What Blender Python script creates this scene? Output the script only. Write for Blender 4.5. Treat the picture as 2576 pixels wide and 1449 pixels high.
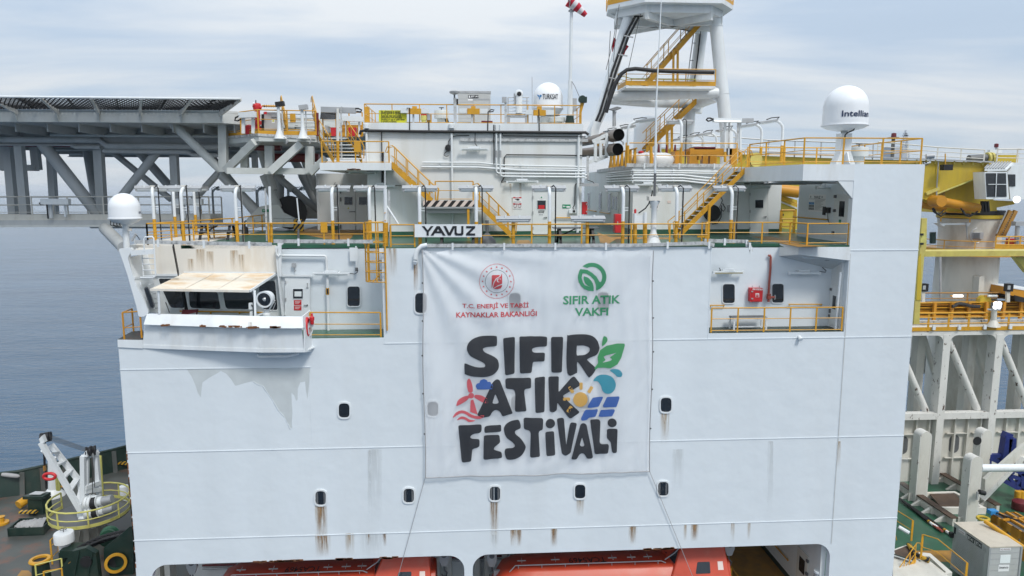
import bpy,bmesh,math,random
from mathutils import Vector,Matrix,noise
from mathutils.geometry import tessellate_polygon
random.seed(7)
S=bpy.context.scene
for o in list(bpy.data.objects):bpy.data.objects.remove(o)
COL=S.collection
R=math.radians
# ---------------------------------------------------------------- camera
cam=bpy.data.cameras.new('camera');co=bpy.data.objects.new('camera',cam);COL.objects.link(co)
cam.sensor_width=36;cam.lens=24.97;cam.clip_end=60000;cam.clip_start=.1
CP=(0.0,-32.0,38.0);PITCH=R(7.95);YAW=R(3.6)
co.location=CP;co.rotation_euler=(R(90) -PITCH,0,-YAW);S.camera=co
# ---------------------------------------------------------------- sky and sun
SUN_EL,SUN_AZ=R(52),R(150)           # azimuth clockwise from +Y: the light comes from behind the camera, a little from the right
w=bpy.data.worlds.new('World');S.world=w;w.use_nodes=True
nt=w.node_tree;N=nt.nodes;L=nt.links
for n in list(N):N.remove(n)
def nd(tree,t,**k):
    n=tree.nodes.new(t)
    for a,b in k.items():
        if a.startswith('i_'):n.inputs[int(a[2:])].default_value=b
        else:setattr(n,a,b)
    return n
sky=nd(nt,'ShaderNodeTexSky',sky_type='NISHITA',sun_disc=False,sun_elevation=SUN_EL,sun_rotation=SUN_AZ,air_density=1.0,dust_density=.15)
tc=nd(nt,'ShaderNodeTexCoord');sep=nd(nt,'ShaderNodeSeparateXYZ');L.new(tc.outputs['Generated'],sep.inputs[0])
# the cloud deck lies on a plane overhead: direction / (height + small offset)
ad=nd(nt,'ShaderNodeMath',operation='MAXIMUM',i_1=0.0);L.new(sep.outputs[2],ad.inputs[0])
ad2=nd(nt,'ShaderNodeMath',operation='ADD',i_1=0.11);L.new(ad.outputs[0],ad2.inputs[0])
dx=nd(nt,'ShaderNodeMath',operation='DIVIDE');L.new(sep.outputs[0],dx.inputs[0]);L.new(ad2.outputs[0],dx.inputs[1])
dy=nd(nt,'ShaderNodeMath',operation='DIVIDE');L.new(sep.outputs[1],dy.inputs[0]);L.new(ad2.outputs[0],dy.inputs[1])
cmb=nd(nt,'ShaderNodeCombineXYZ');L.new(dx.outputs[0],cmb.inputs[0]);L.new(dy.outputs[0],cmb.inputs[1])
mp=nd(nt,'ShaderNodeMapping');mp.inputs['Rotation'].default_value=(0,0,R(24));mp.inputs['Scale'].default_value=(.55,1.25,1);mp.inputs['Location'].default_value=(3.1,.7,0)
L.new(cmb.outputs[0],mp.inputs[0])
n1=nd(nt,'ShaderNodeTexNoise');n1.inputs['Scale'].default_value=.85;n1.inputs['Detail'].default_value=7;n1.inputs['Roughness'].default_value=.56;n1.inputs['Distortion'].default_value=.35
L.new(mp.outputs[0],n1.inputs['Vector'])
cr=nd(nt,'ShaderNodeValToRGB');cr.color_ramp.elements[0].position=.30;cr.color_ramp.elements[1].position=.62
cr.color_ramp.elements[0].color=(.82,)*3 +(1,);cr.color_ramp.elements[1].color=(1,)*3 +(1,)
L.new(n1.outputs[0],cr.inputs[0])
# cloud light: brighter overhead than at the horizon
br=nd(nt,'ShaderNodeMath',operation='MULTIPLY_ADD',i_1=6.2,i_2=6.2);L.new(ad.outputs[0],br.inputs[0])
cc=nd(nt,'ShaderNodeMix',data_type='RGBA');cc.blend_type='MULTIPLY';cc.inputs[0].default_value=1
tint=nd(nt,'ShaderNodeMix',data_type='RGBA');tint.inputs[6].default_value=(.66,.80,.98,1);tint.inputs[7].default_value=(.96,1.02,1.08,1)
tr_=nd(nt,'ShaderNodeMapRange');tr_.inputs['From Min'].default_value=.38;tr_.inputs['From Max'].default_value=.60;L.new(n1.outputs[0],tr_.inputs[0]);L.new(tr_.outputs[0],tint.inputs[0]);L.new(tint.outputs[2],cc.inputs[6])
L.new(br.outputs[0],cc.inputs[7])
mx=nd(nt,'ShaderNodeMix',data_type='RGBA');L.new(cr.outputs[0],mx.inputs[0])
hs=nd(nt,'ShaderNodeHueSaturation');hs.inputs['Saturation'].default_value=.82;hs.inputs['Value'].default_value=1.0
L.new(sky.outputs[0],hs.inputs['Color']);L.new(hs.outputs[0],mx.inputs[6]);L.new(cc.outputs[2],mx.inputs[7])
bg=nd(nt,'ShaderNodeBackground');bg.inputs[1].default_value=.092;L.new(mx.outputs[2],bg.inputs[0])
wo=nd(nt,'ShaderNodeOutputWorld');L.new(bg.outputs[0],wo.inputs[0])
sl=bpy.data.lights.new('sun','SUN');sl.energy=1.9;sl.angle=R(14);sl.color=(1,.96,.9)
so=bpy.data.objects.new('sun',sl);COL.objects.link(so);so.location=(20,-40,90)
sd=Vector((math.sin(SUN_AZ)*math.cos(SUN_EL),math.cos(SUN_AZ)*math.cos(SUN_EL),math.sin(SUN_EL)))
so.rotation_euler=sd.to_track_quat('Z','Y').to_euler()
S.view_settings.view_transform='Standard';S.view_settings.look='None';S.view_settings.gamma=1;S.view_settings.exposure=0.30
# ---------------------------------------------------------------- measuring: photo point (2576 wide) -> place at a known depth / height / x
FP=1786.7
_f=Vector((math.sin(YAW)*math.cos(PITCH),math.cos(YAW)*math.cos(PITCH),-math.sin(PITCH)))
_r=Vector((math.cos(YAW),-math.sin(YAW),0));_u=_r.cross(_f);_c=Vector(CP)
def ray(u,v):return _f +_r*((u-1288)/FP)+_u*((724.5-v)/FP)
def P(u,v,y):
    d=ray(u,v);return _c +d*((y-_c.y)/d.y)
def PZ(u,v,z):
    d=ray(u,v);return _c +d*((z-_c.z)/d.z)
def PX(u,v,x):
    d=ray(u,v);return _c +d*((x-_c.x)/d.x)
class Crop:# a zoomed detail of the photo: origin in full pixels and zoom factor
    def __init__(s,x,y,k):s.x,s.y,s.k=x,y,k
    def uv(s,a,b):return ((s.x+a/s.k)*.62891,(s.y+b/s.k)*.62891)
    def P(s,a,b,y):return P(*s.uv(a,b),y)
    def Z(s,a,b,z):return PZ(*s.uv(a,b),z)
    def X(s,a,b,x):return PX(*s.uv(a,b),x)
cA=Crop(0,350,2.5156);cB=Crop(400,700,2.5156);cC=Crop(900,350,3.558);cD=Crop(1400,300,2.5156);cE=Crop(1500,600,2.5156)
cF=Crop(2250,0,3.22);cG=Crop(2250,400,2.5156);cH=Crop(2700,600,2.5156);cI=Crop(3072,300,2.5156);cJ=Crop(3472,850,4.128)
cK=Crop(3572,1200,4.912);cL=Crop(3572,1600,2.0581);cM=Crop(0,1650,2.215);cN=Crop(450,950,2.3418);cO=Crop(500,2100,1.84)
cQ=Crop(1700,2100,1.4311);cR=Crop(2780,900,3.2203);cS=Crop(1150,650,3.6218);cT=Crop(2300,380,3.8125);cU=Crop(2700,430,4.2933)
cW=Crop(0,1250,1.84);cY=Crop(3700,2000,4.7677);cAA=Crop(0,600,4.025);cAB=Crop(3640,700,5.638);cAC=Crop(3572,1050,4.912)
b1=Crop(1660,960,2.574);b2=Crop(1660,1300,2.574);cV=Crop(2200,0,3.22);cX=Crop(1400,2000,1.9815)
# ---------------------------------------------------------------- materials
def new_mat(name):
    m=bpy.data.materials.new(name);m.use_nodes=True
    return m,m.node_tree,m.node_tree.nodes['Principled BSDF']
def pm(name,col,rough=.5,metal=0.,var=.10,scale=2.0,dirt=None,dirt_amt=.5,dscale=1.2,streak=1.0,bump=0.,spec=.5,dlo=.5,dhi=.72):
    """paint with uneven tone, optional dirt blotches (streak stretches them down) and a fine bump"""
    m,t,b=new_mat(name);lk=t.links
    tcn=nd(t,'ShaderNodeTexCoord');mpn=nd(t,'ShaderNodeMapping');mpn.inputs['Scale'].default_value=(1,1,1/streak)
    lk.new(tcn.outputs['Object'],mpn.inputs[0])
    a=nd(t,'ShaderNodeTexNoise');a.inputs['Scale'].default_value=scale;a.inputs['Detail'].default_value=5
    lk.new(mpn.outputs[0],a.inputs['Vector'])
    rmp=nd(t,'ShaderNodeMapRange');rmp.inputs['From Min'].default_value=.3;rmp.inputs['From Max'].default_value=.7
    rmp.inputs['To Min'].default_value=1-var;rmp.inputs['To Max'].default_value=1+var*.4;lk.new(a.outputs[0],rmp.inputs[0])
    mu=nd(t,'ShaderNodeMix',data_type='RGBA');mu.blend_type='MULTIPLY';mu.inputs[0].default_value=1
    mu.inputs[6].default_value=(*col,1);lk.new(rmp.outputs[0],mu.inputs[7]);out=mu.outputs[2]
    if dirt:
        d=nd(t,'ShaderNodeTexNoise');d.inputs['Scale'].default_value=dscale;d.inputs['Detail'].default_value=8;d.inputs['Roughness'].default_value=.68
        lk.new(mpn.outputs[0],d.inputs['Vector'])
        r2=nd(t,'ShaderNodeMapRange');r2.inputs['From Min'].default_value=dlo;r2.inputs['From Max'].default_value=dhi
        r2.inputs['To Max'].default_value=dirt_amt;lk.new(d.outputs[0],r2.inputs[0])
        m2=nd(t,'ShaderNodeMix',data_type='RGBA');m2.inputs[7].default_value=(*dirt,1);lk.new(r2.outputs[0],m2.inputs[0]);lk.new(out,m2.inputs[6]);out=m2.outputs[2]
    lk.new(out,b.inputs['Base Color']);b.inputs['Metallic'].default_value=metal;b.inputs['Specular IOR Level'].default_value=spec
    r3=nd(t,'ShaderNodeMapRange');r3.inputs['To Min'].default_value=max(.03,rough-.1);r3.inputs['To Max'].default_value=min(1,rough+.1)
    lk.new(a.outputs[0],r3.inputs[0]);lk.new(r3.outputs[0],b.inputs['Roughness'])
    if bump:
        bn=nd(t,'ShaderNodeTexNoise');bn.inputs['Scale'].default_value=1.1;bn.inputs['Detail'].default_value=2;lk.new(tcn.outputs['Object'],bn.inputs['Vector'])
        bp=nd(t,'ShaderNodeBump');bp.inputs['Strength'].default_value=bump;bp.inputs['Distance'].default_value=.05
        lk.new(bn.outputs[0],bp.inputs['Height']);lk.new(bp.outputs[0],b.inputs['Normal'])
    return m
M={}
M['hull']=pm('white_hull_paint',(.685,.735,.77),.42,var=.05,scale=.35,dirt=(.58,.60,.60),dirt_amt=.22,dscale=.5,streak=6,bump=.5)
M['white']=pm('white_paint',(.72,.755,.775),.42,var=.07,dirt=(.55,.54,.5),dirt_amt=.45,dscale=1.1,streak=4)
M['house']=pm('deckhouse_paint',(.70,.72,.715),.5,var=.06,scale=.7,dirt=(.56,.54,.47),dirt_amt=.45,dscale=.8,streak=7,bump=.2)
M['cream']=pm('yellowed_white_paint',(.735,.705,.645),.5,var=.10,scale=.8,dirt=(.60,.49,.34),dirt_amt=.6,dscale=.9,streak=5)
M['radome']=pm('radome_white',(.80,.82,.84),.35,var=.03)
M['pale']=pm('pale_green_grey_paint',(.56,.585,.575),.5,var=.06,dirt=(.33,.34,.3),dirt_amt=.35)
M['steel']=pm('grey_blue_steel_paint',(.46,.48,.485),.5,var=.10,scale=.6,dirt=(.24,.26,.26),dirt_amt=.5,dscale=.7,streak=3)
M['grey']=pm('light_grey_metal',(.42,.43,.44),.45,metal=.3,var=.12)
M['darkgrey']=pm('dark_grey_metal',(.12,.125,.13),.5,var=.2)
M['zinc']=pm('weathered_tray_metal',(.55,.56,.56),.5,metal=.2,var=.2,scale=6,dirt=(.09,.09,.09),dirt_amt=.9,dscale=3.2)
M['yellow']=pm('yellow_safety_paint',(.62,.315,.018),.42,var=.14,scale=3,dirt=(.33,.18,.05),dirt_amt=.5,dscale=2.5)
M['lemon']=pm('faded_lemon_paint',(.58,.55,.16),.5,var=.15,scale=3,dirt=(.35,.28,.1),dirt_amt=.5)
M['crane']=pm('crane_yellow_paint',(.55,.40,.035),.5,var=.14,scale=.5,dirt=(.30,.22,.07),dirt_amt=.6,dscale=.6,streak=4)
M['mustard']=pm('old_yellow_post_paint',(.55,.47,.12),.5,var=.12,dirt=(.35,.22,.08),dirt_amt=.5)
M['orangeyel']=pm('orange_yellow_paint',(.56,.25,.016),.45,var=.16,scale=1.2,dirt=(.28,.13,.04),dirt_amt=.6)
M['green']=pm('green_deck_paint',(.025,.105,.060),.32,var=.3,scale=1.2,dirt=(.07,.10,.08),dirt_amt=.7,dscale=.9)
M['darkgreen']=pm('dark_green_paint',(.010,.030,.023),.42,var=.25,scale=1.5,dirt=(.06,.06,.045),dirt_amt=.5)
M['bowdeck']=pm('worn_bow_deck_paint',(.075,.082,.076),.5,var=.3,scale=.7,dirt=(.17,.075,.045),dirt_amt=.8,dscale=.6,dlo=.52,dhi=.66)
M['walkway']=pm('ochre_walkway_paint',(.36,.185,.035),.5,var=.25,dirt=(.16,.1,.04),dirt_amt=.5)
M['red']=pm('red_paint',(.55,.022,.028),.4,var=.12)
M['pipered']=pm('oxide_red_pipe_paint',(.33,.075,.055),.45,var=.15)
M['darkred']=pm('dark_red_pipe_paint',(.14,.015,.02),.45,var=.15)
M['boat']=pm('orange_lifeboat_grp',(.52,.062,.027),.4,var=.14,scale=.8,dirt=(.42,.16,.10),dirt_amt=.5,dscale=.7)
M['black']=pm('black_rubber',(.012,.012,.014),.55,var=.3)
M['blacktxt']=pm('black_lettering',(.012,.014,.018),.45,var=.1)
M['navytxt']=pm('navy_lettering',(.02,.035,.09),.45,var=.05)
M['bluetxt']=pm('blue_lettering',(.03,.22,.5),.45,var=.05)
M['whitetxt']=pm('white_lettering',(.78,.78,.78),.5,var=.03)
M['glass']=pm('dark_window_glass',(.012,.016,.022),.08,var=.3,spec=.8)
M['lens']=pm('lamp_lens',(.45,.47,.48),.1,metal=.2,var=.1)
M['tube']=pm('fluorescent_tube_cover',(.78,.82,.82),.25,var=.04)
M['tubeyel']=pm('yellowed_tube_cover',(.80,.68,.36),.25,var=.04)
M['signyel']=pm('yellow_notice_board',(.62,.60,.02),.45,var=.05)
M['signgreen']=pm('green_sign',(.0,.23,.10),.45,var=.05)
M['cabinet']=pm('grey_cabinet',(.45,.46,.455),.45,var=.06,dirt=(.36,.33,.27),dirt_amt=.4,streak=3)
M['beige']=pm('beige_roof_sheet',(.52,.47,.39),.6,var=.08,dirt=(.38,.33,.26),dirt_amt=.4)
M['exhaust']=pm('heat_stained_steel',(.27,.22,.185),.38,metal=.8,var=.25,scale=1.5,dirt=(.10,.085,.075),dirt_amt=.6)
M['bore_black']=pm('bore_black',(.004,.004,.004),.95,var=.1,spec=.05)  # near-black, for the plug that closes each exhaust mouth
M['blueframe']=pm('navy_frame_paint',(.018,.03,.17),.45,var=.15)
M['chipped']=pm('chipped_white_paint',(.67,.66,.625),.5,var=.08,dirt=(.09,.06,.045),dirt_amt=1.0,dscale=2.8,streak=2.0,dlo=.595,dhi=.625)
M['worn']=pm('worn_off_white_paint',(.62,.605,.55),.5,var=.08,dirt=(.36,.31,.24),dirt_amt=.6,dscale=.9,streak=3)
M['wood']=pm('dark_hatch_wood',(.10,.065,.045),.7,var=.3)
M['tarp']=pm('grey_tarpaulin',(.34,.34,.345),.7,var=.15)
M['magenta']=pm('magenta_ship_paint',(.45,.03,.20),.5,var=.1)
M['farwhite']=pm('far_grey_white_paint',(.45,.48,.52),.6,var=.1)
M['pinkband']=pm('pale_pink_paint',(.72,.60,.55),.5,var=.08)
M['cloth_red']=pm('red_cloth',(.50,.012,.035),.7,var=.1)
M['cloth_white']=pm('white_cloth',(.72,.68,.70),.7,var=.05)
M['peel']=pm('bare_primer',(.545,.585,.595),.6,var=.08)
M['foam']=pm('raft_white',(.74,.745,.74),.35,var=.05,dirt=(.45,.43,.4),dirt_amt=.3)
M['orange']=pm('orange_strap',(.55,.22,.03),.5,var=.1)
def lit(name,col,st):
    m,t,b=new_mat(name);b.inputs['Base Color'].default_value=(*col,1);b.inputs['Emission Color'].default_value=(*col,1);b.inputs['Emission Strength'].default_value=st
    return m
M['lamp_on']=lit('lit_lamp',(1,.98,.95),1.6)
def stain(name,c1,c2,amt,sx=9.,lo=.42,hi=.62):
    """run-off stain: thickest at its top, breaking into fine vertical threads"""
    m,t,b=new_mat(name);lk=t.links
    g=nd(t,'ShaderNodeTexCoord');sp=nd(t,'ShaderNodeSeparateXYZ');lk.new(g.outputs['Generated'],sp.inputs[0])
    mpn=nd(t,'ShaderNodeMapping');mpn.inputs['Scale'].default_value=(sx,1,.45);lk.new(g.outputs['Object'],mpn.inputs[0])
    a=nd(t,'ShaderNodeTexNoise');a.inputs['Scale'].default_value=1.6;a.inputs['Detail'].default_value=6;lk.new(mpn.outputs[0],a.inputs['Vector'])
    r1=nd(t,'ShaderNodeMapRange');r1.inputs['From Min'].default_value=lo;r1.inputs['From Max'].default_value=hi;lk.new(a.outputs[0],r1.inputs[0])
    zf=nd(t,'ShaderNodeMath',operation='POWER',i_1=1.1);lk.new(sp.outputs[2],zf.inputs[0])
    xe=nd(t,'ShaderNodeMath',operation='PINGPONG',i_1=.5);lk.new(sp.outputs[0],xe.inputs[0])
    xr=nd(t,'ShaderNodeMapRange');xr.inputs['From Max'].default_value=.30;lk.new(xe.outputs[0],xr.inputs[0])
    m1=nd(t,'ShaderNodeMath',operation='MULTIPLY');lk.new(r1.outputs[0],m1.inputs[0]);lk.new(zf.outputs[0],m1.inputs[1])
    m2=nd(t,'ShaderNodeMath',operation='MULTIPLY');lk.new(m1.outputs[0],m2.inputs[0]);lk.new(xr.outputs[0],m2.inputs[1])
    m3=nd(t,'ShaderNodeMath',operation='MULTIPLY',i_1=amt);lk.new(m2.outputs[0],m3.inputs[0])
    mc=nd(t,'ShaderNodeMix',data_type='RGBA');mc.inputs[6].default_value=(*c2,1);mc.inputs[7].default_value=(*c1,1);lk.new(a.outputs[0],mc.inputs[0])
    lk.new(mc.outputs[2],b.inputs['Base Color']);b.inputs['Roughness'].default_value=.7;lk.new(m3.outputs[0],b.inputs['Alpha'])
    return m
M['rust']=stain('rust_run',(.26,.12,.04),(.44,.30,.15),1.0,lo=.36,hi=.58)
M['grime']=stain('grime_run',(.47,.485,.475),(.58,.58,.56),.28,sx=5,lo=.25,hi=.5)
M['tearust']=stain('tea_rust_run',(.40,.28,.17),(.52,.42,.29),.75,sx=6,lo=.3,hi=.6)
M['rustedge']=pm('rust_scale',(.20,.075,.025),.85,var=.5,scale=9)
def cloth_mat(name,col,amt,rough=.75,trl=.25):
    """thin printed banner mesh: a little of what lies behind shows through"""
    m,t,b=new_mat(name);lk=t.links
    tcn=nd(t,'ShaderNodeTexCoord')
    a=nd(t,'ShaderNodeTexNoise');a.inputs['Scale'].default_value=.9;a.inputs['Detail'].default_value=6;lk.new(tcn.outputs['Object'],a.inputs['Vector'])
    rr=nd(t,'ShaderNodeMapRange');rr.inputs['To Min'].default_value=.9;rr.inputs['To Max'].default_value=1.06;lk.new(a.outputs[0],rr.inputs[0])
    mu=nd(t,'ShaderNodeMix',data_type='RGBA');mu.blend_type='MULTIPLY';mu.inputs[0].default_value=1;mu.inputs[6].default_value=(*col,1);lk.new(rr.outputs[0],mu.inputs[7])
    lk.new(mu.outputs[2],b.inputs['Base Color']);b.inputs['Roughness'].default_value=rough
    tr=nd(t,'ShaderNodeBsdfTransparent');ms=nd(t,'ShaderNodeMixShader');ms.inputs[0].default_value=amt
    lk.new(b.outputs[0],ms.inputs[1]);lk.new(tr.outputs[0],ms.inputs[2])
    lk.new(ms.outputs[0],t.nodes['Material Output'].inputs[0])
    return m
M['banner']=cloth_mat('banner_cloth',(.88,.90,.93),.60)
M['b_black']=cloth_mat('banner_print_charcoal',(.024,.026,.032),.05)
M['b_red']=cloth_mat('banner_print_red',(.58,.085,.105),.10)
M['b_turk']=cloth_mat('banner_print_crimson',(.50,.04,.05),.10)
M['b_green']=cloth_mat('banner_print_green',(.035,.26,.115),.08)
M['b_lgreen']=cloth_mat('banner_print_leaf_green',(.05,.29,.10),.08)
M['b_blue']=cloth_mat('banner_print_blue',(.035,.105,.36),.08)
M['b_cyan']=cloth_mat('banner_print_cyan',(.04,.27,.36),.08)
M['b_sun']=cloth_mat('banner_print_yellow',(.62,.36,.09),.08)
def stripes(name,c1,c2,freq,ang,rough=.5):
    m,t,b=new_mat(name);lk=t.links
    tcn=nd(t,'ShaderNodeTexCoord');mpn=nd(t,'ShaderNodeMapping');mpn.inputs['Rotation'].default_value=(0,ang,0);lk.new(tcn.outputs['Object'],mpn.inputs[0])
    wv=nd(t,'ShaderNodeTexWave',wave_type='BANDS',bands_direction='X');wv.inputs['Scale'].default_value=freq;wv.inputs['Distortion'].default_value=0.;lk.new(mpn.outputs[0],wv.inputs['Vector'])
    cr_=nd(t,'ShaderNodeValToRGB');cr_.color_ramp.interpolation='CONSTANT';cr_.color_ramp.elements[1].position=.5
    cr_.color_ramp.elements[0].color=(*c1,1);cr_.color_ramp.elements[1].color=(*c2,1);lk.new(wv.outputs[0],cr_.inputs[0]);lk.new(cr_.outputs[0],b.inputs['Base Color']);b.inputs['Roughness'].default_value=rough
    return m
M['hazard']=stripes('hazard_stripes',(.02,.015,.015),(.68,.56,.5),.95,R(-40))
M['hazyel']=stripes('black_yellow_stripes',(.02,.02,.02),(.55,.33,.03),1.4,R(-40))
# ---------------------------------------------------------------- mesh builder and scene tree
ORG={}
def V3(p):return Vector(p)
class MB:
    def __init__(s):s.v=[];s.f=[];s.sm=[]
    def add(s,vs,fs,smooth=False):
        k=len(s.v);s.v += [Vector(p) for p in vs]
        for f in fs:s.f.append([i+k for i in f]);s.sm.append(smooth)
        return s
    def hexa(s,q):return s.add(q,[(0,3,2,1),(4,5,6,7),(0,1,5,4),(1,2,6,5),(2,3,7,6),(3,0,4,7)])
    def bx(s,a,b):
        x0,y0,z0=a;x1,y1,z1=b
        return s.hexa([(x0,y0,z0),(x1,y0,z0),(x1,y1,z0),(x0,y1,z0),(x0,y0,z1),(x1,y0,z1),(x1,y1,z1),(x0,y1,z1)])
    def box(s,c,d,rz=0,rx=0,ry=0):
        m=Matrix.Rotation(rz,3,'Z') @ Matrix.Rotation(ry,3,'Y') @ Matrix.Rotation(rx,3,'X');c=Vector(c)
        h=[d[0]/2,d[1]/2,d[2]/2]
        return s.hexa([c +m @ Vector((x*h[0],y*h[1],z*h[2])) for z in (-1,1) for x,y in ((-1,-1),(1,-1),(1,1),(-1,1))])
    def bar(s,p,q,w,h=None,up=(0,0,1)):
        p=Vector(p);q=Vector(q);h=h or w;d=(q-p).normalized();up=Vector(up)
        if abs(d.dot(up)) > .98:up=Vector((0,1,0))
        a=d.cross(up).normalized();b=a.cross(d);a *= w/2;b *= h/2
        return s.hexa([p-a-b,p+a-b,p+a+b,p-a+b,q-a-b,q+a-b,q+a+b,q-a+b])
    def tube(s,pts,r,n=8,r2=None,caps=True):
        pts=[Vector(p) for p in pts];m=len(pts);rs=[r +((r2 if r2 is not None else r)-r)*i/(m-1) for i in range(m)]
        T=[(pts[min(i+1,m-1)]-pts[max(i-1,0)]).normalized() for i in range(m)]
        a=T[0].cross(Vector((0,0,1)) if abs(T[0].z) < .9 else Vector((0,1,0))).normalized();vs=[]
        for i in range(m):
            a=(a -T[i]*a.dot(T[i])).normalized();b=T[i].cross(a)
            vs += [pts[i]+(a*math.cos(2*math.pi*j/n)+b*math.sin(2*math.pi*j/n))*rs[i] for j in range(n)]
        fs=[(i*n+j,i*n+(j+1)%n,(i+1)*n+(j+1)%n,(i+1)*n+j) for i in range(m-1) for j in range(n)]
        s.add(vs,fs,n > 5)
        if caps:s.add(vs[:n],[tuple(range(n))]);s.add(vs[-n:],[tuple(range(n))])
        return s
    def lathe(s,prof,c,n=28,axis=(0,0,1),cap=True):
        c=Vector(c);ax=Vector(axis).normalized();q=Vector((0,0,1)).rotation_difference(ax);vs=[]
        for r,z in prof:vs += [c +q @ Vector((r*math.cos(2*math.pi*j/n),r*math.sin(2*math.pi*j/n),z)) for j in range(n)]
        fs=[(i*n+j,i*n+(j+1)%n,(i+1)*n+(j+1)%n,(i+1)*n+j) for i in range(len(prof)-1) for j in range(n)]
        s.add(vs,fs,True)
        if cap and prof[0][0] > 1e-4:s.add(vs[:n],[tuple(range(n))])
        if cap and prof[-1][0] > 1e-4:s.add(vs[-n:],[tuple(range(n))])
        return s
    def poly(s,pts,holes=()):
        loops=[[Vector(p) for p in pts]]+[[Vector(p) for p in h] for h in holes]
        return s.add(sum(loops,[]),tessellate_polygon(loops))
    def prism(s,pts,vec,holes=()):
        vec=Vector(vec);loops=[[Vector(p) for p in pts]]+[[Vector(p) for p in h] for h in holes]
        fl=sum(loops,[]);tri=tessellate_polygon(loops);k=len(fl)
        s.add(fl +[p+vec for p in fl],list(tri)+[tuple(i+k for i in reversed(t)) for t in tri])
        for lp in loops:
            n=len(lp);s.add(lp +[p+vec for p in lp],[(i,(i+1)%n,(i+1)%n+n,i+n) for i in range(n)])
        return s
    def sheet(s,rows,th):
        """grid of points given row by row, thickened by the vector th"""
        th=Vector(th);nr=len(rows);nc=len(rows[0]);fl=[Vector(p) for r in rows for p in r];k=len(fl)
        fs=[(i*nc+j,i*nc+j+1,(i+1)*nc+j+1,(i+1)*nc+j) for i in range(nr-1) for j in range(nc-1)]
        fs += [tuple(k+x for x in reversed(f)) for f in fs]
        ed=[i for i in range(nc)]+[i*nc+nc-1 for i in range(1,nr)]+[(nr-1)*nc+j for j in range(nc-2,-1,-1)]+[i*nc for i in range(nr-2,0,-1)]
        fs += [(ed[i],ed[(i+1)%len(ed)],ed[(i+1)%len(ed)]+k,ed[i]+k) for i in range(len(ed))]
        return s.add(fl +[p+th for p in fl],fs)
    def build(s,name,mat,parent=None,label=None,recalc=True,bevel=0):
        o0=ORG.get(parent.name,Vector()) if parent else Vector()
        me=bpy.data.meshes.new(name);me.from_pydata([p-o0 for p in s.v],[],s.f);me.update()
        me.polygons.foreach_set('use_smooth',s.sm)
        if recalc:
            bm=bmesh.new();bm.from_mesh(me);bmesh.ops.remove_doubles(bm,verts=bm.verts,dist=1e-5) if not any(s.sm) else None
            bmesh.ops.recalc_face_normals(bm,faces=bm.faces);bm.to_mesh(me);bm.free()
        me.set_sharp_from_angle(angle=R(42))
        if isinstance(mat,str):mat=M[mat]
        me.materials.append(mat)
        o=bpy.data.objects.new(name,me);COL.objects.link(o)
        if parent:o.parent=parent;ORG[o.name]=o0
        if label:o['label']=label
        if bevel:
            bv=o.modifiers.new('bevel','BEVEL');bv.width=bevel;bv.segments=2;bv.limit_method='ANGLE'
        return o
def thing(name,label,cat,loc=(0,0,0),group=None):
    o=bpy.data.objects.new(name,None);COL.objects.link(o);o.location=loc;o.empty_display_size=.3
    ORG[o.name]=Vector(loc);o['label']=label;o['category']=cat
    if group:o['group']=group
    return o
def tag(o,label,cat,group=None):
    o['label']=label;o['category']=cat
    if group:o['group']=group
    return o
def struct(o):o['kind']='structure';return o
def copy_thing(t,loc,rz=0,label=None,group=None):
    c=t.copy();COL.objects.link(c);c.location=loc;c.rotation_euler=(0,0,rz)
    if label:c['label']=label
    if group:c['group']=group
    def rec(a,b):
        for ch in a.children:
            d=ch.copy();COL.objects.link(d);d.parent=b;rec(ch,d)
    rec(t,c);return c
# ---------------------------------------------------------------- lettering
def text(s,bl,br,h,mat,parent,name='lettering',bold=.0,off=(0,-.006,0),up=None,top=None,wf=None):
    """words as flat mesh letters fitted between the points bl and br (baseline) with cap height h"""
    cu=bpy.data.curves.new('tmp','FONT');cu.body=s;cu.offset=bold;cu.resolution_u=2
    to=bpy.data.objects.new('tmp',cu);COL.objects.link(to);bpy.context.view_layer.update()
    me=bpy.data.meshes.new_from_object(to.evaluated_get(bpy.context.evaluated_depsgraph_get()))
    bpy.data.objects.remove(to);bpy.data.curves.remove(cu)
    xs=[v.co.x for v in me.vertices];ys=[v.co.y for v in me.vertices]
    x0,x1,y1=min(xs),max(xs),max(ys);y0=min(ys)
    bl=Vector(bl);br=Vector(br);ux=br-bl;up=(Vector(up) if up else Vector((0,0,1))).normalized()*h;off=Vector(off)
    mb=MB();mb.v=[bl +ux*((v.co.x-x0)/(x1-x0))+up*((v.co.y-y0)/(y1-y0))+off for v in me.vertices]
    mb.f=[list(p.vertices) for p in me.polygons];mb.sm=[False]*len(mb.f);bpy.data.meshes.remove(me)
    if wf:return mb
    return mb.build(name,mat,parent,recalc=False)
def rounded(pts,r,n=4):
    """closed outline with its corners rounded (r may be a list)"""
    out=[];m=len(pts)
    for i in range(m):
        p=Vector(pts[i]);a=Vector(pts[i-1]);b=Vector(pts[(i+1)%m]);rr=r[i] if isinstance(r,(list,tuple)) else r
        da=min(rr,(a-p).length*.48);db=min(rr,(b-p).length*.48)
        if rr <= 0:out.append(p);continue
        q0=p +(a-p).normalized()*da;q1=p +(b-p).normalized()*db
        for k in range(n+1):
            t=k/n;out.append(q0*(1-t)**2 +p*2*t*(1-t)+q1*t*t)
    return out
def smooth(pts,n=5):
    out=[];m=len(pts);V=[Vector(p) for p in pts]
    for i in range(m):
        a,b,c,d=V[i-1],V[i],V[(i+1)%m],V[(i+2)%m]
        for k in range(n):
            t=k/n
            out.append(.5*((2*b)+(c-a)*t +(2*a-5*b+4*c-d)*t*t +(3*b-a-3*c+d)*t**3))
    return out
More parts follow.
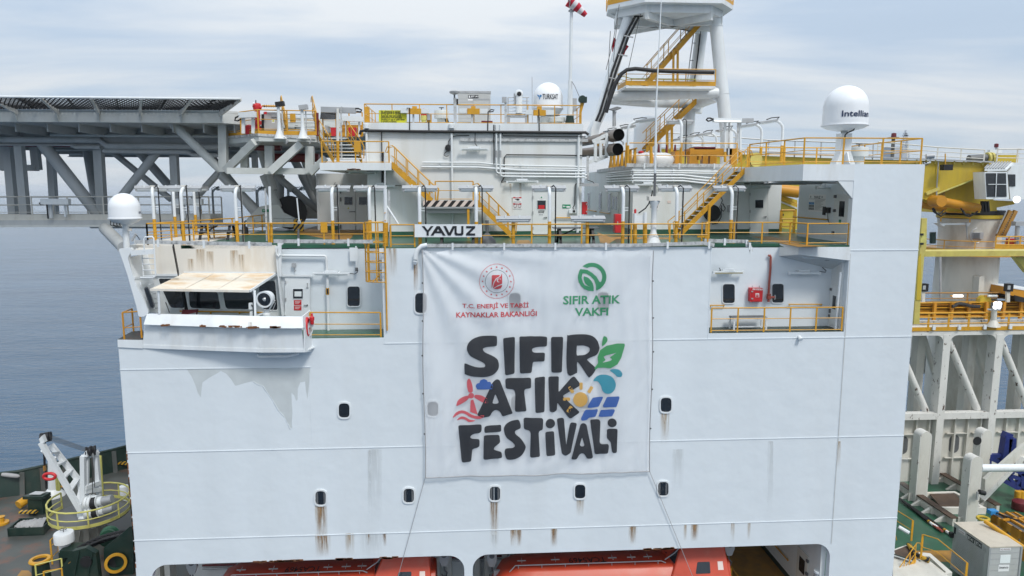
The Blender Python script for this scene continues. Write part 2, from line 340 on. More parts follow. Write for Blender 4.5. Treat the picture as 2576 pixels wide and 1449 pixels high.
def arc(cx,cy,r,a0,a1,n=16,ry=None):
    ry=ry or r;return [(cx +r*math.cos(R(a0+(a1-a0)*i/n)),cy +ry*math.sin(R(a0+(a1-a0)*i/n))) for i in range(n+1)]
# ---------------------------------------------------------------- repeated kinds
def railing(path,label,h=1.1,mids=(.36,.70),spacing=1.5,mat='yellow',pr=.028,group='yellow deck railings',name='deck_railing',toe=0,square=.07):
    path=[Vector(p) for p in path];base=path[0].copy()
    t=thing(name,label,'railing',base,group);up=Vector((0,0,h))
    MB().tube([p+up for p in path],pr*1.1,8).build('top_rail',mat,t)
    for k in mids:MB().tube([p+up*k for p in path],pr*.75,6).build('mid_rail',mat,t)
    if toe:
        m=MB()
        for a,b in zip(path,path[1:]):m.bar(a+Vector((0,0,toe/2)),b+Vector((0,0,toe/2)),.02,toe)
        m.build('toe_board',mat,t)
    last=None;m=len(path)-1
    for j,(a,b) in enumerate(zip(path,path[1:])):
        n=max(1,round((b-a).length/spacing))
        for i in range(n+1):
            p=a.lerp(b,i/n)
            if last is not None and (p-last).length < (.05 if i == n and (b-a).length > spacing*.6 or j == m-1 and i == n else spacing*.6):continue
            last=p;MB().box(p+up*.5,(square,.035,h)).build('post',mat,t)
    return t
def stair(p0,p1,wid,label,n=14,mat='yellow',tread='darkgreen',rail_h=1.0,name='deck_stair',bow=True,sth=.34,nose='white'):
    """p0 foot and p1 head of the near stringer, wid the vector across to the far one"""
    p0=Vector(p0);p1=Vector(p1);wid=Vector(wid);t=thing(name,label,'stairs',p0);d=p1-p0
    for k in (0,1):
        a=p0+wid*k;b=p1+wid*k;m=MB()
        m.prism([a+Vector((0,0,-.03)),b+Vector((0,0,-.03)),b+Vector((0,0,sth)),a+Vector((0,0,sth))],wid.normalized()*.035*(1 if k == 0 else -1))
        m.build('stringer',mat,t)
    hd=Vector((d.x,d.y,0));ru=hd/n
    for i in range(n):
        c=p0 +d*((i+.5)/n)+wid*.5 +Vector((0,0,.12));m=MB();a=wid*.5*.93;b=ru*.62
        m.hexa([c-a-b,c-a+b,c+a+b,c+a-b,*[q+Vector((0,0,.04)) for q in (c-a-b,c-a+b,c+a+b,c+a-b)]])
        o=m.build('tread',tread,t)
        e=c -b*1.02;MB().bar(e-a+Vector((0,0,.025)),e+a+Vector((0,0,.025)),.045,.05).build('nosing',nose,o)
    for k in (0,1):
        a=p0+wid*k;b=p1+wid*k;m=MB();hv=Vector((0,0,rail_h+.15));hd1=hd.normalized()
        q=[a+Vector((0,0,.25))-hd1*.25,a+hv*.75-hd1*.32,a+hv+hd1*.05,b+hv-hd1*.05,b+hv+hd1*.22+Vector((0,0,-.08)),b+hv*.7+hd1*.32]
        m.tube(q if bow else [a+hv,b+hv],.026,8)
        m.tube([a+hv*.55,b+hv*.55],.02,6)
        for i in range(4):
            c=a.lerp(b,.08+i*.28);m.box(c+hv*.5+Vector((0,0,.05)),(.05,.03,rail_h+.1))
        m.build('handrail',mat,t)
    return t
def window(rect,parent,y,name='window',frame=.045,rad=.14,gm='glass',fm='white',proud=.05,cut=None):
    """rounded window on a wall facing the camera; rect = four photo points (2576 wide), y = wall plane"""
    q=[P(u,v,y) for u,v in rect];c=sum(q,Vector())/4
    inn=rounded(q,rad,5);out=[p +(p-c).normalized()*frame for p in inn]
    f=MB().prism([p+Vector((0,-proud,0)) for p in out],(0,proud-.002,0),[[p+Vector((0,-proud,0)) for p in inn]]).build(name,fm,parent)
    MB().poly([p+Vector((0,-.008,0)) for p in inn]).build('pane',gm,f)
    return f
def rc(c,x0,y0,x1,y1):return [c.uv(x0,y0),c.uv(x1,y0),c.uv(x1,y1),c.uv(x0,y1)]
def plate(c,x0,y0,x1,y1,y,th=.03):return MB().prism([P(u,v,y) for u,v in rc(c,x0,y0,x1,y1)],(0,-th,0))
# ================================================================ SEA
SEAZ=0.0
m,t,b=new_mat('sea_water');lk=t.links
g=nd(t,'ShaderNodeNewGeometry');mpn=nd(t,'ShaderNodeMapping');mpn.inputs['Rotation'].default_value=(0,0,R(14));mpn.inputs['Scale'].default_value=(.35,1,1);lk.new(g.outputs['Position'],mpn.inputs[0])
na=nd(t,'ShaderNodeTexNoise');na.inputs['Scale'].default_value=.10;na.inputs['Detail'].default_value=9;na.inputs['Roughness'].default_value=.62;na.inputs['Distortion'].default_value=.4;lk.new(mpn.outputs[0],na.inputs['Vector'])
nb=nd(t,'ShaderNodeTexNoise');nb.inputs['Scale'].default_value=.75;nb.inputs['Detail'].default_value=4;lk.new(mpn.outputs[0],nb.inputs['Vector'])
mh=nd(t,'ShaderNodeMath',operation='MULTIPLY_ADD',i_1=.35);lk.new(nb.outputs[0],mh.inputs[0]);lk.new(na.outputs[0],mh.inputs[2])
bp=nd(t,'ShaderNodeBump');bp.inputs['Strength'].default_value=.5;bp.inputs['Distance'].default_value=2.0;lk.new(mh.outputs[0],bp.inputs['Height']);lk.new(bp.outputs[0],b.inputs['Normal'])
nc=nd(t,'ShaderNodeTexNoise');nc.inputs['Scale'].default_value=.035;nc.inputs['Detail'].default_value=4;lk.new(mpn.outputs[0],nc.inputs['Vector'])
cr1=nd(t,'ShaderNodeValToRGB');cr1.color_ramp.elements[0].position=.35;cr1.color_ramp.elements[1].position=.7
cr1.color_ramp.elements[0].color=(.020,.060,.112,1);cr1.color_ramp.elements[1].color=(.036,.086,.148,1);lk.new(nc.outputs[0],cr1.inputs[0]);lk.new(cr1.outputs[0],b.inputs['Base Color'])
b.inputs['Roughness'].default_value=.12;b.inputs['IOR'].default_value=1.33
sea=MB()
ringr=[0,60,120,240,500,1000,2500,6000,15000,40000]
for i in range(len(ringr)-1):
    for j in range(24):
        a0,a1=2*math.pi*j/24,2*math.pi*(j+1)/24
        q=[(ringr[i]*math.cos(a0),ringr[i]*math.sin(a0),SEAZ),(ringr[i+1]*math.cos(a0),ringr[i+1]*math.sin(a0),SEAZ),(ringr[i+1]*math.cos(a1),ringr[i+1]*math.sin(a1),SEAZ),(ringr[i]*math.cos(a1),ringr[i]*math.sin(a1),SEAZ)]
        sea.add(q if i else q[1:] [:2]+[q[3]],[(0,1,2,3)] if i else [(0,1,2)])
struct(sea.build('sea',m))
# ================================================================ ACCOMMODATION SIDE
X0,XC0,XC1,XT0,X1=-15.55,-3.83,11.24,17.78,21.12
ZD,ZB,ZF=35.40,31.32,20.62        # top deck, balcony deck, lower edge of the plating above the boats
DK=15.0
hull=thing('accommodation_side','tall white painted ship side with rows of dark portholes behind the festival banner','ship superstructure',(0,0,ZF))
w_=MB()
w_.bx((X0,0,ZF),(X1,.35,31.0));w_.bx((X0+.05,.35,23.5),(X1-.05,30,30.9))
w_.bx((XC0,0,31.0),(XC1,.35,ZD-.04));w_.bx((XC0+.02,.35,31.0),(XC1-.02,30,ZD-.2))
w_.bx((X0,0,31.0),(XC0,.35,ZB-.03));w_.bx((XC1,0,31.0),(XT0,.35,ZB-.03));w_.bx((XT0,0,31.0),(X1,.35,39.12))
w_.bx((-13.2,1.94,30.9),(XC0+.02,20,ZD-.2));w_.bx((XC1-.02,1.31,30.9),(X1-.05,29,ZD-.2))
w_.build('side_plating','hull',hull,bevel=0)
# pillar between the two lifeboat bays, outer ends of the bays with rounded corners
def zy(u,v):q=P(u,v,0);return q.x,q.z
pl=MB();y0,y1=0.0,.35
def pan(pts,y=.0,th=.35):return pl.prism([(x,y,z) for x,z in pts],(0,th,0))
xa,xb=zy(1168,1420)[0],zy(1189,1420)[0];za=zy(1150,1400)[1]
def corner(cx,cz,r,sx,n=8):# fillet between the header's lower edge and an upright
    return [(cx +sx*(r-r*math.cos(math.pi/2*i/n)),cz -(r-r*math.sin(math.pi/2*i/n)) ) for i in range(n+1)]
zh=ZF;zl=10.0;rr=.75
pan([(xa,zl),(xa,zh-rr)]+[(xa-rr+rr*math.cos(R(a)),zh-rr+rr*math.sin(R(a))) for a in range(0,91,10)]+[(xa-rr,zh),(xb+rr,zh)]+[(xb+rr-rr*math.cos(R(a)),zh-rr+rr*math.sin(R(a))) for a in range(90,-1,-10)]+[(xb,zl)])
xl=zy(380,1435)[0];xr=zy(2088,1400)[0]
pl.build('bay_pillar_plating','hull',hull);pl=MB();pan([(X0,zl),(xl,zl),(xl,zh-rr)]+[(xl+rr-rr*math.cos(R(a)),zh-rr+rr*math.sin(R(a))) for a in range(0,91,10)]+[(xl+rr,zh),(X0,zh)])
pl.build('bay_end_plating','hull',hull);pl=MB();pan([(X1,zl),(xr,zl),(xr,zh-rr)]+[(xr-rr+rr*math.cos(R(a)),zh-rr+rr*math.sin(R(a))) for a in range(0,91,10)]+[(xr-rr,zh),(X1,zh)])
pl.build('bay_end_plating','hull',hull)
# weld seams and block joints
sm_=MB()
for z,a,b_ in ((31.02,XC0,X1),(26.1,X0,X1),(21.86,X0,X1),(29.98,X0,zy(781,925)[0]),(35.16,XT0,X1)):sm_.bx((a-.01,-.022,z-.018),(b_+.01,.05,z+.018))
for x,a,b_ in ((zy(1243,1300)[0],ZF,26.08),(zy(1460,1000)[0],26.13,31),(XC0+.04,31.05,ZD-.1),(XC1-.04,31.05,ZD-.1),(XT0+.03,ZF,35.1)):sm_.bx((x-.010,-.012,a),(x+.010,.05,b_))
sm_.bx((zy(781,1000)[0]-.008,-.01,26.2),(zy(781,1000)[0]+.008,.05,29.7));sm_.build('weld_seam','hull',hull);sm_=MB();sm_.bx((XT0+.045,-.014,ZF),(XT0+.075,.05,35.0));sm_.build('block_joint','cabinet',hull)
def port(u,v,wd=32,hg=40,y=0,par=hull,nm='porthole',fr=.075):return window([(u-wd/2,v-hg/2),(u+wd/2,v-hg/2),(u+wd/2,v+hg/2),(u-wd/2,v+hg/2)],par,y,nm,fr,.2)
for u,v in ((866,1032),(1675,1018),(1089,1028),(1299,1014),(1468,1010)):port(u,v,27,36)
for u,v in ((807,1252),(1028.5,1246),(1245,1241),(1459,1236),(1668,1229)):port(u,v,26,35)
for u in (1059,1295,1517):port(u,760 if u > 1300 else 762,29,50)
# pale curtains seen behind some of the portholes
for u,v in ((807,1252),(1028.5,1246),(1245,1241),(1668,1229)):
    q=P(u,v,-.02);m_=MB()
    for s_ in (-1,1):m_.bx((q.x+s_*.17-.045,-.014,q.z-.3),(q.x+s_*.17+.045,-.010,q.z+.28))
    m_.build('curtain','darkgrey',hull)
# stains with their own outline
def stn(u0,v0,u1,v1,mat,y=-.004,par=hull,nm='rust_streak'):
    q=[P(u0,v0,y),P(u1,v0,y),P(u1,v1,y),P(u0,v1,y)];MB().add(q,[(0,3,2,1)]).build(nm,mat,par,recalc=False)
for a in ((928,1130,962,1325,'grime'),(792,1272,824,1402,'tearust'),(1231,1260,1256,1384,'tearust'),(1282,1333,1314,1378,'tearust'),(1580,1323,1604,1372,'tearust'),(1384,1330,1404,1380,'tearust'),(1736,1319,1758,1366,'tearust'),(796,1275,822,1345,'rust'),(792,1345,832,1402,'rust'),(868,1342,892,1400,'tearust'),(905,1341,970,1398,'grime'),(922,1342,932,1375,'rust'),(962,1342,972,1375,'rust'),
          (1233,1262,1253,1345,'rust'),(1236,1345,1252,1384,'grime'),(1283,1333,1295,1376,'rust'),(1300,1333,1312,1374,'rust'),(1386,1330,1400,1376,'rust'),
          (1585,1323,1600,1368,'rust'),(1448,1256,1470,1300,'tearust'),(1718,1319,1728,1362,'tearust'),(1740,1319,1754,1362,'rust'),(1838,1316,1848,1365,'tearust'),(1880,1316,1888,1360,'tearust'),
          (1660,1040,1684,1120,'tearust'),(925,1133,935,1330,'grime'),(1040,660,1052,745,'rust'),(975,624,1000,700,'tearust'),(1244,1100,1252,1180,'grime'),(1930,1110,1945,1300,'grime'),
          (2105,1110,2115,1180,'tearust'),(1690,1130,1720,1240,'grime'),(2262,1150,2285,1290,'grime'),(500,860,560,885,'tearust')):stn(*a)
pk=[(1372,415),(1410,470),(1440,540),(1455,590),(1478,625),(1484,560),(1490,515),(1540,480),(1595,450),(1625,430),(1665,450),(1700,490),(1732,540),(1800,520),(1860,505),(1900,530),(1935,540),(1960,580),(2010,650),(2045,715),(2090,765),(2118,820),(2135,858),(2152,850),(2148,790),(2152,740),(2147,660),(2145,590),(2165,610),(2180,650),(2190,640),(2192,560),(2210,515),(2245,508),(2250,560),(2262,640),(2268,600),(2280,470),(2284,408)]
MB().prism([cW.P(a,b_,-.0015) for a,b_ in pk],(0,.0005,0)).build('peeled_paint_patch','peel',hull)
ed=MB();pe=[cW.P(a,b_,-.004) for a,b_ in pk[14:27]]
for i in range(len(pe)-1):ed.bar(pe[i]+Vector((.012,0,-.012)),pe[i+1]+Vector((.012,0,-.012)),random.uniform(.015,.07),.012)
ed.build('curled_paint_edge','hull',hull)
for u0,u1,v in ((640,740,1406),(700,760,1404),(960,1000,1402),(850,880,1409),(1660,1700,1386),(1620,1700,1386)):
    re_=MB();a=P(u0,v,0).x;b_=P(u1,v,0).x
    for i in range(14):
        x=random.uniform(a,b_);re_.box((x,-.012,ZF+random.uniform(-.03,.04)),(random.uniform(.1,.35),.012,random.uniform(.03,.09)))
    re_.build('rusted_edge','rustedge',hull)
# rust along the forward edge
e2=MB()
for i in range(40):
    z=random.uniform(ZF,26.2);e2.box((X0+.01,-.006,z),(.05,.012,random.uniform(.08,.4)))
e2.build('rusted_corner_edge','rustedge',hull)
# drain stubs
dr=MB()
for u,v in ((2010,847),(1045,655)):q=P(u,v,0);dr.tube([q,q+Vector((0,-.22,-.1))],.09,10)
dr.build('drain_spout','white',hull)
# decks
_l=[cB.Z(360,668,ZD),cB.Z(975,578,ZD)];_dl=(_l[1]-_l[0])
LD=[Vector((-13.3,1.9,ZD)),Vector((-13.3+_dl.x/_dl.y*18,19.9,ZD))]
dkp=[(-13.3,1.9),(XC0,1.9),(XC0,.02),(XC1,.02),(XC1,1.3),(cR.P(1088,238,1.29).x,1.3),(cR.P(1335,285,-.03).x,.0),(XT0-.01,.0),(XT0-.01,.36),(X1-.1,.36),(X1-.1,29),(LD[1].x-6,29),(LD[1].x,19.9)]
struct(MB().prism([(x,y,ZD-.16) for x,y in dkp],(0,0,.16)).build('upper_deck','green'))
struct(MB().bx((-15.4,.05,ZB-.12),(XC0,1.9,ZB)).build('balcony_deck','green'))
struct(MB().bx((XC1,.05,ZB-.12),(XT0+.3,1.3,ZB)).build('balcony_deck','darkgreen'))
gp=[]
for pts in ([cS.Z(80,1010,ZD),cS.Z(560,1110,ZD),cS.Z(900,1118,ZD),cS.Z(990,1020,ZD),cS.Z(1400,1010,ZD),cS.Z(470,905,ZD)],
            [cE.Z(1420,945,ZD),cE.Z(1590,945,ZD),cE.Z(1545,908,ZD),cE.Z(1440,908,ZD)],[cB.Z(1060,635,ZD),cB.Z(1260,633,ZD),cB.Z(1275,618,ZD),cB.Z(1100,620,ZD)],
            [cG.Z(350,1330,ZD),cG.Z(470,1375,ZD),cG.Z(1110,1385,ZD),cG.Z(1100,1402,ZD),cG.Z(540,1400,ZD),cG.Z(470,1445,ZD),cG.Z(380,1440,ZD)],
            [cH.Z(770,872,ZD),cH.Z(960,870,ZD),cH.Z(1290,950,ZD),cH.Z(1560,968,ZD),cH.Z(1240,975,ZD),cH.Z(1040,935,ZD)]):
    gp.append([Vector((p.x,p.y,ZD+.004)) for p in pts])
wk=MB()
for p in gp:wk.poly(p)
struct(wk.build('walkway_marking','walkway'))
# cable trays along the deck edge
def tray(pts,label,name='cable_tray',mat='zinc',hgt=.16,brk=True):
    pts=[Vector(p) for p in pts];t=thing(name,label,'cable tray',pts[0]);m_=MB()
    for a,b_ in zip(pts,pts[1:]):m_.bar(a,b_,.04,hgt)
    m_.build('tray',mat,t)
    if brk:
        for a,b_ in zip(pts,pts[1:]):
            n=max(1,int((b_-a).length/1.9))
            for i in range(n):
                c=a.lerp(b_,(i+.5)/n);MB().box(c+Vector((0,-.03,-.04)),(.09,.05,.32)).build('bracket','white',t)
    return t
tray([cE.P(520,962,-.12),cE.P(2576,960,-.12),cG.P(1420,1440,-.12),cH.P(395,958,-.12)],'long perforated cable tray along the deck edge above the banner')
tray([cB.P(355,672,-.1),cB.P(1730,698,-.1)],'perforated cable tray along the roof edge of the wheelhouse')
tray([cS.P(-200,1140,-.1),cS.P(1240,1145,-.1)],'patchy cable tray along the roof edge above the white door')
tray([cR.P(120,200,.3),cR.P(640,212,.3)]+[cR.P(a,b_,.1) for a,b_ in ((690,235),(715,290),(725,345))],'curved white cable tray turning down over the right balcony wall')
tr=tag(MB().tube([cE.P(a,b_,-.15) for a,b_ in ((525,958),(470,968),(435,1000),(415,1040),(408,1100))],.11,10).build('conduit_bend','white'),'curved white conduit drooping at the top left corner of the banner','pipe')
tag(MB().tube([cR.P(a,b_,1.2) for a,b_ in ((945,395),(965,392),(975,415),(972,560),(955,760),(945,960))],.055,10).build('fire_main_pipe','pipered'),'brick red pipe with valve running down the right balcony wall','pipe')
# ================================================================ BANNER
Bc=[P(1062,628,-.12),P(1643,625,-.12),P(1634,1185,-.12),P(1070,1200,-.12)]
def bfold(x,z):
    """gentle folds: fan out from the upper left corner, upright pleats elsewhere"""
    s=(x-Bc[0].x)/(Bc[1].x-Bc[0].x);d=(Bc[0].z-z)/(Bc[0].z-Bc[3].z)
    ang=math.atan2(d*1.0+.02,s+.02);rad=math.hypot(s,d)
    f=.050*math.sin(ang*17+1.0)*math.exp(-((rad-.28)/.28)**2)*(1 if ang > .15 else .5)
    f += .045*math.sin(s*30+math.sin(d*5)*1.2+.5)*(.35+.65*d)*min(1,d*3)*.40
    f += .05*(noise.noise(Vector((s*7,d*3.2,2.2))))*min(1,d*6+.2)
    for c in (.30,.52,.545,.80,.98):# sags between the tie points
        f += .030*math.exp(-((s-c)/.018)**2)*math.exp(-d*6)
    f += .05*math.sin((s*1.2+d*.8)*14)*math.exp(-((s-.92)/.12)**2-((d-.28)/.3)**2)*.5
    f += .035*math.sin((s*.6+d)*26)*math.exp(-((s-.55)/.35)**2-((d-.95)/.07)**2)
    f += .022*noise.noise(Vector((s*26+d*9,d*11,5.1)))+.016*math.sin(s*95+noise.noise(Vector((s*6,d*2,1)))*5)*min(1,d*4)*.5
    return -f*1.7
ban=thing('festival_banner','large white festival banner with charcoal lettering hung on the white ship side','banner',Bc[0])
NX,NZ=150,100;rows=[]
for j in range(NZ+1):
    row=[]
    for i in range(NX+1):
        s,d=i/NX,j/NZ
        p=Bc[0].lerp(Bc[1],s).lerp(Bc[3].lerp(Bc[2],s),d)
        p.z -= .10*abs(math.sin(s*math.pi*8.3))*max(0,1-d*9)
        p.x += .06*math.sin(d*9)*(1-2*s)*.5
        p.y=-.2 +bfold(p.x,p.z);row.append(p)
    rows.append(row)
cl=MB();fl=[p for r_ in rows for p in r_];cl.add(fl,[(j*(NX+1)+i,j*(NX+1)+i+1,(j+1)*(NX+1)+i+1,(j+1)*(NX+1)+i) for j in range(NZ) for i in range(NX)],True)
cl.build('cloth','banner',ban)
hem=MB()
for e in ([r_[0] for r_ in rows],[r_[-1] for r_ in rows],rows[-1]):hem.tube([p+Vector((0,-.006,0)) for p in e[::3]+[e[-1]]],.022,6)
hem.build('hem_rope','tarp',ban)
ey=MB()
for d in (.14,.30,.45,.62,.80):
    for e in (0,-1):p=rows[int(d*NZ)][e];ey.lathe([(.0,0),(.035,.0),(.035,.02),(0,.02)],p+Vector((-.03 if e == 0 else .03,-.03,0)),8,(0,-1,0))
ey.build('eyelet','black',ban)
def drape(mb,name,mat):
    """cut a flat printed shape finely and lay it on the folds of the cloth"""
    o0=ORG[ban.name];bm=bmesh.new()
    vs=[bm.verts.new(p) for p in mb.v]
    for f in mb.f:
        try:bm.faces.new([vs[i] for i in f])
        except ValueError:pass
    xs=[p.x for p in mb.v];zs=[p.z for p in mb.v]
    for ax,lo,hi in ((0,min(xs),max(xs)),(2,min(zs),max(zs))):
        st=.11 if ax == 0 else .16;k=math.floor(lo/st)+1
        while k*st < hi:
            co_=[0,0,0];no=[0,0,0];co_[ax]=k*st;no[ax]=1
            bmesh.ops.bisect_plane(bm,geom=bm.verts[:]+bm.edges[:]+bm.faces[:],plane_co=co_,plane_no=no,dist=1e-5);k += 1
    for v in bm.verts:v.co.y=-.2 +bfold(v.co.x,v.co.z) -.024
    for v in bm.verts:v.co -= o0
    me=bpy.data.meshes.new(name);bm.to_mesh(me);bm.free();me.materials.append(M[mat])
    for p in me.polygons:p.use_smooth=True
    o=bpy.data.objects.new(name,me);COL.objects.link(o);o.parent=ban;ORG[o.name]=o0;return o
YB=-.13
def sh(c,pts,r=0,holes=(),sm=False):
    f=(lambda q:smooth([c.P(a,b_,YB) for a,b_ in q])) if sm else (lambda q:rounded([c.P(a,b_,YB) for a,b_ in q],r))
    return MB().poly(f(pts),[f(h) for h in holes])
rd=.09
LET=[
 ('S',[(843,125),(842,200),(822,216),(745,222),(700,240),(720,275),(800,315),(850,355),(864,420),(845,470),(790,512),(700,528),(590,520),(520,505),(510,480),(509,400),(525,392),(580,410),(650,428),(712,425),(720,400),(690,375),(610,335),(560,300),(535,245),(545,190),(585,145),(650,118),(740,106),(825,108)],1,[]),
 ('I',[(905,128),(1027,113),(1024,498),(928,514)],0,[]),
 ('F',[(1072,110),(1360,118),(1358,218),(1235,228),(1205,240),(1203,262),(1215,278),(1248,284),(1337,281),(1333,374),(1212,374),(1199,490),(1079,493)],0,[]),
 ('I',[(1400,122),(1522,114),(1511,484),(1404,488)],0,[]),
 ('R',[(1562,130),(1580,100),(1700,90),(1810,105),(1870,150),(1897,215),(1895,260),(1868,305),(1800,335),(1772,355),(1800,385),(1858,450),(1800,530),(1770,515),(1672,375),(1667,470),(1655,491),(1566,488)],2,[[(1662,215),(1672,207),(1730,208),(1785,225),(1798,250),(1785,280),(1745,303),(1690,306),(1662,300)]]),
 ('A',[(838,550),(872,562),(1007,905),(900,936),(872,880),(830,862),(795,885),(770,935),(690,945),(638,920),(800,580)],0,[[(826,700),(864,788),(846,802),(794,800)]]),
 ('T',[(928,560),(940,543),(1180,537),(1195,550),(1194,645),(1130,652),(1122,680),(1146,880),(1028,886),(1032,700),(1020,660),(934,650)],0,[]),
 ('I',[(1230,540),(1338,525),(1331,890),(1238,898)],0,[]),
 ('K',[(1372,530),(1480,523),(1476,688),(1600,540),(1635,518),(1692,590),(1690,618),(1520,720),(1530,740),(1694,888),(1600,958),(1576,945),(1462,790),(1458,870),(1430,894),(1386,893)],0,[]),
 ('F',[(445,1025),(685,1015),(686,1085),(665,1107),(600,1115),(570,1135),(570,1155),(600,1167),(664,1168),(665,1240),(645,1258),(590,1270),(578,1400),(490,1415),(480,1390)],0,[]),
 ('E',[(708,1130),(868,1123),(877,1200),(815,1250),(810,1275),(870,1290),(890,1300),(898,1362),(704,1378)],0,[]),
 ('EB',[(712,1050),(730,1033),(886,1018),(888,1092),(716,1106)],0,[]),
 ('S',[(1070,975),(1086,1050),(1035,1080),(1032,1112),(1085,1160),(1128,1220),(1136,1265),(1100,1335),(1030,1375),(955,1384),(930,1345),(928,1275),(1000,1262),(1027,1240),(1005,1205),(940,1150),(915,1075),(930,1025),(980,985),(1030,970)],1,[]),
 ('T',[(1115,955),(1130,944),(1305,948),(1318,965),(1312,1068),(1280,1078),(1270,1100),(1284,1345),(1182,1353),(1188,1100),(1175,1075),(1120,1065)],0,[]),
 ('i',[(1338,1092),(1430,1088),(1442,1325),(1425,1336),(1350,1337)],0,[]),
 ('V',[(1457,958),(1515,948),(1532,960),(1556,1235),(1592,1010),(1610,992),(1664,1000),(1600,1310),(1550,1342),(1510,1320)],0,[]),
 ('A',[(1700,1010),(1732,998),(1762,1015),(1830,1355),(1815,1370),(1770,1372),(1745,1325),(1720,1308),(1690,1320),(1660,1375),(1605,1378)],0,[[(1716,1142),(1743,1235),(1715,1243),(1690,1228)]]),
 ('L',[(1798,965),(1890,965),(1906,985),(1898,1205),(1915,1220),(1985,1218),(1994,1240),(1985,1318),(1858,1325),(1845,1310)],0,[]),
 ('i',[(1972,1070),(1985,1062),(2080,1058),(2076,1310),(2040,1318),(2026,1300),(2012,1200),(1972,1160)],0,[])]
for nm,pts,kind,hol in LET:drape(sh(b2,pts,rd if kind == 0 else rd*.8,hol,kind in (1,2)),'lettering','b_black')
def circ(c,x,y,r,ry=None,n=28):return MB().poly([c.P(a,b_,YB) for a,b_ in arc(x,y,r,0,360,n,ry)[:-1]])
for x,y,r in ((1391,1009,49),(2025,1000,46)):drape(circ(b2,x,y,r),'lettering','b_black')
# pictograms round the words
YB=-.142
drape(sh(b2,[(2150,185),(2154,205),(2120,330),(2080,400),(2010,440),(1940,435),(1880,440),(1855,462),(1846,440),(1885,390),(1880,330),(1905,260),(1970,210),(2070,188)],.03,[[(2072,280),(1960,310),(1938,325),(1960,355),(1928,385),(2010,362),(2026,348),(2002,328)]]),'leaf_emblem','b_lgreen')
drape(sh(b2,[(1952,113),(1975,130),(1978,160),(1955,195),(1926,214),(1930,160),(1938,125)],sm=True),'leaf_emblem','b_lgreen')
drape(sh(b2,[(1833,570),(1880,520),(1960,507),(2030,535),(2062,600),(2050,660),(2010,698),(1965,700),(1930,675),(1910,620),(1880,580)],sm=True),'drop_emblem','b_cyan')
drape(sh(b2,[(2004,460),(2060,446),(2105,460),(2128,495),(2115,525),(2075,525),(2050,500)],sm=True),'drop_emblem','b_cyan')
for q in ([(1825,742),(1930,732),(1932,745),(1890,838),(1775,846),(1772,830)],[(1972,735),(2095,725),(2100,745),(2068,838),(1940,844),(1928,828)],[(1740,880),(1755,865),(1880,862),(1880,880),(1858,940),(1790,945),(1765,972),(1715,978),(1702,960)],[(1910,870),(2050,860),(2052,880),(2025,935),(1890,941),(1890,925)]):drape(sh(b2,q,.06),'solar_panel_emblem','b_blue')
drape(circ(b2,1699,759,75),'sun_emblem','b_sun')
for x,y,ang in ((1706,622,90),(1802,660,-58),(1605,660,58),(1558,757,0),(1588,860,-58)):
    a=R(ang);ca,sa=math.cos(a),math.sin(a)
    drape(sh(b2,[(x+ca*p-sa*q,y+sa*p+ca*q) for p,q in ((-37,-17),(37,-17),(37,17),(-37,17))],.055),'sun_emblem','b_sun')
drape(sh(b2,[(622,620),(640,592),(662,590),(672,560),(710,546),(740,560),(746,578),(775,575),(785,600),(808,612),(812,635),(800,653),(640,655)],.04),'cloud_emblem','b_blue')
drape(circ(b2,578,720,30),'wind_turbine_emblem','b_red')
drape(sh(b2,[(552,544),(572,560),(592,620),(592,680),(555,685),(538,640),(535,580)],sm=True),'wind_turbine_emblem','b_red')
drape(sh(b2,[(548,720),(555,745),(520,780),(470,812),(432,828),(428,810),(445,770),(495,735)],sm=True),'wind_turbine_emblem','b_red')
drape(sh(b2,[(620,712),(680,715),(735,745),(762,778),(745,796),(690,785),(640,758),(612,740)],sm=True),'wind_turbine_emblem','b_red')
drape(sh(b2,[(572,768),(600,758),(645,915),(590,898),(567,885)],.02),'wind_turbine_emblem','b_red')
def wave(pts,wd):
    V_=[Vector((a,b_)) for a,b_ in pts];up=[];dn=[]
    for i,p in enumerate(V_):
        tg=(V_[min(i+1,len(V_)-1)]-V_[max(i-1,0)]).normalized();nr_=Vector((-tg.y,tg.x))*wd*(.35 if i in (0,len(V_)-1) else 1);up.append(p+nr_);dn.append(p-nr_)
    return [tuple(p) for p in up+dn[::-1]]
drape(sh(b2,wave([(395,940),(430,908),(480,890),(530,900),(580,930),(640,945),(690,935),(708,925)],15),sm=True),'wave_emblem','b_red')
drape(sh(b2,wave([(438,970),(480,950),(520,955),(560,978),(612,978)],13),sm=True),'wave_emblem','b_red')
# ministry roundel
cx,cy=840,423
ring=MB()
for i in range(84):
    a=2*math.pi*i/84;q=[(cx+math.cos(a+o)*r_,cy+math.sin(a+o)*r_) for r_,o in ((172,-.005),(172,.033),(181,.06),(181,.02))]
    ring.poly([b1.P(x,y,YB) for x,y in q])
drape(ring,'roundel_emblem','b_turk')
drape(MB().poly([b1.P(a,b_,YB) for a,b_ in arc(cx,cy,119,0,360,60)[:-1]],[[b1.P(a,b_,YB) for a,b_ in arc(cx,cy,115.5,0,360,60)[:-1]]]),'roundel_emblem','b_black')
def star(x,y,r,rot=-90):return [(x+math.cos(R(rot+36*k))*r*(1 if k%2 == 0 else .40),y+math.sin(R(rot+36*k))*r*(1 if k%2 == 0 else .40)) for k in range(10)]
st_=MB()
for i in range(16):a=2*math.pi*i/16 -math.pi/2;st_.poly([b1.P(x,y,YB) for x,y in star(cx+145*math.cos(a),cy+145*math.sin(a),13.5)])
drape(st_,'roundel_emblem','b_turk')
em=MB()
em.poly([b1.P(a,b_,YB) for a,b_ in ((788,362),(795,355),(866,355),(872,362),(868,368),(830,390),(808,425),(796,470),(790,492),(787,480))])
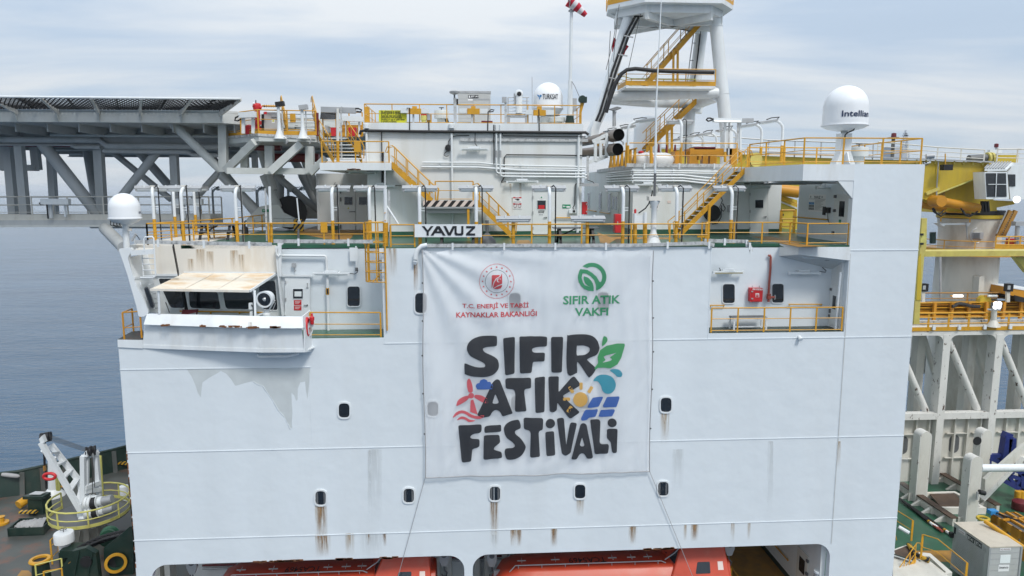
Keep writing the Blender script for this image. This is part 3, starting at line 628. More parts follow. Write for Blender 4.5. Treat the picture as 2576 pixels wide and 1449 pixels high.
em.poly([b1.P(a,b_,YB) for a,b_ in ((895,340),(896,440),(890,448),(850,462),(815,485),(802,495),(806,460),(820,420),(840,395),(878,372))],[[b1.P(a,b_,YB) for a,b_ in arc(860,410,20,40,320,14)+arc(867,410,15,300,60,12)],[b1.P(a,b_,YB) for a,b_ in star(877,396,9)]])
em.poly([b1.P(a,b_,YB) for a,b_ in ((806,500),(840,478),(896,455),(893,475),(880,495),(850,503))])
drape(em,'roundel_emblem','b_turk')
# leaf-in-ring mark
lf=MB();gx,gy=1819,378
lf.poly([b1.P(a,b_,YB) for a,b_ in arc(gx,gy,146,-132,70,30)+[(1895,430)]+arc(gx,gy,104,30,-118,24)])
lf.poly([b1.P(a,b_,YB) for a,b_ in [(1869,515)]+arc(gx,gy,146,62,50,3)+[(1895,440),(1895,425),(1865,375),(1820,335),(1770,305),(1700,295)]+[(1690,310),(1676,350),(1673,385),(1681,430),(1705,470),(1740,502),(1785,521),(1836,524),(1836,480),(1826,440),(1806,410),(1780,385),(1736,370),(1733,400),(1745,440),(1770,465),(1798,480),(1745,462),(1725,430),(1712,385),(1722,340),(1760,345),(1800,368),(1840,410),(1858,460),(1862,515)]])
drape(lf,'leaf_ring_emblem','b_green')
drape(text('T.C. ENERJİ VE TABİİ',b1.P(487,713,YB),b1.P(1170,707,YB),.33,None,None,bold=.024,off=(0,0,0),wf=1),'lettering','b_turk')
drape(text('KAYNAKLAR BAKANLIĞI',b1.P(425,797,YB),b1.P(1254,783,YB),.325,None,None,bold=.024,off=(0,0,0),wf=1),'lettering','b_turk')
drape(text('SIFIR ATIK',b1.P(1520,660,YB),b1.P(2111,653,YB),.40,None,None,bold=.028,off=(0,0,0),wf=1),'lettering','b_green')
drape(text('VAKFI',b1.P(1640,779,YB),b1.P(1986,776,YB),.38,None,None,bold=.028,off=(0,0,0),wf=1),'lettering','b_green')
for a,b_,l in ((Bc[3],P(1012,1412,-.1),'left'),(Bc[2],P(1722,1400,-.1),'right')):
    e=b_ +(b_-a)*.45
    tag(MB().tube([a,b_,e],.014,5).build('mooring_line','tarp'),f'thin white line running down from the lower {l} corner of the banner','rope')
# ================================================================ WHEELHOUSE AND BRIDGE WING (left)
YW=1.9
wh=thing('wheelhouse','white wheelhouse wing with slanted dark windows under the rust-stained awning','wheelhouse',cN.P(900,700,YW))
MB().prism([cN.P(a,b_,YW) for a,b_ in ((150,72),(1535,72),(1545,340),(1560,352),(375,352),(330,352),(230,150))],(0,12,0)).build('roof_fascia','cream',wh)
win=[[(715,505),(985,510),(1015,660),(1005,672),(745,660),(725,640)],[(1035,508),(1310,512),(1345,655),(1335,672),(1075,668),(1060,650)],[(470,492),(650,494),(680,640),(668,662),(555,658),(535,635)],[(1365,420),(1515,402),(1525,420),(1548,660),(1540,680),(1400,668)],[(432,385),(560,385),(640,478),(640,490),(468,490)]]
front=[cN.P(a,b_,YW) for a,b_ in ((330,352),(1560,352),(1592,760),(420,760))]
MB().prism(front,(0,.12,0)).build('window_wall','white',wh)
for q in win:
    inn=rounded([cN.P(a,b_,YW) for a,b_ in q],.10);c=sum(inn,Vector())/len(inn)
    f=MB().prism([p+(p-c).normalized()*.06+Vector((0,-.03,0)) for p in inn],(0,.028,0),[[p+Vector((0,-.03,0)) for p in inn]]).build('window_frame','white',wh)
    MB().poly([p+Vector((0,-.012,0)) for p in inn]).build('pane','glass',f)
gl=MB();gl.bar(cN.P(375,350,YW-.06),cN.P(640,350,YW-.06),.08,.10);gl.bar(cN.P(1520,352,YW-.06),cN.P(1590,352,YW-.06),.1,.12);gl.build('window_ledge','white',wh)
MB().tube([cN.P(630,690,YW-.1),cN.P(1310,700,YW-.1),cN.P(1460,705,YW-.1)],.035,8).build('handrail','yellow',wh)
for u in (690,920,1190):MB().box(cN.P(u,705,YW-.06),(.05,.12,.1)).build('handrail_bracket','yellow',wh)
rp=thing('wheelhouse_end_wall','sloping white end wall of the wheelhouse beside the door','wall',cN.P(1560,400,YW))
MB().prism([cN.P(a,b_,YW-.35) for a,b_ in ((1522,85),(1545,80),(1560,340),(1600,735),(1585,735),(1545,352))],(0,.34,0)).build('end_plate','white',rp)
MB().prism([cN.P(a,b_,YW-.4) for a,b_ in ((1545,40),(1590,30),(1598,60),(1580,75),(1582,365),(1562,365))],(0,.10,0)).build('vertical_flange','white',rp)
MB().tube([cN.P(a,b_,YW-.42) for a,b_ in ((1545,90),(1535,120),(1540,160),(1558,178),(1570,160))],.05,8).build('drain_pipe','white',rp)
# forward wing frame plate
pp=[(55,105),(170,95),(185,120),(150,175),(145,200),(205,400),(232,470),(300,600),(340,705),(300,740),(245,745),(225,650),(140,350),(90,200)]
wf_=thing('wing_wall','tall slanted white frame plate carrying the small dome at the forward corner','frame',cN.P(200,740,-.05))
MB().prism(rounded([cN.P(a,b_,-.05) for a,b_ in pp],.1),(0,.22,0)).build('plate','white',wf_)
MB().sheet([[cN.P(a,b_,-.03) for a,b_ in ((150,185),(205,400),(300,620),(335,705))],[cN.P(a,b_,YW) for a,b_ in ((330,150),(372,352),(420,560),(425,705))]],(0,.02,.0)).build('inner_plate','white',wf_)
st3=MB()
for a0,b0,a1,b1_ in ((205,380,290,372),(262,430,330,420),(170,150,230,110)):st3.bar(cN.P(a0,b0,-.05),cN.P(a1,b1_,.9),.04,.10)
for k in range(6):st3.bar(cN.P(345+k*9,440+k*45,.3),cN.P(385+k*9,432+k*45,.9),.05,.05)
st3.build('stiffener','white',wf_)
f=MB().prism(rounded([cN.P(a,b_,-.075) for a,b_ in ((290,470),(330,455),(400,640),(385,668),(355,668),(345,655))],.09),(0,.02,0)).build('window_frame','darkgrey',wf_)
MB().poly(rounded([cN.P(a,b_,-.082) for a,b_ in ((298,478),(328,466),(390,642),(380,658),(358,658))],.08)).build('pane',M['glass'],f)
# top landing with white guard and rung ladder
ld=thing('bridge_wing_landing','small rust-tinged white landing with a curved guard and ladder at the forward corner','platform',cN.P(250,130,0))
MB().prism([cN.P(175,155,-.1),cN.P(390,150,-.1),cN.P(385,118,.9),cN.P(250,110,.9)],(0,0,.08)).build('landing_plate','cream',ld)
MB().bar(cN.P(172,145,-.12),cN.P(392,132,-.12),.03,.22).build('landing_edge','white',ld)
MB().tube([cN.P(a,b_,-.12) for a,b_ in ((298,130),(295,15),(305,-3),(370,-8),(385,5),(405,345),(395,368),(375,375),(260,375))],.035,8).build('guard_rail','white',ld)
for i in range(4):MB().tube([cN.P(278+i*3,195+i*55,.15),cN.P(398+i*3,195+i*55,-.12)],.022,6).build('rung','white',ld)
MB().tube([cN.P(276,150,.15),cN.P(290,370,.15)],.025,6).build('ladder_stile','white',ld)
tray([cB.P(735,705,.0),cB.P(790,1000,.9)],'black cable tray slanting down the cream wheelhouse fascia',mat='black',hgt=.25,brk=False)
tag(MB().bar(cN.P(660,500,.9),cN.P(695,690,1.2),.05,.28).build('cable_tray','black'),'black cable tray between the wheelhouse windows','cable tray')
# streaks on the fascia
for a in ((780,110,870,335),(880,130,950,330),(1180,160,1240,330),(700,200,760,335),(1100,120,1180,330)):
    u0,v0=cN.uv(a[0],a[1]);u1,v1=cN.uv(a[2],a[3]);stn(u0,v0,u1,v1,'tearust',YW-.004,wh)
# awning
aw=thing('awning','flat white sun awning streaked with brown rust above the wheelhouse windows','awning',cN.P(350,700,-.1))
A4=[cN.P(670,336,YW-.05),cN.P(1530,341,YW-.05),cN.P(1280,503,-.25),cN.P(357,488,-.25)]
awm,t,b=new_mat('rusty_awning_paint');lk=t.links
g_=nd(t,'ShaderNodeTexCoord');n_=nd(t,'ShaderNodeTexNoise');n_.inputs['Scale'].default_value=1.3;n_.inputs['Detail'].default_value=8;n_.inputs['Roughness'].default_value=.65
mp_=nd(t,'ShaderNodeMapping');mp_.inputs['Scale'].default_value=(.6,1.6,1);lk.new(g_.outputs['Object'],mp_.inputs[0]);lk.new(mp_.outputs[0],n_.inputs['Vector'])
c_=nd(t,'ShaderNodeValToRGB');e_=c_.color_ramp.elements;e_[0].position=.46;e_[0].color=(.72,.66,.56,1);e_[1].position=.84;e_[1].color=(.22,.09,.035,1)
x_=e_.new(.66);x_.color=(.60,.42,.24,1);lk.new(n_.outputs[0],c_.inputs[0]);lk.new(c_.outputs[0],b.inputs['Base Color']);b.inputs['Roughness'].default_value=.6
rws=[[A4[0].lerp(A4[1],i/12).lerp(A4[3].lerp(A4[2],i/12),j/4) -Vector((0,0,.02*math.sin(j*.8))) for i in range(13)] for j in range(5)]
MB().sheet(rws,(0,0,.035)).build('panel',awm,aw)
for k in (1/3,2/3):MB().bar(A4[0].lerp(A4[1],k)+Vector((0,0,.045)),A4[3].lerp(A4[2],k)+Vector((0,0,.045)),.03,.02).build('panel_joint','cream',aw)
MB().bar(A4[3]+Vector((0,-.02,.0)),A4[2]+Vector((0,-.02,0)),.05,.10).build('front_edge','cream',aw)
MB().bar(A4[2]+Vector((0.02,0,.0)),A4[1]+Vector((.02,0,0)),.05,.10).build('side_edge','white',aw)
MB().bar(A4[0]+Vector((0,0,.06)),A4[1]+Vector((0,0,.06)),.05,.06).build('hinge_edge','white',aw)
for a,b_,y in ((432,712,-.1),(1330,735,-.45)):MB().tube([cN.P(a,495,-.2),cN.P(a+8,b_,y)],.055,10).build('support_post','white',aw)
MB().tube([cN.P(497,605,.2),cN.P(535,705,.2)],.018,5).build('stay_rod','black',aw)
# bulwark of the bridge wing
bw=thing('bridge_wing_bulwark','white bridge wing bulwark with a sloping wind deflector lip and flaking rust','bulwark',cN.P(300,1000,-.1))
cols_y=(.02,-.35,-.80,-.82)
top=[cN.P(a,b_,y+.0) for a,b_,y in ((325,712,.02),(1000,725,-.35),(1372,736,-.8),(1768,740,-.82))]
tl=[cN.P(a,b_,y-.05) for a,b_,y in ((322,716,.0),(1000,730,-.35),(1372,742,-.8),(1768,746,-.82))]
lip=[cN.P(a,b_,y-.30) for a,b_,y in ((292,815,.02),(940,838,-.35),(1372,850,-.8),(1778,850,-.82))]
lip2=[cN.P(a,b_+4,y-.06) for a,b_,y in ((298,818,.02),(945,840,-.35),(1376,850,-.8),(1772,850,-.82))]
pan1=[cN.P(a,b_,y-.02) for a,b_,y in ((285,1004,.02),(950,1028,-.35),(1400,1040,-.8),(1790,1045,-.82))]
pan2=[cN.P(a,b_,y-.05) for a,b_,y in ((285,1006,.02),(950,1030,-.35),(1400,1042,-.8),(1792,1047,-.82))]
bot=[cN.P(a,b_,y-.05) for a,b_,y in ((285,1037,.02),(950,1062,-.35),(1400,1078,-.8),(1792,1076,-.82))]
MB().sheet([top,tl,lip],(0,.05,-.02)).build('deflector_lip','white',bw)
MB().sheet([lip2,pan1],(0,.05,0)).build('front_panel','white',bw)
MB().sheet([pan2,bot],(0,.06,0)).build('lower_flange','white',bw)
e0=[(1770,740,-.82),(1845,680,.4),(1850,735,.4),(1858,930,.02),(1858,1068,0),(1792,1076,-.85),(1790,850,-.82),(1775,845,-1.1)]
MB().prism([cN.P(a,b_,y) for a,b_,y in e0],(.05,0,0)).build('end_panel','white',bw)
MB().prism([bot[0],bot[1],bot[2],bot[3],Vector((bot[3].x+.3,.0,bot[3].z)),Vector((bot[0].x,.05,bot[0].z))],(0,0,.05)).build('underside','white',bw)
for a,k in ((1062,.5),(1380,.0)):
    p=cN.P(a,848,-.82 if a > 1300 else -.43);q=cN.P(a+8,1030,-.82 if a > 1300 else -.44);MB().bar(p,q,.03,.03).build('panel_seam','white',bw)
fl_=MB()
for a0,a1,v in ((470,520,823),(825,880,828),(1010,1210,834),(1270,1360,842),(1465,1570,843)):
    for i in range(int((a1-a0)/12)+2):
        a=a0+(a1-a0)*random.random();y=-.02 +(a-292)/1080*-.8 if a < 1372 else -.82
        fl_.box(cN.P(a,v+random.uniform(-6,4),y-.325),(random.uniform(.06,.2),.02,random.uniform(.03,.10)))
fl_.build('rust_flakes','rustedge',bw)
u0,v0=cN.uv(1270,800);u1,v1=cN.uv(1310,848);stn(u0,v0+18,u1,v0-2,'tearust',-1.05,bw)
MB().tube([cN.P(a,b_,-.4) for a,b_ in ((1365,1085),(1360,1105),(1380,1118),(1640,1112),(1720,1095),(1740,1080))],.07,10).build('pipe_loop','white',bw)
# wing deck with forward railing
struct(MB().prism([cN.P(47,955,-.02),cN.P(285,958,-.02),cN.P(285,870,1.6),cN.P(180,880,1.6)],(0,0,-.06)).build('wing_deck','bowdeck'))
tag(MB().prism([cN.P(47,958,-.06),cN.P(283,962,-.06),cN.P(283,1040,-.06),cN.P(50,1028,-.06)],(0,.10,0)).build('deck_edge_plate','white'),'short white deck edge plate at the forward end of the bridge wing','plate')
railing([cN.P(275,940,-.0),cN.P(112,952,-.0),cN.P(200,905,1.6)],'ochre railing round the forward end of the bridge wing',h=1.2,mids=(.42,),spacing=1.2,mat='orangeyel')
# searchlight
sc_=cN.P(1442,570,-.1);sl_=thing('searchlight','round white searchlight on a forked bracket under the awning','searchlight',cN.P(1440,740,-.1))
ax=Vector((-.12,-1,-.05)).normalized()
MB().lathe([(.0,.34),(.20,.32),(.30,.22),(.345,.0),(.345,-.2),(.37,-.22),(.37,-.28),(.30,-.28),(.30,-.2)],sc_,32,-ax,False).build('drum','white',sl_)
MB().lathe([(0,-.25),(.16,-.245),(.305,-.23)],sc_,32,-ax).build('lens','glass',sl_)
MB().lathe([(0,-.29),(.05,-.28),(.08,-.25)],sc_,12,-ax).build('bulb','lens',sl_)
yk=MB()
for s_ in (-1,1):
    a=sc_ +Vector((s_*.36,0,-.08));b_=cN.P(1440+s_*20,690,-.1);yk.bar(a,b_,.07,.05)
yk.build('yoke','white',sl_)
MB().lathe([(.17,0),(.17,.12),(.10,.16),(.10,.3),(.0,.3)],cN.P(1445,740,-.1),16).build('base','white',sl_)
MB().tube([cN.P(a,b_,-.15) for a,b_ in ((1500,560),(1525,620),(1500,680),(1470,700))],.015,5).build('cable','grey',sl_)
MB().bar(cN.P(1345,735,-.2),cN.P(1430,700,-.1),.06,.06).build('arm','white',sl_)
bx_=thing('switch_box','white switch box with a black hose on the awning post','box',cN.P(1300,700,.0));plate(cN,1283,610,1318,668,.0,.12).build('case','white',bx_);plate(cN,1293,692,1318,735,-.1,.12).build('lower_case','white',bx_)
MB().tube([cN.P(a,b_,-.15) for a,b_ in ((1300,630),(1318,650),(1325,735))],.025,6).build('hose','black',bx_)
bn_=thing('deck_bench','dark red slatted bench behind the bridge wing bulwark','bench',cN.P(720,730,.7))
for i in range(4):MB().bar(cN.P(640+i*8,712-i*14+14,.55+.06*i),cN.P(790+i*5,680-i*5+14,.6+.06*i),.06,.06).build('slat',M['darkred'],bn_)
for a in (650,785):MB().bar(cN.P(a,735,.75),cN.P(a+12,672,.8),.05,.05).build('leg','darkred',bn_)
# lifebuoy and beacon on the wing's end panel
lb=thing('lifebuoy','red lifebuoy with light hung on the end of the bridge wing bulwark','lifebuoy',cN.P(1822,840,-.3))
c=cN.P(1824,838,-.35);m_=MB();rg=[]
m_.tube([c+Vector((.06*math.cos(a)*.0,.22*math.cos(a),.38*math.sin(a))) for a in [2*math.pi*i/28 for i in range(29)]],.075,10,caps=False);m_.build('ring','red',lb)
bc=thing('smoke_beacon','small bright red float beacon beside the lifebuoy','beacon',cN.P(1870,800,-.25))
MB().lathe([(.0,0),(.06,.0),(.085,.05),(.085,.18),(.11,.19),(.11,.33),(.07,.36),(.05,.42),(.05,.5),(0,.5)],cN.P(1870,815,-.3),16).build('float','red',bc)
MB().bar(cN.P(1838,740,-.2),cN.P(1862,840,-.2),.3,.03).build('bracket_plate','white',bc)
MB().bar(cN.P(1875,868,-.25),cN.P(1855,920,-.25),.04).build('strut','white',bc)
# balcony wall furniture
YR=1.88
def door(c,x0,y0,x1,y1,y,label,win_=None,parent_mat='house',name='door',handle='r',rad=.12,extra=None):
    d=thing(name,label,'door',c.P((x0+x1)/2,y1,y))
    q=[c.P(a,b_,y-.035) for a,b_ in ((x0,y0),(x1,y0),(x1,y1),(x0,y1))]
    cen=sum(q,Vector())/4;o=[p+(p-cen).normalized()*.07 for p in q]
    MB().prism(rounded([p+Vector((0,-.01,0)) for p in o],rad),(0,.040,0),[[p+Vector((0,-.01,0)) for p in rounded(q,rad)]]).build('frame',parent_mat,d)
    MB().prism(rounded(q,rad),(0,.03,0)).build('leaf',parent_mat,d)
    if win_:
        a0,b0,a1,b1_=win_;f=plate(c,a0-6,b0-6,a1+6,b1_+6,y-.035,.02).build('window_frame',parent_mat,d);plate(c,a0,b0,a1,b1_,y-.056,.004).build('pane','glass',f)
    hx=x1-(x1-x0)*.1 if handle == 'r' else x0+(x1-x0)*.1;hy=y0+(y1-y0)*.62
    h=MB();p=c.P(hx,hy,y-.09);h.bar(p,p+Vector((-.16 if handle == 'r' else .16,0,0)),.025,.03);h.lathe([(.0,0),(.035,0),(.035,.06),(0,.06)],p,10,(0,1,0));h.build('handle','darkgrey',d)
    gx_=x0 if handle == 'r' else x1
    for k in (.12,.5,.88):MB().box(c.P(gx_,y0+(y1-y0)*k,y-.06),(.05,.05,.16)).build('hinge','grey',d)
    return d
d=door(cN,1622,366,1845,800,YR,'white balcony door with square window above two red notices',(1692,482,1782,572),'white')
plate(cN,1705,505,1770,552,YR-.062,.003).build('paper_notice','tube',d)
for k,y in enumerate((587,638)):
    nt_=plate(cN,1700,y,1770,y+44,YR-.04,.012).build('red_notice','red',d)
    for j in range(3):plate(cN,1710,y+10+j*9,1762-j*8,y+13+j*9,YR-.053,.002).build('notice_line','whitetxt',nt_)
MB().tube([cN.P(a,b_,YR-.06) for a,b_ in ((1825,425),(1825,460),(1815,470))]+[cN.P(1835,470,YR-.06)],.02,6).build('hook','grey',d)
gt=MB();gt.bar(cN.P(1590,356,YR-.06),cN.P(1860,360,YR-.06),.08,.08);gt.bar(cN.P(1860,360,YR-.06),cN.P(1878,372,YR-.06),.08,.06);tag(gt.build('rain_gutter','white'),'white rain gutter strip above the balcony door','gutter')
wt=thing('balcony_window','rounded dark window to the right of the balcony door','window',cN.P(2260,550,YR));window([cN.uv(2202,458),cN.uv(2318,458),cN.uv(2318,642),cN.uv(2202,642)],wt,YR)
tag(MB().tube([cN.P(a,b_,YR-.12) for a,b_ in ((1580,168),(1985,172),(2000,180),(2003,205),(2008,320))],.055,10).build('drain_pipe','white'),'white drain pipe with an elbow above the balcony door','pipe')
dp=thing('down_pipe','white down pipe with a yellow marker band beside the balcony window','pipe',cN.P(2020,870,YR-.12));MB().tube([cN.P(2013,355,YR-.12),cN.P(2022,870,YR-.12)],.07,10).build('pipe','white',dp)
MB().tube([cN.P(2014,472,YR-.12),cN.P(2015,535,YR-.12)],.08,10).build('marker_band','yellow',dp);MB().bx(tuple(cN.P(2008,528,YR-.22)),tuple(cN.P(2022,480,YR-.20))).build('marker_text','blacktxt',dp)
sp_=thing('wall_speaker','small grey talkback unit on the wall above the balcony door','speaker',cN.P(1700,260,YR));plate(cN,1683,240,1720,278,YR,.12).build('case','grey',sp_);MB().tube([cN.P(a,b_,YR-.06) for a,b_ in ((1700,278),(1705,300),(1715,310),(1703,325))],.02,6).build('cable','grey',sp_)
def wall_light(c,x0,y0,x1,y1,y,label,tube='tube',cable=None,out=.28,box=True):
    """fluorescent wall lamp: tray, cover and a junction box on top; (x0,y0)-(x1,y1) the fitting's ends"""
    a,b_=c.P(x0,y0,y-out),c.P(x1,y1,y-out);t=thing('wall_light',label,'lamp',a.lerp(b_,.5),'fluorescent wall lights')
    MB().bar(a+Vector((0,0,.04)),b_+Vector((0,0,.04)),.14,.05).build('tray','white',t)
    MB().tube([a,b_],.055,10).build('cover',tube,t)
    for q in (a,b_):MB().box(q+Vector((0,0,.01)),(.09,.15,.13)).build('end_cap','white',t)
    if box:cen=a.lerp(b_,.5);MB().box(cen+Vector((0,.06,.13)),((b_-a).length*.36,.1,.10)).build('ballast_box','white',t)
    for k in (.28,.72):q=a.lerp(b_,k);MB().bar(q+Vector((0,0,.06)),q+Vector((0,out,.10)),.04,.03).build('bracket','white',t)
    if cable:MB().tube([c.P(p,q,y-out*.6) for p,q in cable],.02,6).build('cable','black',t)
    return t
wall_light(cN,1885,343,2212,345,YR,'long white wall light above the balcony down pipe',cable=((2212,335),(2270,342),(2295,325),(2292,300)))
wr=tag(MB().bar(cN.P(2258,95,YR-.1),cN.P(2262,222,YR-.1),.38,.04).build('wall_bracket','white'),'thin white bracket frame on the wall above the balcony window','bracket')
wl=thing('wire_ladder_bracket','slim white cable riser with a dark plug at its foot beside the yellow cage','cable riser',cN.P(2285,290,YR-.1));MB().bar(cN.P(2280,80,YR-.1),cN.P(2285,290,YR-.1),.06,.05).build('riser','white',wl);MB().lathe([(0,0),(.07,0),(.07,.16),(0,.18)],cN.P(2287,315,YR-.12),10).build('plug','darkgrey',wl)
railing([cN.P(1858,930,.06),cN.P(2515,930,.06)],'yellow railing across the balcony beside the white door',h=1.12,mids=(.08,.52),spacing=3.7)
# yellow caged ladder
cg=thing('caged_ladder','yellow ladder with safety cage beside the banner leading to the top deck','ladder',cN.P(2440,420,.6))
lx0,lx1=cS.P(1330,1200,.2),cS.P(1375,1200,.2)
zt=cS.P(1110,880,-.2).z;zb_=cN.P(2440,425,-.2).z
LX=(cN.P(2510,300,.1).x+cN.P(2385,300,.1).x)/2
for s_ in (-.21,.21):MB().tube([(LX+.55+0*s_,.25+s_*1.6,zb_-2.2),(LX+.55,.25+s_*1.6,zt)],.035,8).build('stile','yellow',cg)
for i in range(16):z=zb_-2+i*.34;MB().tube([(LX+.55,-.09,z),(LX+.55,.59,z)],.02,6).build('rung','yellow',cg)
def hoop(z,rr_):return [(LX+.55-(.30+rr_)*abs(math.sin(a))*1.0 if True else 0,.25-.42*math.cos(a),z) for a in [math.pi*i/12 for i in range(13)]]
for i in range(7):z=zb_+.02+i*(zt-zb_)/6;MB().tube(hoop(z,.62),.026,6).build('hoop','yellow',cg)
for a in (25,60,90,120,155):
    a=R(a);x=LX+.55-.92*abs(math.sin(a));y=.25-.42*math.cos(a);MB().bar((x,y,zb_),(x,y,zt),.06,.02).build('cage_strap','yellow',cg)
MB().tube([cN.P(2435,420,.0),cN.P(2505,345,.0)],.03,6).build('brace','yellow',cg)
bx2=thing('pillar_bracket','small white plate on the corner left of the banner','bracket',cN.P(2540,100,-.05));MB().bx(tuple(cN.P(2500,140,-.06)),tuple(cN.P(2540,100,.0))).build('plate','white',bx2)
# small dome at the forward corner
def radome(name,label,base,r,hgt,mat='radome',n=40,skirt=.12,under=.25):
    t=thing(name,label,'radome',base)
    prof=[(r*1.04,0),(r*1.04,.05),(r*.99,.06)]+[(r*(1-.02*(i/6)),.06+(hgt-r-.06)*i/6) for i in range(1,7)]+[(r*.98*math.cos(R(a)),hgt-r+r*math.sin(R(a))) for a in range(4,91,6)]
    prof[-1]=(0,prof[-1][1])
    MB().lathe(prof,base,n).build('dome',mat,t)
    MB().lathe([(r*.40,-under),(r*.8,-under*.55),(r*1.0,-.01)],base,n).build('base_pan','white',t)
    return t
q=PZ(*cB.uv(250,440),0) if False else cB.P(253,440,.5)
rdm=radome('small_radome','smallest white dome with dark lettering standing at the forward corner of the wheelhouse',q,.655,1.12)
MB().tube([q+Vector((0,0,-.22)),cB.P(268,735,.5)],.13,14).build('pedestal','white',rdm)
for i in range(4):x=-.42+i*.13;MB().tube([q+Vector((x,-.42,-.04)),q+Vector((x-.02,-.42,-.26)),q+Vector((x*.5-.08,-.2,-.34))],.02,5).build('cable','black',rdm)
MB().box(cB.P(300,549,.35),(.13,.1,.11)).build('junction_box','cream',rdm)
def wrap(mb,c,r):
    """bend flat letters round a vertical cylinder of radius r centred on c"""
    for p in mb.v:
        a=(p.x-c.x)/r -math.atan2(c.x,c.y+32);p.x=c.x +r*math.sin(a);p.y=c.y -r*math.cos(a)
    return mb
k0=Vector((q.x+.655*math.radians(57),0,q.z+.22));k1=Vector((q.x+.655*math.radians(80),0,q.z+.22))
wrap(text('KNS',k0,k1,.11,None,None,bold=.02,off=(0,0,0),wf=1),q,.662).build('lettering','navytxt',rdm,recalc=False)
cctv=thing('deck_camera','small white tube camera beside the smallest dome','camera',cB.P(340,640,.4));MB().tube([cB.P(318,665,.3),cB.P(362,592,.3)],.055,10).build('body','grey',cctv);MB().tube([cB.P(a,b_,.35) for a,b_ in ((360,592),(380,620),(400,650),(392,660))],.018,5).build('cable','black',cctv);MB().tube([cB.P(345,632,.3),cB.P(355,700,.4)],.03,6).build('stem','white',cctv)
# right balcony: door in the end wall, hose box, bench ...
YQ=1.31
for a in ((355,760,508,1005),(988,757,1138,1000)):
    t_=thing('balcony_window','rounded dark window left of the red hose box' if a[0] < 500 else 'rounded dark window behind the red pipe valve','window',cR.P((a[0]+a[2])/2,a[3],YQ));window([cR.uv(a[0],a[1]),cR.uv(a[2],a[1]),cR.uv(a[2],a[3]),cR.uv(a[0],a[3])],t_,YQ)
fb=thing('fire_hose_box','red fire hose box on the wall of the right balcony','fire hose box',cR.P(790,990,YQ))
qf=[cR.P(a,b_,YQ-.28) for a,b_ in ((715,812),(878,815),(866,990),(708,990))];MB().prism(rounded(qf,.03),(0,.27,0)).build('case','red',fb,bevel=.015)
plate(cR,735,826,845,980,YQ-.285,.012).build('door_panel','red',fb)
text('FIRE HOSE BOX',cR.P(742,838,YQ-.30),cR.P(874,842,YQ-.30),.085,'whitetxt',fb,bold=.03)
plate(cR,780,880,826,930,YQ-.302,.004).build('pictogram_panel','whitetxt',fb);plate(cR,785,905,820,926,YQ-.308,.003).build('pictogram','red',fb);MB().tube([cR.P(788,893,YQ-.312),cR.P(818,897,YQ-.312)],.012,5).build('pictogram_hose','red',fb)
for a in (737,828):MB().lathe([(.0,0),(.02,0),(.02,.12),(0,.12)],cR.P(a,812,YQ-.15),8).build('hanger','grey',fb)
for b_ in (856,948):MB().box(cR.P(737,b_,YQ-.30),(.09,.03,.06)).build('hinge','grey',fb)
vv=thing('hydrant_valve','brick red hydrant valve with a hand wheel in front of the balcony window','valve',cR.P(945,975,YQ-.2))
vc=cR.P(950,930,1.12);MB().lathe([(.0,-.24),(.06,-.22),(.06,-.12),(.11,-.08),(.11,.06),(.07,.10),(.10,.12),(.10,.16),(.05,.17),(.0,.17)],vc,16).build('body','pipered',vv)
MB().tube([vc,vc+Vector((.26,-.06,0))],.055,10).build('outlet','pipered',vv);MB().tube([vc+Vector((.27,-.07,0))+Vector((0,math.cos(a)*.05,math.sin(a)*.11)) for a in [2*math.pi*i/16 for i in range(17)]],.016,5).build('hand_wheel','grey',vv)
bt=thing('deck_bench','low white bench with a dark slatted top on the right balcony','bench',cR.P(710,1330,.7));z1=cR.P(490,1185,.9).z
a,b_,c,d_=cR.P(495,1205,.45),cR.P(935,1212,.45),cR.P(920,1185,1.05),cR.P(490,1185,1.05);zt_=a.z
for k in range(4):y=.45+k*.15;MB().bx((a.x,y,zt_),(b_.x,y+.12,zt_+.04)).build('slat','darkgrey',bt)
MB().bx((a.x-.02,.42,zt_-.08),(b_.x+.02,.45,zt_+.03)).build('front_rail','white',bt)
for x in (a.x+.05,b_.x-.05):
    for y in (.46,1.0):MB().bx((x-.04,y-.03,ZB),(x+.04,y+.03,zt_)).build('leg','white',bt)
MB().bx((a.x,.44,ZB+.15),(b_.x,.48,ZB+.21)).build('stretcher','white',bt)
railing([cR.P(205,1385,.08),cR.P(1885,1370,.08)],'yellow railing across the right balcony in front of the red hose box',h=1.16,mids=(.08,.56),spacing=1.35)
wall_light(cR,240,615,620,612,YQ,'yellowed wall light at the left of the right balcony','tubeyel',((330,590),(318,560),(310,552)))
wall_light(cR,1220,622,1605,625,YQ,'white wall light above the hand rail of the right balcony','tube',((1605,600),(1680,608),(1690,590),(1640,545)))
for a0,a1,v,l in ((190,380,1035,'short ochre hand rail on the wall left of the red hose box'),(1205,1635,1022,'long ochre hand rail on the wall at the right end of the balcony')):
    h_=thing('hand_rail',l,'hand rail',cR.P(a0,v,YQ-.1));MB().tube([cR.P(a0,v,YQ-.12),cR.P(a1,v,YQ-.12)],.03,8).build('bar','yellow',h_)
    for a in (a0+10,a1-10):MB().tube([cR.P(a,v,YQ-.12),cR.P(a,v+16,YQ-.12),cR.P(a,v+16,YQ)],.02,6).build('bracket','yellow',h_)
XE=XT0+.02
tag(MB().tube([(XE-.25,.35,ZB),(XE-.18,.35,34.1)],.06,10).build('down_pipe','white'),'white down pipe at the right corner of the balcony','pipe')
dd=thing('end_door','narrow white door with a dark window in the end wall of the right balcony','door',(XT0-.1,1.0,ZB+.1))
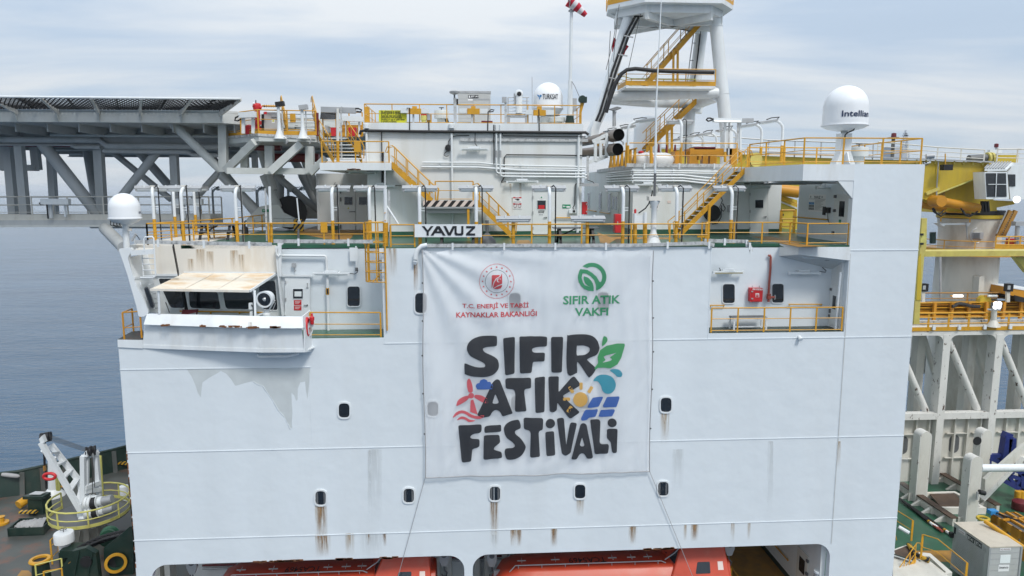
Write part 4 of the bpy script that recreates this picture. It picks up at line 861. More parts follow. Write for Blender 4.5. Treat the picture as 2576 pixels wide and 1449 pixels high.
MB().bx((XT0-.13,.45,ZB+.15),(XT0-.09,1.22,33.4)).build('leaf','house',dd);f=MB().bx((XT0-.15,.60,32.2),(XT0-.12,.98,32.95)).build('window_frame','house',dd);MB().bx((XT0-.156,.64,32.25),(XT0-.15,.94,32.9)).build('pane','glass',f)
MB().bx((XT0-.2,1.1,32.0),(XT0-.12,1.16,32.2)).build('handle','darkgrey',dd)
for z in (31.8,33.1):MB().bx((XT0-.2,1.12,z),(XT0-.12,1.2,z+.12)).build('dog_clip','darkgrey',dd)
struct(MB().bx((XT0-.1,.35,ZB),(XT0+.1,1.4,ZD-.2)).build('balcony_end_wall','house'))
# bracket beam under the top deck at the right: sloping white fascia
zt2=cR.P(1340,285,-.02).z
fm_=thing('deck_fascia','white knuckled deck edge beam above the right balcony','fascia',cR.P(1600,400,0))
MB().prism([cR.P(a,b_,-.03) for a,b_ in ((1335,285),(2005,283),(1998,458),(1332,380))],(0,.3,0)).build('front_plate','white',fm_)
MB().prism([cR.P(1088,238,1.29),cR.P(1335,285,-.03),cR.P(1332,380,-.03),cR.P(1086,400,1.29)],(.12,.1,0)).build('angled_plate','house',fm_)
MB().prism([cR.P(1332,380,-.02),cR.P(1998,456,-.02),Vector((XT0,1.3,34.1)),cR.P(1086,400,1.29)],(0,0,.03)).build('underside','house',fm_)
tag(MB().tube([cR.P(a,b_,.5) for a,b_ in ((1370,395),(1400,418),(1690,425))],.05,8).build('drain_pipe','white'),'white drain pipe under the fascia of the right balcony','pipe')
bl_=thing('bulkhead_light','round wire-guarded lamp under the deck fascia of the right balcony','lamp',cR.P(1705,440,.7));MB().lathe([(0,-.12),(.2,-.1),(.3,0)],cR.P(1705,430,.7),14).build('globe','grey',bl_)
# ================================================================ TOP DECK: LAMP POSTS, RAILINGS
GL='lamp posts with fluorescent fittings'
def lamp_post(hgt,reach=.45,yel=1.12,fit=1.6,pole_r=.08,trough=True,tray_side=1,low=False):
    """lamp post at the origin; the neck bends towards -Y and carries a long fitting across it"""
    t=thing('lamp_post','x','lamp post',(0,0,0),GL)
    MB().tube([(0,0,0),(0,0,yel)],pole_r*1.02,14).build('pole_foot','yellow',t)
    if not low:
        pts=[(0,0,yel),(0,0,hgt-.38)]+[(0,(reach*.9)*(1-math.cos(R(a))),hgt-.38+.38*math.sin(R(a))) for a in (20,40,60,80,95)]
        MB().tube(pts,pole_r,14).build('pole','white',t)
        if tray_side:
            ct=MB().bar((.27*tray_side,.02,.06),(.27*tray_side,.02,hgt-.1),.085,.05,(1,0,0)).build('cable_riser','zinc',t)
            m_=MB();m_.tube([(.27*tray_side,-.03,.1),(.27*tray_side,-.03,hgt),(.2*tray_side,.2,hgt+.12),(.12*tray_side,.3,hgt+.05)],.03,6);m_.build('cable','black',ct)
            for z in (yel+.5,hgt-.9):MB().bar((0,0,z),(.27*tray_side,0,z),.035,.035).build('standoff','white',t)
        zf,yf=hgt-.02,reach*.95
    else:zf,yf=yel+.12,-.12
    fx=MB().box((0,yf,zf+.06),(fit,.34,.03),rx=R(24)).build('fitting','grey',t)
    MB().box((0,yf-.10,zf-.05),(fit*.96,.05,.07)).build('fitting_face','white',fx)
    MB().tube([(-fit*.44,yf-.02,zf-.10),(fit*.44,yf-.02,zf-.10)],.05,8).build('tube_cover','tube',fx)
    for s_ in (-1,1):MB().box((s_*fit*.45,yf-.02,zf-.07),(.09,.22,.14)).build('end_cap','grey',fx)
    for s_ in (-.45,.35):MB().box((s_*fit*.5,yf,zf+.12),(.06,.1,.12)).build('clip','white',fx)
    if not low:MB().box((0,yf*.9,zf+.12),(.2,.18,.06)).build('cap','cream',fx)
    return t
yE=.45
HT=P(1057,473,yE).z -ZD
proto=lamp_post(HT)
lowp=lamp_post(1.3,low=True,yel=1.12)
def at(u,v,z=ZD):p=PZ(u,v,z);return p
front=[(463,'fourth lamp post from the forward end, by the wheelhouse tray'),(598,'lamp post on the wheelhouse roof next to the thin white aerials'),(838.7,'lamp post in front of the grey double doors'),(1057,'lamp post at the left end of the black lettered name board'),(1198.6,'lamp post at the right end of the black lettered name board'),(1382,'lamp post in front of the white door of the deckhouse'),(1566,'lamp post in front of the alley with the red cabinet'),(1700,'lamp post left of the foot of the right hand yellow stair'),(1837,'lamp post right of the yellow stair near the pipe tray')]
for i,(u,l) in enumerate(front):
    yy=2.1 if u < 700 else (2.1 if u < 900 else (yE if u < 1750 else 1.75));x=P(u,610,yy).x;loc=(x,yy,ZD)
    if i == 0:t_=proto;t_.location=loc;t_['label']=l
    else:t_=copy_thing(proto,loc,0,l)
t_=copy_thing(proto,(P(931.6,600,2.6).x,2.6,ZD),0,'lamp post behind the yellow caged ladder with a bright tube')
for i,(u,l) in enumerate(((1291,'short yellow post with a low fitting at the foot of the left stair'),(1477,'short yellow post with a low fitting in front of the picnic table'))):
    loc=(P(u,610,yE).x,yE,ZD)
    if i == 0:lowp.location=loc;lowp['label']=l
    else:copy_thing(lowp,loc,0,l)
far_=[(391.6,608,R(20),'most forward lamp post of the wheelhouse roof'),(443,597,R(20),'second lamp post from the forward end of the wheelhouse roof'),(494,589,R(20),'third lamp post from the forward end with a wide fitting'),
        (539,563,R(-70),'far lamp post silhouetted beside the truss foot'),(651,560,R(-90),'far dark lamp post just left of the helideck leg'),(729,556,R(-90),'far dark lamp post between the helideck legs'),(752,556,R(-90),'far dark lamp post at the foot of the helideck legs'),(507,566,R(-80),'far lamp post by the walkway gate')]
for u,v,rz,l in far_:p=PZ(u,v,ZD);copy_thing(proto,(p.x,p.y,ZD),rz,l)
# railings on the deck edge
yr=.28
def xy(c,a,b_,y):p=c.P(a,b_,y);return Vector((p.x,y,ZD))
railing([xy(cE,160,940,yr),xy(cE,400,940,yr)],'short yellow railing between the caged ladder and the name board',h=1.0,mids=(.12,.5))
railing([xy(cE,1070,945,yr),xy(cE,2576,945,yr),xy(cG,1460,1440,yr)] ,'long yellow railing along the deck edge over the banner',h=1.0,mids=(.5,),spacing=2.2)
railing([xy(cG,1460,1400,yr+.02)+Vector((0,.0,0)),xy(cG,1440,1400,1.6),xy(cG,1400,1400,1.6)],'short returned railing at the end of the banner deck',h=1.0,mids=(.5,.1),spacing=.9)
q1=xy(cH,300,920,1.62);q2=cH.P(1180,940,1.0);q3=cH.P(1310,965,.15);q4=cH.P(1740,970,.12)
railing([Vector((q1.x,1.5,ZD)),Vector((q2.x,1.3,ZD)),Vector((cH.P(1325,965,.15).x,.15,ZD)),Vector((q4.x,.15,ZD))],'yellow railing in front of the right hand shelter with the notice board',h=1.0,mids=(.10,.52),spacing=1.6)
yl=2.05
railing([xy(cB,480,655,yl),xy(cB,1700,670,yl),xy(cS,-50,1110,yl),xy(cS,1110,1110,yl)],'yellow railing along the wheelhouse roof edge',h=1.0,mids=(.48,),spacing=2.4)
railing([Vector((P(*cB.uv(480,655),yl).x,yl,ZD)),Vector((LD[0].x+(LD[1].x-LD[0].x)*.33+.25,1.9+18*.33,ZD)),Vector((LD[0].x+(LD[1].x-LD[0].x)*.7+.25,1.9+18*.7,ZD))],'yellow railing along the forward edge of the top deck',h=1.0,mids=(.3,.6),spacing=1.6)
yb=tag(MB().bx(tuple(cS.P(482,1015,2.0)),tuple(cS.P(576,862,2.03))).build('life_ring_board','yellow'),'yellow flat board hung on the railing by the lamp post','board')
for u0,l in ((1560,'thin white whip aerial on the rail in front of the black wheel'),):
    a=thing('whip_aerial','thin white whip aerial clamped to the wheelhouse railing','aerial',cS.P(160,1120,2.0));MB().tube([cS.P(160,1120,2.0),cS.P(158,960,2.0)],.05,8).build('foot','darkgrey',a);MB().tube([cS.P(170,860,1.98),cS.P(135,515,1.98)],.03,6).build('rod','white',a);MB().box(cS.P(172,862,1.96),(.14,.1,.14)).build('clamp','grey',a)
ap=thing('aerial_post','pair of slim white posts with cable riser on the wheelhouse roof','post',cB.P(1720,670,2.2));MB().tube([cB.P(1725,680,2.2),cB.P(1705,115,2.2)],.06,8).build('post','white',ap);MB().bar(cB.P(1680,665,2.2),cB.P(1663,135,2.2),.07,.05).build('cable_riser','zinc',ap);MB().tube([cB.P(1725,680,2.2),cB.P(1722,480,2.2)],.075,8).build('post_foot','yellow',ap)
ap2=thing('aerial_post','white mast post with a diagonal brace beside the caged ladder','post',cS.P(1420,1200,.5));MB().tube([cS.P(1420,870,.5),cS.P(1418,480,.5),cS.P(1413,380,.5)],.085,10).build('post','white',ap2);MB().tube([cS.P(1413,400,.5),cS.P(1410,-300,.5)],.02,6).build('whip','white',ap2)
MB().tube([cS.P(1430,620,.5),cS.P(1605,893,.45)],.045,8).build('brace','white',ap2);MB().bar(cS.P(1470,400,.52),cS.P(1485,1160,.52),.08,.06).build('cable_riser','zinc',ap2);MB().tube([cS.P(1420,870,.5),cS.P(1420,1210,.5)],.12,10).build('post_foot','yellow',ap2)
# name board
nb_=thing('name_board','white name board with large black lettering on the deck railing','sign',cE.P(738,876,.15))
plate(cE,400,748,1076,876,.16,.08).build('board','white',nb_)
NL={'Y':[(472,765),(497,765),(530,806),(563,765),(588,765),(541,824),(541,860),(519,860),(519,824)],'A':[(560,860),(620,765),(650,765),(710,860),(683,860),(668,836),(603,836),(588,860)],'V':[(688,765),(714,765),(748,832),(782,765),(808,765),(762,860),(734,860)],'U':[(800,765),(822,765),(822,830),(832,839),(858,839),(868,830),(868,765),(890,765),(890,846),(876,860),(814,860),(800,846)],'Z':[(918,765),(1008,765),(1008,784),(950,839),(1008,839),(1008,860),(916,860),(916,842),(974,786),(918,786)]}
for k,pts in NL.items():MB().prism([cE.P(a,b_,.078) for a,b_ in pts],(0,-.02,0),[[cE.P(a,b_,.078) for a,b_ in ((622,818),(635,794),(650,818))]] if k == 'A' else ()).build('letter','blacktxt',nb_)
# picnic tables behind the rail
def picnic(c,lab,x0,x1,y0):
    t=thing('picnic_table',lab,'picnic table',(c,y0,ZD));
    for k in range(4):MB().bx((x0,y0-.4+k*.2,ZD+.72),(x1,y0-.4+k*.2+.17,ZD+.77)).build('top_slat','darkgrey',t)
    for s_ in (-.75,.6):MB().bx((x0,y0+s_,ZD+.40),(x1,y0+s_+.25,ZD+.44)).build('seat','darkgrey',t)
    for x in (x0+.3,x1-.3):
        for s_ in (-1,1):MB().bar((x,y0+s_*.7,ZD),(x,y0+s_*.25,ZD+.72),.12,.08).build('leg','black',t)
        MB().bar((x,y0-.72,ZD+.36),(x,y0+.85,ZD+.36),.06,.1).build('seat_bearer','black',t)
    MB().bar((x0+.35,y0,ZD+.36),((x0+x1)/2,y0,ZD+.70),.05,.06).build('brace','black',t)
picnic(0,'black picnic table with benches behind the railing near the white door',cE.P(1790,860,2).x,cE.P(2240,860,2).x,2.0)
picnic(0,'low dark picnic table hidden behind the name board',cE.P(610,860,2.6).x,cE.P(1050,860,2.6).x,2.6)
picnic(0,'dark picnic table on the wheelhouse roof behind the yellow rail',cB.P(985,500,6.0).x,cB.P(1380,500,6.0).x,6.0)
tb=tag(MB().lathe([(.0,0),(.42,0),(.40,.16),(.24,.36),(.08,.50),(.08,1.1),(.0,1.1)],cE.P(1128,945,1.2)*1,20).build('ventilation_cowl','darkgrey'),'dark conical vent standing by the railing right of the name board','vent')
tb2=tag(MB().lathe([(.0,0),(.19,0),(.17,.40),(.05,.48),(.05,.75),(0,.75)],cB.Z(1462,598,ZD),16).build('fire_pump_stand','black'),'black stand pipe on the deck behind the forward picnic table','stand')
# ================================================================ FORWARD DECKHOUSE
YH=7.3
XH0,XH1,ZH=-5.38,6.33,41.38
dh=thing('deckhouse','tall cream white deckhouse with pipes across its face in the middle of the top deck','deckhouse',(0,YH,ZD))
MB().bx((XH0,YH,ZD-.02),(XH1,20,ZH)).build('wall','house',dh)
q0=cD.P(135,497,YH-.12);q1=cD.P(2310,512,YH-.12)
MB().bx((XH0-.05,YH-.14,cD.P(900,572,YH).z),(XH1+.02,YH-.01,ZH+.12)).build('parapet','white',dh)
MB().bx((XH0-.01,YH-.012,ZD),(XH1+.01,YH-.001,ZD+.28)).build('skirting','green',dh)
XA0=P(804,560,14.2).x;ZP1,ZP0=39.34,38.96
an=thing('deckhouse_annex','shaded grey annex wall with double doors under the white landing slab','wall',(XA0,14.2,ZD))
MB().bx((XA0,14.2,ZD-.02),(XH0-.02,20,ZP0)).build('wall','house',an);MB().bx((XA0-.12,14.15,ZD),(XA0+.03,14.3,ZP0)).build('corner_pipe','white',an);MB().bx((XA0,14.17,ZD),(XH0-.02,14.195,ZD+.25)).build('skirting','green',an)
dbl=thing('double_door','grey double doors with two dark square windows in the shaded annex','door',cS.P(900,970,14.2))
for a0,a1,wn in ((765,985,(825,500,940,612)),(995,1200,(1035,500,1150,612))):
    l_=plate(cS,a0,400,a1,975,14.17,.05).build('leaf','house',dbl);f=plate(cS,wn[0]-6,wn[1]-6,wn[2]+6,wn[3]+6,14.115,.02).build('window_frame','house',dbl);plate(cS,*wn,14.09,.004).build('pane','glass',f)
MB().bar(cS.P(895,714,14.0),cS.P(980,712,14.0),.05,.05).build('handle','darkgrey',dbl);MB().poly([cS.P(868,672,14.11),cS.P(894,672,14.11),cS.P(881,640,14.11)]).build('warning_label','signyel',dbl)
for y in (420,535,930):MB().box(cS.P(768,y,14.08),(.08,.08,.25)).build('hinge','darkgrey',dbl)
# upper landing slab
lslab=thing('landing_slab','white landing slab at the head of the left stair in front of the deckhouse','platform',cS.P(1010,100,6))
MB().bx((-7.62,5.95,ZP0),(-3.93,14.1,ZP1)).build('slab','white',lslab)
rs_=MB()
for i in range(6):rs_.box((-5.9+random.uniform(-.25,.3),5.945,ZP0+.03+random.random()*.05),(.2,.02,.06))
rs_.build('rust_patch','rustedge',lslab)
railing([(-7.5,6.05,ZP1),(-4.05,6.05,ZP1)],'yellow railing on the landing slab left of the upper stair',h=1.1,mids=(.04,.5),spacing=1.8)
tag(MB().bx(tuple(cC.P(1838,920,6.0)),tuple(cC.P(1925,765,6.03))).build('rail_board','yellow'),'small yellow board on the landing slab railing','board')
wall_light(cS,760,338,1095,340,14.1,'cool white light over the grey double doors','tube',((760,335),(700,320),(665,335),(695,290)),out=.3)
wall_light(cS,1160,338,1545,345,YH,'long cool white light on the deckhouse wall left of the stair','tube',((1545,330),(1650,335)))
wall_light(cS,900,148,1275,150,7.5,'slim light under the white landing slab','grey',((890,150),(850,140),(830,122)),box=False)
tag(MB().tube([cS.P(1380,-150,YH-.08),cS.P(1375,310,YH-.08)],.06,8).build('cable_run','black'),'black cable bundle down the deckhouse beside the landing slab','cable')
for a,l in ((125,'white down pipe at the left corner of the deckhouse'),(1022,'white down pipe in the middle of the deckhouse wall')):
    t_=thing('down_pipe',l,'pipe',cD.P(a+20,900,YH-.1));x=cD.P(a+40 if a < 500 else a,560,YH-.1).x
    MB().tube([(x,YH-.13,cD.P(a,545,YH).z),(x,YH-.13,(ZP1 if a < 500 else ZD+.3))],.065,10).build('pipe','white',t_);MB().tube([(x,YH-.2,cD.P(a,500,YH).z),(x,YH-.2,cD.P(a,540,YH).z)],.16,12).build('hopper','white',t_)
for a,a2,l in ((1472,990,'left of the two white pipes in the centre of the deckhouse wall'),(1513,1020,'right of the two white pipes in the centre of the deckhouse wall')):
    t_=thing('service_pipe',l,'pipe',cD.P(a,900,YH-.1));y=YH-.16
    MB().tube([cD.P(a,500,y),cD.P(a,a2-30,y),cD.P(a+8,a2-8,y),cD.P(a+28,a2,y),cD.P(2360,a2+8,y),cD.P(2378,a2+16,y),cD.P(2366,a2+24,y)],.05,10).build('pipe','white',t_)
    for x in (1730,1960,2270):MB().box(cD.P(x,a2+2,y+.05),(.05,.16,.18)).build('clamp','white',t_)
    MB().tube([cD.P(a,760,y),cD.P(a,830,y)],.055,10).build('marker_band','grey',t_)
for pts,r_,l in ((((730,880),(1280,882),(1540,908),(2370,924)),.045,'upper long white pipe sloping across the deckhouse wall'),(((720,925),(1290,929),(1700,958),(2365,966)),.055,'lower long white pipe sloping across the deckhouse wall'),(((1470,930),(1600,938),(2360,944)),.03,'thin white pipe between the long pipes on the deckhouse wall')):
    t_=thing('service_pipe',l,'pipe',cD.P(*pts[0],YH-.12));MB().tube([cD.P(a,b_,YH-.14) for a,b_ in pts],r_,10).build('pipe','white',t_)
    for x,y in pts[:-1]:MB().box(cD.P(x+180,y+3,YH-.07),(.05,.12,.2)).build('clamp','white',t_)
tb_=thing('cable_bundle','thick black cable bundle along the parapet of the deckhouse','cable',cD.P(1200,565,YH-.2))
MB().tube([cD.P(a,b_,YH-.2) for a,b_ in ((100,600),(108,566),(140,560),(700,568),(1240,572),(2300,580),(2370,578),(2400,600))],.075,8).build('bundle','black',tb_)
for pts in (((600,560),(600,330),(570,335)),((795,566),(793,470)),((1385,570),(1390,370),(1420,348),(1452,352),(1440,368),(1400,372)),((1905,575),(1900,345)),((318,575),(322,880)),((1448,500),(1448,900)),((1530,580),(1540,612),(2370,622))):MB().tube([cD.P(a,b_,YH-.17) for a,b_ in pts],.03,6).build('branch_cable','black',tb_)
tray([cD.P(1110,652,YH-.1),cD.P(2395,657,YH-.1)],'perforated zinc tray across the right half of the deckhouse wall',hgt=.16,brk=False)
bt_=thing('cable_run','thin black cable run bending round the right part of the deckhouse wall','cable',cD.P(1550,900,YH-.1));MB().tube([cD.P(a,b_,YH-.08) for a,b_ in ((1525,1085),(1528,1070),(1550,1030),(1552,830),(1575,802),(2100,806),(2390,812),(2410,830))],.03,6).build('cable','black',bt_)
jn=thing('junction_box','black junction box with looped cable on the deckhouse wall','box',cD.P(990,735,YH));MB().lathe([(0,0),(.19,0),(.19,.14),(0,.16)],cD.P(990,735,YH-.02),8,(0,-1,0)).build('case','black',jn)
MB().tube([cD.P(a,b_,YH-.1) for a,b_ in ((1200,608),(1080,608),(1020,625),(990,670),(990,720),(985,760),(955,785),(945,805),(965,818),(995,812)) ],.022,6).build('cable','black',jn)
wall_light(cD,1115,750,1390,750,YH,'wall light high on the deckhouse under the zinc tray','tube',((1260,570),(1258,690),(1300,740)))
wall_light(cD,1580,1078,1885,1075,YH,'wall light above the two red and white notices','tube',((1580,1072),(1530,1080)))
fd=door(cE,1590,425,1740,835,YH,'white deckhouse door with a red notice in its dark window',(1634,508,1718,594),'house')
plate(cE,1646,555,1706,594,YH-.062,.004).build('red_notice','red',fd)
nq=plate(cE,1660,462,1690,492,YH-.045,.004).build('small_notice','whitetxt',fd);plate(cE,1668,470,1682,484,YH-.05,.003).build('notice_mark','signgreen',nq)
text('AUTHORIZED',cE.P(1644,620,YH-.04),cE.P(1706,620,YH-.04),.07,'blacktxt',fd,bold=.02);text('PERSONNEL',cE.P(1644,634,YH-.04),cE.P(1702,634,YH-.04),.07,'blacktxt',fd,bold=.02)
for i in range(3):plate(cE,1650+i*14,645,1660+i*14,656,YH-.04,.003).build('door_sticker','grey',fd)
for y0,l,kind in ((472,'upper of the two red and white notices beside the deckhouse door',0),(536,'lower of the two red and white notices beside the deckhouse door',1)):
    t_=thing('safety_notice',l,'sign',cE.P(1432,y0+58,YH));plate(cE,1388,y0,1476,y0+58,YH-.01,.012).build('panel','whitetxt',t_);plate(cE,1390,y0+1,1474,y0+14,YH-.023,.003).build('header','red',t_)
    text('HELIPORT',cE.P(1412,y0+11,YH-.028),cE.P(1452,y0+11,YH-.028),.055,'whitetxt',t_,bold=.02)
    if kind == 0:MB().poly([cE.P(a,b_,YH-.024) for a,b_ in ((1405,y0+22),(1440,y0+18),(1455,y0+24),(1452,y0+34),(1430,y0+38),(1422,y0+28),(1406,y0+26))]).build('helicopter_pictogram','blacktxt',t_)
    else:
        for cx_ in (1411,1454):MB().lathe([(.075,0),(.095,0),(.095,.006),(.075,.006)],cE.P(cx_,y0+27,YH-.024),20,(0,-1,0),False).build('prohibition_ring','darkred',t_);MB().bar(cE.P(cx_-5,y0+20,YH-.03),cE.P(cx_+6,y0+35,YH-.03),.012,.004).build('prohibition_bar','blacktxt',t_)
    for b_ in (44,50):plate(cE,1394,y0+b_,1468,y0+b_+2,YH-.024,.002).build('notice_line','grey',t_)
es=thing('exit_sign','green exit sign with a white arrow on the deckhouse wall','sign',cE.P(1926,588,YH));plate(cE,1886,548,1967,586,YH-.01,.012).build('panel','signgreen',es)
MB().poly([cE.P(a,b_,YH-.026) for a,b_ in ((1890,567),(1903,556),(1903,564),(1918,564),(1918,570),(1903,570),(1903,578))]).build('arrow','whitetxt',es);plate(cE,1926,564,1962,580,YH-.024,.003).build('pictogram','whitetxt',es)
lb_=thing('call_box','small white call box with cable right of the green exit sign','box',cE.P(1985,635,YH));plate(cE,1950,600,2020,636,YH,.18).build('case','white',lb_);plate(cE,1990,605,2015,628,YH-.18,.02).build('speaker','black',lb_);MB().tube([cE.P(a,b_,YH-.08) for a,b_ in ((2005,605),(1990,580),(2010,550),(2015,350),(2030,335),(2100,333))],.025,6).build('cable','black',lb_)
ht=thing('hand_rail','ochre hand rail low on the deckhouse wall right of the door','hand rail',cE.P(1910,682,YH));MB().tube([cE.P(1812,682,YH-.1),cE.P(2012,682,YH-.1)],.035,8).build('bar','yellow',ht)
for a in (1820,2005):MB().tube([cE.P(a,682,YH-.1),cE.P(a,682,YH)],.02,6).build('bracket','yellow',ht)
tag(MB().tube([(XH1-.22,YH-.12,ZD+.2),(XH1-.22,YH-.12,ZH-.5)],.075,10).build('down_pipe','white'),'white down pipe at the right corner of the deckhouse','pipe')
fl2=thing('flood_light','small floodlight on a bracket at the right corner of the deckhouse','lamp',cE.P(2155,350,YH-.3));MB().box(cE.P(2155,350,YH-.5),(1.0,.3,.16)).build('fitting','grey',fl2);MB().tube([cE.P(a,b_,YH-.3) for a,b_ in ((2135,300),(2190,320),(2222,352))],.025,6).build('cable','black',fl2)
rd_=thing('fire_cabinet','tall red cabinet on the corner of the deckhouse by the alley','cabinet',cE.P(2108,640,YH+.1));MB().bx(tuple(cE.P(2085,648,YH+.1)),tuple(cE.P(2130,522,YH+.35))).build('case','red',rd_)
for b_ in (545,620):MB().box(cE.P(2128,b_,YH+.05),(.05,.05,.08)).build('latch','grey',rd_)
tag(MB().bar(cE.P(2140,60,YH-.1),cE.P(2140,300,YH-.1),.12,.06).build('cable_riser','zinc'),'zinc cable riser at the right corner of the deckhouse','cable tray')
# stains below the light
for a in ((1345,340,1375,480),(1450,330,1480,500),(1370,480,1395,640)):u0,v0=cE.uv(a[0],a[1]);u1,v1=cE.uv(a[2],a[3]);stn(u0,v0,u1,v1,'tearust',YH-.004,dh)
# stairs down the face of the deckhouse with a striped landing
ys=6.0
h0=cD.P(440,925,ys);zl_=cD.P(990,1262,ys).z;f0=cD.P(800,1265,ys)
stair(Vector((f0.x+.15,ys,zl_-.25)),Vector((h0.x-.1,ys,ZP1-.25)),(0,.95,0),'upper yellow stair from the landing slab down to the striped landing',n=9,name='deck_stair')
x0_,x1_=cD.P(735,1300,ys).x,cD.P(1256,1300,ys).x;zb2=cD.P(990,1345,ys).z;zs0=cD.P(990,1325,ys).z
sl2=thing('stair_landing','stair landing with black and pink hazard stripes on its front','platform',(x0_,ys,zb2))
MB().bx((x0_,ys-.02,zs0),(x1_,ys+.02,zl_)).build('striped_board','hazard',sl2);MB().bx((x0_,ys+.02,zs0),(x1_,YH,zl_-.02)).build('floor_plate','darkgreen',sl2);MB().bar((x0_,ys+.05,zb2+.07),(x1_,ys+.05,zb2+.07),.12,.12).build('front_beam','grey',sl2)
MB().bar((x1_-.35,ys+.1,ZD),(x1_-.35,ys+.1,zb2),.13,.13).build('support_leg','yellow',sl2);MB().bx((x0_+.1,ys+.3,zb2-.25),(x1_-.1,YH,zb2+.02)).build('under_frame','grey',sl2)
railing([(cD.P(860,1260,ys).x,ys+.05,zl_),(cD.P(1240,1260,ys).x,ys+.05,zl_)],'yellow railing on the striped stair landing',h=1.0,mids=(.07,.52),spacing=2)
ft=cE.P(1370,912,ys);hd_=cE.P(1045,590,ys)
stair(Vector((ft.x,ys,ZD)),Vector((hd_.x-.1,ys,zl_-.25)),(0,.95,0),'lower yellow stair from the striped landing to the green deck',n=9)
# ================================================================ ALLEY AND AFT DECKHOUSE
YG=8.8;XG0=P(1590,590,YG).x;XG1=P(1962,560,YG).x;ZG=39.25
ah=thing('aft_deckhouse','lower white deckhouse with pipes under its roof edge right of the alley','deckhouse',(XG0,YG,ZD))
MB().bx((XG0,YG,ZD-.02),(XG1,26,ZG)).build('wall','house',ah);MB().bx((XG0-.01,YG-.01,ZD),(XG1,YG-.002,ZD+.26)).build('skirting','green',ah);MB().bx((XG0-.012,YG,ZD),(XG0-.002,25,ZD+.26)).build('skirting','green',ah)
for i,(u0,u1) in enumerate(((262,275),(375,392),(468,486))):
    p0,p1=cG.X(u0,960,XG0),cG.X(u1,960,XG0);zt_,zb_=37.3,35.75+.6
    p0=cG.X((u0+u1)/2,1020,XG0);f=MB().bx((XG0-.05,p0.y-.42,36.45),(XG0-.002,p0.y+.42,37.75)).build('window_frame','white',ah);MB().bx((XG0-.056,p0.y-.33,36.53),(XG0-.05,p0.y+.33,37.67)).build('pane','glass',f)
p0=cG.X(535,1050,XG0);ad_=thing('alley_door','double door with two slim windows in the alley wall','door',(XG0,p0.y,ZD));MB().bx((XG0-.06,p0.y-1.0,ZD+.2),(XG0-.002,p0.y+1.0,37.9)).build('leaf','house',ad_)
for k in (-.45,.45):MB().bx((XG0-.07,p0.y+k-.2,36.7),(XG0-.061,p0.y+k+.2,37.5)).build('pane','glass',ad_)
for a0,a1,b_ in ((262,345,1105),(385,480,1130)):
    p0,p1=cG.X(a0,b_,XG0),cG.X(a1,b_,XG0);t_=thing('hand_rail','ochre hand rail in the alley, the '+('deeper' if a0<300 else 'nearer')+' of two','hand rail',tuple(p0));MB().tube([(XG0-.1,p0.y,36.35),(XG0-.1,p1.y,36.35)],.035,8).build('bar','yellow',t_)
    for p in (p0,p1):MB().tube([(XG0-.1,p.y,36.35),(XG0,p.y,36.35)],.02,6).build('bracket','yellow',t_)
rc2=thing('fire_cabinet','large red cabinet standing on the deck in the alley behind a lamp post','cabinet',cG.P(555,1335,7.6));MB().bx(tuple(cG.P(528,1338,7.6)),tuple(cG.P(580,1145,8.1))).build('case','red',rc2,bevel=.02);MB().box(cG.P(555,1240,7.58),(.06,.03,.2)).build('latch','grey',rc2);
for yy,r_ in ((712,.045),(732,.035),(755,.06),(785,.06),(812,.06)):
    t_=thing('service_pipe',{712:'topmost thin white pipe on the aft deckhouse wall',732:'second white pipe from the top on the aft deckhouse wall',755:'middle white pipe dipping to the right on the aft deckhouse',785:'fourth white pipe from the top on the aft deckhouse wall',812:'lowest white pipe on the aft deckhouse wall'}[yy],'pipe',cG.P(700,yy,YG-.15))
    e_=0 if yy < 740 else 36
    pa=[Vector((XG0-.12,16,cG.P(700,yy,YG-.15).z)),Vector((XG0-.12,YG-.05,cG.P(700,yy,YG-.15).z)),Vector((XG0+.08,YG-.15,cG.P(700,yy,YG-.15).z)),cG.P(1210,yy+2,YG-.15),cG.P(1420,yy+8+e_*.5,YG-.15),cG.P(1640,yy+8+e_,YG-.15)]
    MB().tube(pa,r_,10).build('pipe','white',t_)
    for x in (705,1115):MB().box(cG.P(x,yy,YG-.08),(.06,.16,.22)).build('clamp','white',t_)
wall_light(cG,735,857,985,857,YG,'wall light on the aft deckhouse behind the tall whip mast','tube',((1000,855),(1050,878)))
dg=door(cH,755,390,935,845,YG,'white door with a dark square window on the aft deckhouse under the roof slab',(808,503,888,583),'house')
vg=thing('vent_grille','small black louvre vent on the aft deckhouse wall','vent',cG.P(1135,872,YG));plate(cG,1108,860,1166,886,YG,.05).build('frame','black',vg)
pf=thing('framed_notice','empty black framed notice on the aft deckhouse wall','sign',cG.P(1226,880,YG));plate(cG,1190,856,1262,892,YG,.03).build('frame','blacktxt',pf);plate(cG,1196,862,1256,890,YG-.031,.003).build('panel','house',pf)
for y0,l,k in ((988,'upper safety notice behind the foot of the tall whip mast',0),(1048,'lower safety notice behind the foot of the tall whip mast',1)):
    t_=thing('safety_notice',l,'sign',cG.P(925,y0+60,YG));plate(cG,886,y0,966,y0+56,YG-.01,.012).build('panel','whitetxt',t_);plate(cG,888,y0+1,964,y0+13,YG-.023,.003).build('header','red',t_)
    for cx_ in (902,943):MB().lathe([(.075,0),(.095,0),(.095,.006),(.075,.006)],cG.P(cx_,y0+28,YG-.024),16,(0,-1,0),False).build('pictogram_ring','blacktxt',t_)
ps=thing('pink_notice','faded pink notice on the aft deckhouse wall','sign',cG.P(1070,1035,YG));plate(cG,1055,1012,1090,1038,YG-.01,.01).build('panel','pinkband',ps)
